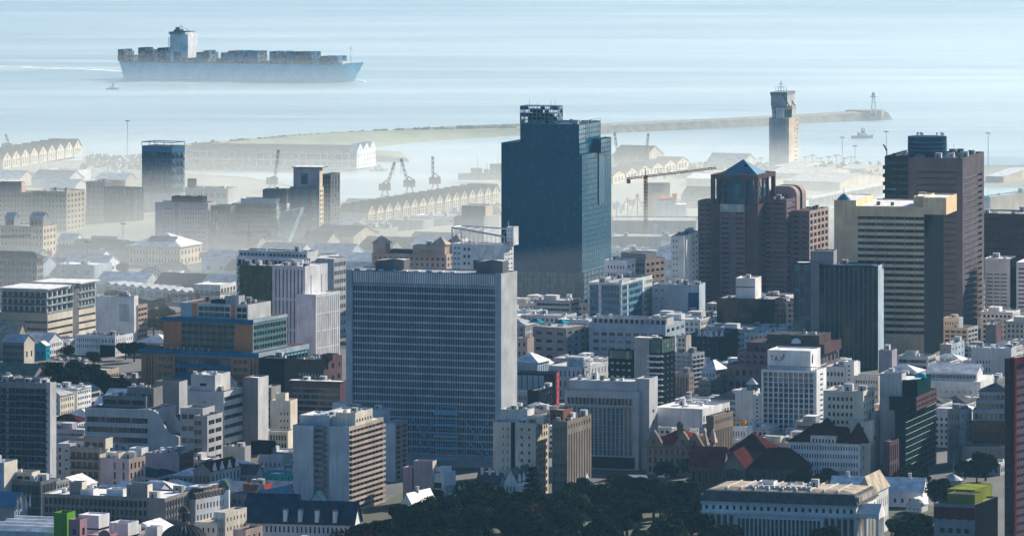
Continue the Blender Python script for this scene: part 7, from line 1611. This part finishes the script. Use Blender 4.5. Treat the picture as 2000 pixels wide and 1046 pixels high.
def place_fill(X, Y, w, d, h, yaw, wl, rf, style, cat, name, cl, lod):
    px_, py = 1000+F*X/Y, YH+F*H/Y
    th = radians(yaw)
    b = Bd(name, 'x', cat, px_, py, yaw, lim=0 if lod else 14)
    q = nearest(X, Y)
    form = {'flat':'flat-roofed','hip':'hip-roofed','gable':'gabled','tri':'gabled'}[style]
    size = 'tall' if h > 24 else 'low' if h < 9 else ''
    L = None
    near1 = f"{rel(q[0],X,Y)} the {q[0][0]}"
    for cand in (f"{size} {COLW[wl]} {form} {cat} {near1}", f"{COLW[wl]} {cat} with a {ROOFW[rf]} {form.split('-')[0]} roof {near1}", f"{size} {COLW[wl]} {cat}, {ROOFW[rf]} roof, {near1}, facing the {q[1][0]}",
                 f"{COLW[wl]} {cat}, {ROOFW[rf]} roof, between the {q[0][0]} and the {q[2][0]}", f"{COLW[wl]} {form} {cat} near the {q[0][0]}, {rel(q[2],X,Y)} the {q[2][0]}", f"{COLW[wl]} {cat}, {ROOFW[rf]} roof, {rel(q[3],X,Y)} the {q[3][0]}"):
        cand = ' '.join(cand.split())
        if cand not in USED and len(cand.split()) <= 16: L = cand; break
    if L is None:
        for m_ in range(4, 9):
            cand = ' '.join(f"{size} {COLW[wl]} {cat} {near1}, {rel(q[m_],X,Y)} the {q[m_][0]}".split())[:400]
            cand = ' '.join(cand.split()[:16])
            if cand not in USED: L = cand; break
    L = L or cand
    USED[L] = 1; b.root['label'] = L
    nf = max(1, int(h/3.4)); gl = random.choice(['glass','glass_black','glass','glass_blue'])
    fw = random.uniform(.45,.68); fh = random.uniform(.42,.58); rb = random.random() < .25
    sp = lambda ln: G(nf, 1 if rb else max(1, int(ln/2.9)), 1 if rb else fw, fh, mul=(int(ln/3) if rb else 0), g=gl, ml=1, mr=1, mt=1.2 if style == 'flat' else .4, r=.3, sep=not lod)
    fs = sp(w) if name != 'warehouse' else (G(1, max(2,int(w/8)), .3, .35, mt=1.5, g=gl, sep=False) if random.random() < .5 else None)
    V = b.vol(0, px_, 0, 0, wall=wl, roof=rf, par=(.8 if style == 'flat' else 0), w=w, d=d, z1=h, f=fs, sd=sp(d) if name != 'warehouse' else None, cl=cl if style == 'flat' else 0)
    if style == 'hip': b.hip(V, min(w,d)*.22, rf, .6)
    elif style == 'gable': b.gable(V, min(w,d)*.24, rf, wl, 'x' if w > d else 'y')
    elif style == 'flat' and h > 10 and random.random() < .55 and min(w, d) > 12:
        k = MB(); x0 = V['x0']+w*.2; k.box(x0, x0+w*.35, 3, 3+d*.4, h-.8, h+2.6, wl, rf); k.obj('plant_room', b.root)
    if not lod and style == 'flat':
        k = MB(); cm = random.choice(['off_white','concrete_light','concrete']); x0,x1,y1 = V['x0'],V['x1'],V['y1']; z = h-1.15
        k.box(x0-.25, x1+.25, -.3, -.03, z, z+.35, cm); k.box(x1+.03, x1+.3, -.03, y1, z, z+.35, cm); k.obj('cornice', b.root)
    b.done()
    return b
PARK = [(800,960),(960,945),(1060,965),(1200,930),(1300,925),(1390,960),(1375,1100),(660,1100),(690,1010)]
MAIN = list(SILH)
GROVE = [(95,715),(200,690),(285,705),(285,745),(250,790),(100,785)]; GROVE2 = [(200,585),(345,600),(345,670),(285,680),(265,610)]
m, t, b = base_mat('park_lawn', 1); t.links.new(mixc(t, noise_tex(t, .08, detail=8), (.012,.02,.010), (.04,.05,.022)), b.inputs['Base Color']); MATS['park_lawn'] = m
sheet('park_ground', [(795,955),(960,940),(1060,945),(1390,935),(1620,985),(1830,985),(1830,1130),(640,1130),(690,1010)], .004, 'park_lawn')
def scatter(region, cell, hr, yaw, keep, walls, roofs, styles, cat_name, seed, lod, cl=3, jitter=.12, gap=.82):
    global random
    rnd = random.Random(seed); th = radians(yaw); c, s = cos(th), sin(th)
    W = [gp(x, y) for x, y in region]; n = 0
    us = [x*c-y*s for x, y in W]; vs = [x*s+y*c for x, y in W]
    cw, cd = cell; u = min(us); iu = 0
    while u < max(us):
        v = min(vs); iv = 0
        while v < max(vs):
            if iv % 5 != 4 and iu % 6 != 5 and rnd.random() < keep:
                w = cw*gap*rnd.uniform(.75,1.12); d = cd*gap*rnd.uniform(.7,1.12); h = rnd.uniform(*hr)*(1.35 if rnd.random() < .12 else 1)
                uu = u+rnd.uniform(-1,1)*cw*jitter; vv = v+rnd.uniform(-1,1)*cd*jitter
                X = uu*c+vv*s; Y = -uu*s+vv*c; px_ = 1000+F*X/Y; py = YH+F*H/Y
                pxa, pxb = 1000+F*(X-w*c)/(Y+w*s), 1000+F*(X+d*s)/(Y+d*c)
                for (xa, xb, yt_, yb_, Ys) in MAIN:
                    if Ys > Y-4 and xa < pxb and xb > pxa: h = min(h, H-(yb_-.3*(yb_-yt_)-YH)*(Y+d*.5)/F)
                if h < 4.2: v += cd; iv += 1; continue
                q = [(X, Y), (X-w*c, Y+w*s), (X-w*c+d*s, Y+w*s+d*c), (X+d*s, Y+d*c)]
                big = [(X+(a-.5)*0, Y) for a in (0,)]
                pp = [(1000+F*a/b_, YH+F*H/b_) for a, b_ in q]
                if all(inside(p, region) for p in (pp[0],)) and not any(inside(p, PARK) or inside(p, GROVE) or inside(p, GROVE2) for p in pp) and not any(sat(q, f) for f in FPS):
                    # skip what the camera cannot see from here
                    tops = [(1000+F*a/b_, YH+F*(H-h*t)/b_) for a, b_ in q for t in (1, .6)] + [(sum(p[0] for p in pp)/4, YH+F*(H-h)/q[0][1])]
                    if not all(silh_hidden(a, b_, Y) for a, b_ in tops) and -60 < pp[0][0] < 2080:
                        st = rnd.choice(styles); name, cat = rnd.choice(cat_name)
                        random.seed(seed*1000+n)
                        place_fill(X, Y, w, d, h, yaw, rnd.choice(walls), rnd.choice(roofs), st, cat, name, cl, lod); n += 1
            v += cd; iv += 1
        u += cw; iu += 1
    print('fill', seed, n)
WL = ['white_paint','white_paint','off_white','off_white','cream','concrete_light','concrete_light','concrete','pale_blue','lilac']
RF = ['roof_white','roof_white','roof_white','roof_grey','roof_zinc','roof_dark']
CN = [('shop_building','commercial building'),('house','town house'),('office_building','office building')]
scatter([(-40,1100),(-40,770),(260,770),(500,800),(690,870),(760,930),(690,1000),(640,1100)], (24,22), (7,15), 20, .9, WL, RF+['roof_red','roof_blue'], ['flat','flat','hip','gable'], CN, 1, False)
scatter([(1010,900),(1010,690),(1240,700),(1440,740),(1640,760),(2040,700),(2040,930),(1700,930),(1400,900),(1200,900)], (25,24), (9,20), 20, .92, WL, RF, ['flat','flat','flat','hip'], CN, 2, False)
scatter([(-40,770),(-40,600),(300,600),(680,640),(690,870),(500,800),(260,770)], (30,26), (6,12), 22, .42, WL, RF+['roof_green','roof_blue'], ['flat','gable','hip'], [('shop_building','commercial building'),('house','town house'),('warehouse','warehouse')], 3, False)
scatter([(1010,690),(1010,600),(1320,600),(1560,640),(1900,600),(2040,600),(2040,700),(1640,760),(1440,740),(1240,700)], (32,30), (12,24), 18, .9, WL, RF, ['flat'], CN, 4, False)
scatter([(-40,600),(-40,500),(420,520),(690,500),(980,500),(1000,640),(690,650),(300,610)], (44,34), (5,10), 22, .62, ['off_white','concrete_light','shed_grey','white_paint','pale_blue'], ['roof_zinc','roof_white','roof_grey','roof_dark','roof_blue'], ['gable','flat','gable'], [('warehouse','warehouse'),('warehouse','shed')], 5, True)
scatter([(1195,600),(1195,480),(1370,480),(1700,600)], (40,30), (5,11), 14, .9, ['off_white','concrete_light','shed_grey','white_paint'], ['roof_zinc','roof_white','roof_grey','roof_red'], ['gable','flat'], [('warehouse','warehouse'),('warehouse','shed')], 6, True)
scatter([(0,430),(0,345),(300,350),(280,440)], (46,34), (4,9), 25, .5, ['off_white','sand','white_paint','cream'], ['roof_zinc','roof_grey','roof_white'], ['gable','flat'], [('warehouse','harbour shed')], 7, True)
scatter([(400,500),(660,400),(985,400),(985,500)], (46,30), (4,8), 20, .45, ['off_white','sand','shed_grey','white_paint'], ['roof_zinc','roof_grey','roof_dark'], ['gable','flat'], [('warehouse','harbour shed')], 8, True)
scatter([(1930,425),(1560,395),(1390,345),(1330,350),(1200,400),(1200,345),(1500,322),(1720,332),(1720,362),(1560,372)], (60,36), (4,9), 24, .38, ['sand','cream','shed_grey'], ['roof_zinc','roof_grey','roof_tan'], ['gable','flat'], [('warehouse','harbour shed')], 9, True)

# ------------------------------------------------------------------ trees
def leaf_mat(name, lo, hi):
    m, t, b = base_mat(name, 1); b.inputs['Specular IOR Level'].default_value = 0
    g = nd(t, 'ShaderNodeNewGeometry'); o = nd(t, 'ShaderNodeObjectInfo')
    a = mixc(t, g.outputs['Random Per Island'], lo, hi)
    hs = nd(t, 'ShaderNodeHueSaturation'); r = nd(t, 'ShaderNodeMapRange'); r.inputs[3].default_value = .6; r.inputs[4].default_value = 1.35
    t.links.new(o.outputs['Random'], r.inputs[0]); t.links.new(r.outputs[0], hs.inputs['Value']); t.links.new(a, hs.inputs['Color']); t.links.new(hs.outputs[0], b.inputs['Base Color'])
    MATS[name] = m
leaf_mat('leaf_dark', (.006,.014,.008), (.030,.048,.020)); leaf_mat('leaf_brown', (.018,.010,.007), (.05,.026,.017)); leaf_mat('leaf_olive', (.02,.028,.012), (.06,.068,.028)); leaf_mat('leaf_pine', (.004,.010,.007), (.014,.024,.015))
def crown_mesh(name, seed, leaf, shape='round', n=2600, size=.75):
    rr = random.Random(seed); k = MB()
    if shape == 'round':
        lobes = [(rr.uniform(-.55,.55), rr.uniform(-.55,.55), rr.uniform(-.25,.5), rr.uniform(.32,.55)) for _ in range(11)]
    for i in range(n):
        if shape == 'round':
            lx, ly, lz_, lr = rr.choice(lobes); v = Vector((rr.gauss(0,1), rr.gauss(0,1), rr.gauss(0,1))).normalized(); r = lr*(1-.35*rr.random()**2)
            p = Vector((lx, ly, lz_))+v*r; p = Vector((p.x*7.5, p.y*7.5, 8.6+p.z*6.2)); nrm = v
        elif shape == 'pine':
            t = rr.random()**.8; tier = int(t*11)/11; z = 3+19*tier+rr.uniform(-.5,.5); R = 5.2*(1-tier)**.8+.4; a = rr.choice(range(7))*2*pi/7+tier*5+rr.gauss(0,.16); q = rr.random()**.6*R
            p = Vector((q*cos(a), q*sin(a), z-q*.10)); nrm = Vector((cos(a)*.4, sin(a)*.4, 1)).normalized()
        elif shape == 'palm': break
        s = size*rr.uniform(.5,1.25); u = (nrm.orthogonal().normalized()*rr.uniform(-1,1)+nrm.cross(nrm.orthogonal()).normalized()*rr.uniform(-1,1)+Vector((rr.uniform(-.4,.4),)*3)).normalized(); w = nrm.cross(u).normalized()
        k.poly([p-u*s, p-w*s*.7+nrm*.1, p+u*s*.8, p+w*s*.8+nrm*.15], leaf)
    if shape == 'palm':
        for i in range(16):
            a = 2*pi*i/16+rr.uniform(-.15,.15); e = rr.uniform(-.1,.8); P = [Vector((cos(a)*q*1.0, sin(a)*q*1.0, 8+q*e*.8-q*q*.13)) for q in (0,1.2,2.4,3.6,4.4)]
            w = Vector((-sin(a), cos(a), 0))
            for j in range(4): k.poly([P[j]-w*.45*(1-j*.18), P[j+1]-w*.45*(.82-j*.18), P[j+1]+w*.45*(.82-j*.18), P[j]+w*.45*(1-j*.18)], leaf)
    me = bpy.data.meshes.new(name); me.from_pydata([tuple(v) for v in k.v], [], k.f); me.materials.append(mat(leaf)); me.update(); return me
def trunk_mesh(shape):
    k = MB()
    if shape == 'round':
        k.bar((0,0,-.3),(0,.2,5),.55,'bark',7,.38)
        for a, e in ((0,2.6),(1.3,3.2),(2.5,2.4),(3.8,3.0),(5.0,2.2)): k.bar((0,.2,4.4),(cos(a)*e,sin(a)*e,8.5),.3,'bark',5,.1)
    elif shape == 'pine':
        k.bar((0,0,-.3),(0,0,22),.5,'bark',7,.08)
        for j in range(10):
            z = 3+j*1.8; R = 5*(1-j/11)
            for q in range(4): a = q*pi/2+j; k.bar((0,0,z),(cos(a)*R,sin(a)*R,z-.4),.09,'bark',4,.03)
    else:
        k.bar((0,0,-.3),(.3,0,8),.32,'bark',6,.22)
    me = bpy.data.meshes.new('trunk'); me.from_pydata([tuple(v) for v in k.v], [], k.f); me.materials.append(mat('bark')); me.update(); return me
TR = {}
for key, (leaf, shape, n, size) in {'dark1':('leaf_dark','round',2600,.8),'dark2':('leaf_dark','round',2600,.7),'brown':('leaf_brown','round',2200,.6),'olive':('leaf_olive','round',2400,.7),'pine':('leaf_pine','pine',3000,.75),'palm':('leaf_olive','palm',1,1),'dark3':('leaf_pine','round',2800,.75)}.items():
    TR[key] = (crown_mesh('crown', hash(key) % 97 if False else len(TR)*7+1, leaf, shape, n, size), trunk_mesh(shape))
def tree(kind, x, y, h, label, group=None, name='tree', cat='tree'):
    X, Y = gp(x, y); base = {'pine':23, 'palm':9.5}.get(kind, 14.5)
    s = h/base; r = empty(name, (X, Y, 0), random.uniform(0, 6.28)); r.scale = (s*random.uniform(.9,1.15), s*random.uniform(.9,1.15), s); tag(r, label, cat, group)
    link('trunk', TR[kind][1], r); link('crown', TR[kind][0], r); return r
random.seed(77)
KW = {'dark1':'dark green broad','dark2':'deep green rounded','dark3':'blackish green dense','brown':'reddish brown autumn','olive':'olive green'}
LM = [('mauve stone strip-windowed building',1110,960),('cream slotted building',1020,960),('blank lilac block',830,975),('red roofed cathedral',1420,950),('white colonnaded mansard building',1380,1040),('dark blue roofed lodge',690,1030),('teal curtain-walled office',1180,925),('banded balcony slab block',740,1000)]
ORD = ['nearest','second nearest','third nearest','fourth nearest','fifth nearest','sixth nearest','seventh nearest','eighth nearest','ninth nearest','tenth nearest','eleventh nearest','twelfth nearest','thirteenth nearest','fourteenth nearest','fifteenth nearest','sixteenth nearest','seventeenth nearest','eighteenth nearest','nineteenth nearest','twentieth nearest']
def tline(x):
    L = [(660,1010),(760,985),(850,952),(900,930),(960,942),(1000,955),(1100,955),(1150,922),(1250,926),(1350,938),(1400,960)]
    for (a, p), (b_, q) in zip(L, L[1:]):
        if a <= x <= b_: return p+(q-p)*(x-a)/(b_-a)
    return 1000
pts = []
rr = random.Random(21); tries = 0
while len(pts) < 96 and tries < 12000:
    tries += 1; x = rr.uniform(670, 1400); y = rr.uniform(955, 1160)
    top = 1000 - 40*math.exp(-((x-1110)/180)**2) + (30 if x < 800 else 0)
    if x < 760 and y < 1060: continue
    if y < 985 and not (880 < x < 1400): continue
    X, Y = gp(x, y)
    if any(math.hypot(X-a, (Y-b_)) < 11.5 for a, b_, _ in pts): continue
    if any(inside((X, Y), f) or inside((X+6, Y), f) or inside((X-6, Y), f) for f in FPS): continue
    hh = min(rr.uniform(13, 21), (y-tline(x))*Y/F)
    if hh < 7: continue
    kd = rr.choice(['dark1','dark2','dark3','dark3','dark1','brown' if y > 1010 else 'dark2','dark2']); pts.append((X, Y, (kd, x, y, hh)))
tr = []
for X, Y, (kd, x, y, h) in pts:
    lm = min(LM, key=lambda l: math.hypot(l[1]-x, l[2]-y)); d = math.hypot(lm[1]-x, lm[2]-y); tr.append((kd, lm[0], d, x, y, h))
cnt = {}
for kd, lm, d, x, y, h in sorted(tr, key=lambda q: q[2]):
    n = cnt.get((kd, lm), 0); cnt[(kd, lm)] = n+1
    tree(kd, x, y, h, f'{KW[kd]} park tree, {ORD[min(n,19)]} of its kind to the {lm}', 'trees of the dark park')
tree('pine', 1040, 1035, 32, 'tall dark conifer with tiered branches standing above the park', 'trees of the dark park', 'pine_tree')
tree('pine', 1345, 1010, 20, 'smaller dark conifer left of the colonnaded mansard building', 'trees of the dark park', 'pine_tree')
for i, (kd, x, y, h, l) in enumerate([
 ('dark1',292,640,13,'dark tree right of the windowless white block'),('dark3',300,655,12,'dense dark tree in front of the sawtooth workshop'),('dark2',318,632,13,'rounded tree below the white sawtooth workshop'),('dark1',268,612,12,'dark tree behind the windowless white block'),('dark2',235,600,12,'tree above the windowless white block roof'),('dark1',215,596,11,'leftmost tree behind the windowless white block'),('olive',320,655,12,'olive tree left of the orange brick and blue building'),
 ('dark3',262,706,13,'dark tree at the right end of the long low white windowed building'),('dark1',245,702,11,'shorter dark tree before the long low white windowed building'),('brown',128,706,11,'reddish bare tree by the turquoise house'),('dark3',150,752,14,'dark tree in front of the small parking lot'),('dark2',175,768,17,'large dark tree below the parking lot'),('dark1',120,770,14,'dark tree by the green roofed warehouse'),('dark3',205,778,15,'dense dark tree behind the stepped ribbon-windowed office'),('dark2',240,775,12,'rounded dark tree before the low beige workshop'),('dark1',95,745,12,'dark tree beside the green roofed warehouse gable'),
 ('dark2',135,765,15,'dark tree between the green roofed warehouse and the tower'),('dark3',160,775,16,'tall dark tree in the middle of the grove behind the stepped office'),('dark1',190,762,14,'dark tree at the top edge of the grove by the cream workshop'),('dark3',222,785,14,'dense tree at the lower right of the grove'),('dark2',148,738,12,'small dark tree at the top of the grove'),('dark3',110,752,14,'dark tree at the left side of the grove'),('dark1',255,792,13,'dark tree at the right end of the grove'),('dark2',330,640,13,'dark tree at the right end of the trees below the sawtooth workshop'),('dark3',285,618,12,'dense tree between the white block and the workshop'),('dark1',310,612,11,'low dark tree close below the sawtooth workshop'),
 ('dark1',185,745,11,'dark tree left of the long cream workshop'),('olive',183,715,9,'small olive tree behind the cream workshop'),('dark2',1600,938,11,'dark tree before the white red-roofed building'),('brown',1560,955,11,'reddish tree between cathedral and colonnaded building'),('brown',1590,965,11,'reddish tree right of the cathedral'),('dark3',1620,950,10,'dense dark tree below the white red-roofed building corner'),
 ('dark1',1790,962,14,'dark tree below the green netted building'),('dark3',1828,1000,17,'big dark tree left of the lime roofed building'),('dark2',1850,1005,15,'rounded dark tree touching the lime roofed building'),('dark1',1925,938,15,'dark tree in front of the terraced brick and white block'),('dark3',1908,945,13,'dense tree left of the one before the brick and white block'),('dark2',1885,935,10,'small tree by the conical zinc pavilion'),('dark1',1770,940,9,'low tree between the lodge and the netted building'),('dark2',1720,950,9,'low tree left of the red and white lodge'),
 ('dark1',1790,1075,17,'dark tree right of the colonnaded mansard building'),('dark3',1770,1090,16,'dense dark tree right of the portico'),('dark2',1810,1095,17,'rounded dark tree left of the lime roofed building front'),('dark1',1755,1060,12,'dark tree beside the portico'),('dark1',1610,1085,14,'dark tree in front of the colonnade'),('dark3',1550,1090,11,'narrow dark tree before the colonnade middle'),('dark2',1455,1090,10,'rounded tree before the colonnade left half'),('olive',1395,1060,12,'olive tree at the left end of the colonnaded building'),
 ('dark1',90,512,9,'dark round tree right of the beige twin-penthouse house'),('dark2',210,535,9,'rounded tree left of the arched lattice hall'),('dark1',240,540,10,'dark tree touching the arched lattice hall'),('olive',400,515,9,'olive tree right of the cream solar-roofed hall'),('olive',430,512,9,'second olive tree right of the cream solar-roofed hall'),('dark1',700,455,9,'hazy tree at the left end of the gabled terrace'),('dark2',690,470,9,'hazy rounded tree near the sunlit gable warehouse'),('dark1',1350,935,12,'dark tree before the twin-gabled stone building'),('dark3',1300,945,12,'dense tree before the stone gothic building')]):
    tree(kd, x, y, h, l, 'street trees')
for i, x in enumerate((1486, 1573, 1587, 1603, 1619, 1634, 1649, 1662)):
    tree('palm', x, 325-(i % 3), 9.5+(i % 3), f'hazy palm on the quay, {ORD[i].replace("nearest","")if i else ""} from the port control tower'.replace('  ',' ').replace(',  from', ', first from').replace(', from', ', first from'), 'palms along the quay', 'palm_tree', 'palm tree')
# small shrubs along the mole: beyond counting
k = MB(); rr = random.Random(14)
def tuft(X, Y, z, s):
    for _ in range(7):
        a = rr.uniform(0,6.28); q = rr.uniform(0,s); p = Vector((X+q*cos(a), Y+q*sin(a), z+rr.uniform(0,s*1.3))); e = s*.6
        k.poly([p+Vector((-e,0,-e*.4)), p+Vector((e*.8,0,-e*.5)), p+Vector((e*.5,.3,e)), p+Vector((-e*.5,-.3,e*.8))], 'leaf_olive')
line = [(370,289,8),(480,283,9),(560,277,10),(640,272,11),(720,266,9),(800,262,8),(900,258,7),(1010,254,7)]
for i in range(520):
    j = rr.randrange(len(line)-1); t = rr.random(); x = line[j][0]*(1-t)+line[j+1][0]*t; y = line[j][1]*(1-t)+line[j+1][1]*t
    X, Y = gp(x, y+6); tuft(X, Y, 5, rr.uniform(.8, 2.0) if rr.random() < .85 else 3)
for i in range(560):
    x = rr.uniform(160, 470); y = rr.uniform(305, 332) ; X, Y = gp(x, y); tuft(X, Y, 0, rr.uniform(1,2.4))
for i in range(420):
    x = rr.uniform(1200, 1720); y = rr.uniform(320, 350); X, Y = gp(x, y); tuft(X, Y, 0, rr.uniform(1,2.3))
for i in range(420):
    x = rr.uniform(660, 980); y = 452-(x-700)*.16+rr.uniform(-3,14); X, Y = gp(x, y); tuft(X, Y, 0, rr.uniform(1.5,3))
o = k.obj('shrubs'); tag(o, 'low scrub along the mole and the quays', 'shrubs', kind='stuff')

# ------------------------------------------------------------------ cars
def make_car(col):
    r = empty('parked_car', (0,0,0)); k = MB(); L, W = 4.4, 1.8
    prof = [(0,.35),(0,.85),(.9,.95),(1.5,1.42),(3.1,1.45),(3.9,.98),(4.4,.85),(4.4,.35)]
    k.hull([(p[0],-W/2,p[1]) for p in prof], [(p[0],W/2,p[1]) for p in prof], col); k.obj('body', r)
    k = MB()
    g = [(1.05,.98),(1.55,1.36),(3.05,1.39),(3.7,1.0)]
    for y in (-W/2-.015, W/2+.015): k.poly([(p[0],y,p[1]) for p in g], 'glass_black')
    k.poly([(.92,-.7,.98),(.92,.7,.98),(1.48,.7,1.43),(1.48,-.7,1.43)], 'glass_black'); k.obj('window', r)
    for x in (.85, 3.5):
        for y in (-W/2, W/2-.2): k = MB(); n = 10; k.hull([(x+.33*cos(2*pi*i/n), y, .33+.33*sin(2*pi*i/n)) for i in range(n)], [(x+.33*cos(2*pi*i/n), y+.2, .33+.33*sin(2*pi*i/n)) for i in range(n)], 'tyre'); k.obj('wheel', r)
    return r
protos = {}
spots = []
rr = random.Random(31)
for row in range(3):
    for i in range(8): spots.append((104+i*8+row*3, 702+row*9, ['back','middle','front'][row]+' row by the turquoise house', row, i))
for i in range(6): spots.append((152+i*9, 704, 'in front of the long low white building', 3, i))
for i in range(7): spots.append((1872+i*4, 905-i*14, 'along the shaded side street', 4, i))
cw = {'car_white':'white','car_dark':'black','car_red':'red','car_silver':'silver'}
cc = {}
rown = ['back row','middle row','front row','kerb','street']
for (x, y, where, row, i) in spots:
    col = rr.choice(['car_white','car_white','car_silver','car_dark','car_red'])
    if any(inside(gp(x, y), f) for f in FPS): continue
    if col not in protos: protos[col] = make_car(col); o = protos[col]
    else: o = copy_tree(protos[col])
    X, Y = gp(x, y); o.location = (X, Y, 0); o.rotation_euler = (0,0,radians(rr.choice([68,70,-110]) if row != 4 else 72))
    n = cc.get((col, row), 0); cc[(col, row)] = n+1
    pl = {0:'back row ',1:'middle row ',2:'front row ',3:'',4:''}[row]
    tag(o, f'{["first","second","third","fourth","fifth","sixth","seventh","eighth"][n]} {cw[col]} car from the left, {where}', 'car', 'parked cars')

# ------------------------------------------------------------------ marina and quayside goods
k = MB(); k.poly([(*gp(x, y, .013), .013) for x, y in [(55,340),(235,329),(262,346),(80,358)]], 'dock_water'); o = k.obj('marina_basin'); o['kind'] = 'structure'
def make_boat():
    r = empty('moored_boat', (0,0,0)); k = MB(); make_hull(k, 13, 4, 0, 1.6, .1, 'white_paint', 'off_white', .08, .5); k.obj('hull', r)
    k = MB(); k.hull([(4,-1.4,1.6),(9,-1.2,1.6),(9,1.2,1.6),(4,1.4,1.6)], [(4.6,-1.1,3),(8,-.9,3),(8,.9,3),(4.6,1.1,3)], 'white_paint'); k.obj('cabin', r)
    k = MB(); k.bar((6.5,0,1.6),(6.5,0,15),.12,'frame_white',5,.06); k.bar((6.5,0,3.4),(1.5,0,3.2),.08,'frame_white'); k.obj('mast', r); return r
bt = None; rr = random.Random(44)
for i in range(30):
    x = rr.uniform(75, 248); y = 346-(x-60)*.055+rr.uniform(-6, 6); bt0 = bt; X, Y = gp(x, y)
    o = make_boat() if bt is None else copy_tree(bt); bt = bt or o; o.location = (X, Y, .02); o.rotation_euler = (0,0,rr.choice([.2,1.7,3.3])+rr.uniform(-.1,.1)); e = rr.uniform(.8,1.7); o.scale = (e,e,e)
    tag(o, 'white masted boat moored in the crowded small-boat basin at the far left', 'boat', 'boats moored in the left basin')
cp = {}
for i in range(46):
    a = rr.choice([(690,985,476,488),(1200,1345,484,500),(1200,1340,395,412),(500,640,478,492),(980,1000,500,520)]); x, y = rr.uniform(a[0],a[1]), rr.uniform(a[2],a[3]); X, Y = gp(x, y)
    if any(inside((X, Y), f) for f in FPS): continue
    col = rr.choice(['rust','container_blue','off_white','orange','mid_grey']); 
    if col not in cp: k = MB(); k.box(0,12,0,2.5,.1,2.7,col); [k.box(.6+j*.95,1.0+j*.95,-.06,-.01,.3,2.5,col) for j in range(12)]; cp[col] = k.obj('shipping_container'); o = cp[col]
    else: o = cp[col].copy(); COL.objects.link(o)
    o.location = (X, Y, 0); o.rotation_euler = (0,0,rr.choice([-.3,1.25])); o.scale = (1,1.3,rr.choice([1,1.96]))
    tag(o, {'rust':'rusty red','container_blue':'blue','off_white':'pale grey','orange':'orange','mid_grey':'dark grey'}[col]+' shipping container standing on the harbour yards', 'container', {'rust':'rusty red','container_blue':'blue','off_white':'pale grey','orange':'orange','mid_grey':'dark grey'}[col]+' containers on the yards')
# ------------------------------------------------------------------ air, light, camera
def haze_box(name, x0, x1, y0, y1, z0, z1, dens, g, col, slope=0):
    k = MB(); m = bpy.data.materials.new(name+'_air'); m.use_nodes = True; t = m.node_tree; t.nodes.clear()
    out = t.nodes.new('ShaderNodeOutputMaterial'); v = t.nodes.new('ShaderNodeVolumePrincipled'); v.inputs['Density'].default_value = dens; v.inputs['Anisotropy'].default_value = g; v.inputs['Color'].default_value = (*col, 1)
    t.links.new(v.outputs[0], out.inputs['Volume']); MATS[name+'_air'] = m
    if slope: k.hull([(*p, z0) for p in x0], [(p[0], p[1]-slope if p[1] > 14000 else p[1], z1) for p in x0], name+'_air')
    else: k.prism(x0, z0, z1, name+'_air') if isinstance(x0, list) else k.box(x0, x1, y0, y1, z0, z1, name+'_air')
    o = k.obj(name); o['kind'] = 'stuff'; return o
HZ = dict(dens=1.25e-5, g=.4)
haze_box('haze', -3000, 3000, -300, 15600, -4, 420, HZ['dens'], HZ['g'], (.30,.66,1.0))
haze_box('mist', [(-2950,3250),(-500,3300),(0,3560),(250,3900),(2950,4500),(2950,14500),(-2950,14500)], 0, 0, 0, -3.2, 46, 2.7e-4, .5, (.88,.98,1.0), 8200)
haze_box('harbour_mist', [(-900,3800),(-250,3750),(-20,4050),(330,4350),(420,4900),(200,5300),(-300,5450),(-1000,5400)], 0, 0, 0, -3.1, 38, 5.2e-4, .55, (1.0,1.0,.94))
SUN_EL, SUN_AZ = radians(24), radians(40)      # azimuth from +Y toward +X
w = bpy.data.worlds.new('World'); scene.world = w; w.use_nodes = True; t = w.node_tree
bg = t.nodes['Background']; sky = t.nodes.new('ShaderNodeTexSky'); sky.sky_type = 'NISHITA'; sky.sun_disc = False
sky.sun_elevation = SUN_EL; sky.sun_rotation = SUN_AZ; sky.altitude = 100; sky.air_density = 1.0; sky.dust_density = 1.6; sky.ozone_density = 4.0
tint = t.nodes.new('ShaderNodeMix'); tint.data_type = 'RGBA'; tint.blend_type = 'MULTIPLY'; tint.inputs[0].default_value = 1; tint.inputs[7].default_value = (.64,.90,1.07,1)
t.links.new(sky.outputs[0], tint.inputs[6]); t.links.new(tint.outputs[2], bg.inputs[0]); bg.inputs[1].default_value = .058
sl = bpy.data.lights.new('sun', 'SUN'); sl.energy = 5.0; sl.angle = radians(.6); sl.color = (1.0,.885,.745)
so = bpy.data.objects.new('sun', sl); COL.objects.link(so)
d = Vector((sin(SUN_AZ)*cos(SUN_EL), cos(SUN_AZ)*cos(SUN_EL), sin(SUN_EL))); so.rotation_euler = d.to_track_quat('Z', 'Y').to_euler(); so.location = d*2000+Vector((0,3000,0))
cam = bpy.data.cameras.new('camera'); co = bpy.data.objects.new('camera', cam); COL.objects.link(co)
co.location = (0, 0, H); co.rotation_euler = (pi/2, 0, 0); cam.sensor_width = 36; cam.lens = 36*F/2000; cam.clip_start = 10; cam.clip_end = 40000
cam.shift_x = 0; cam.shift_y = -(523-YH)/2000
scene.camera = co
scene.view_settings.view_transform = 'Standard'; scene.view_settings.look = 'None'; scene.view_settings.gamma = 1; scene.view_settings.exposure = 0.95
scene.cycles.max_bounces = 6; scene.cycles.diffuse_bounces = 2; scene.cycles.glossy_bounces = 2; scene.cycles.transmission_bounces = 2; scene.cycles.volume_bounces = 1; scene.cycles.use_denoising = True
scene.cycles.caustics_reflective = False; scene.cycles.caustics_refractive = False
print('objects', len(scene.objects))
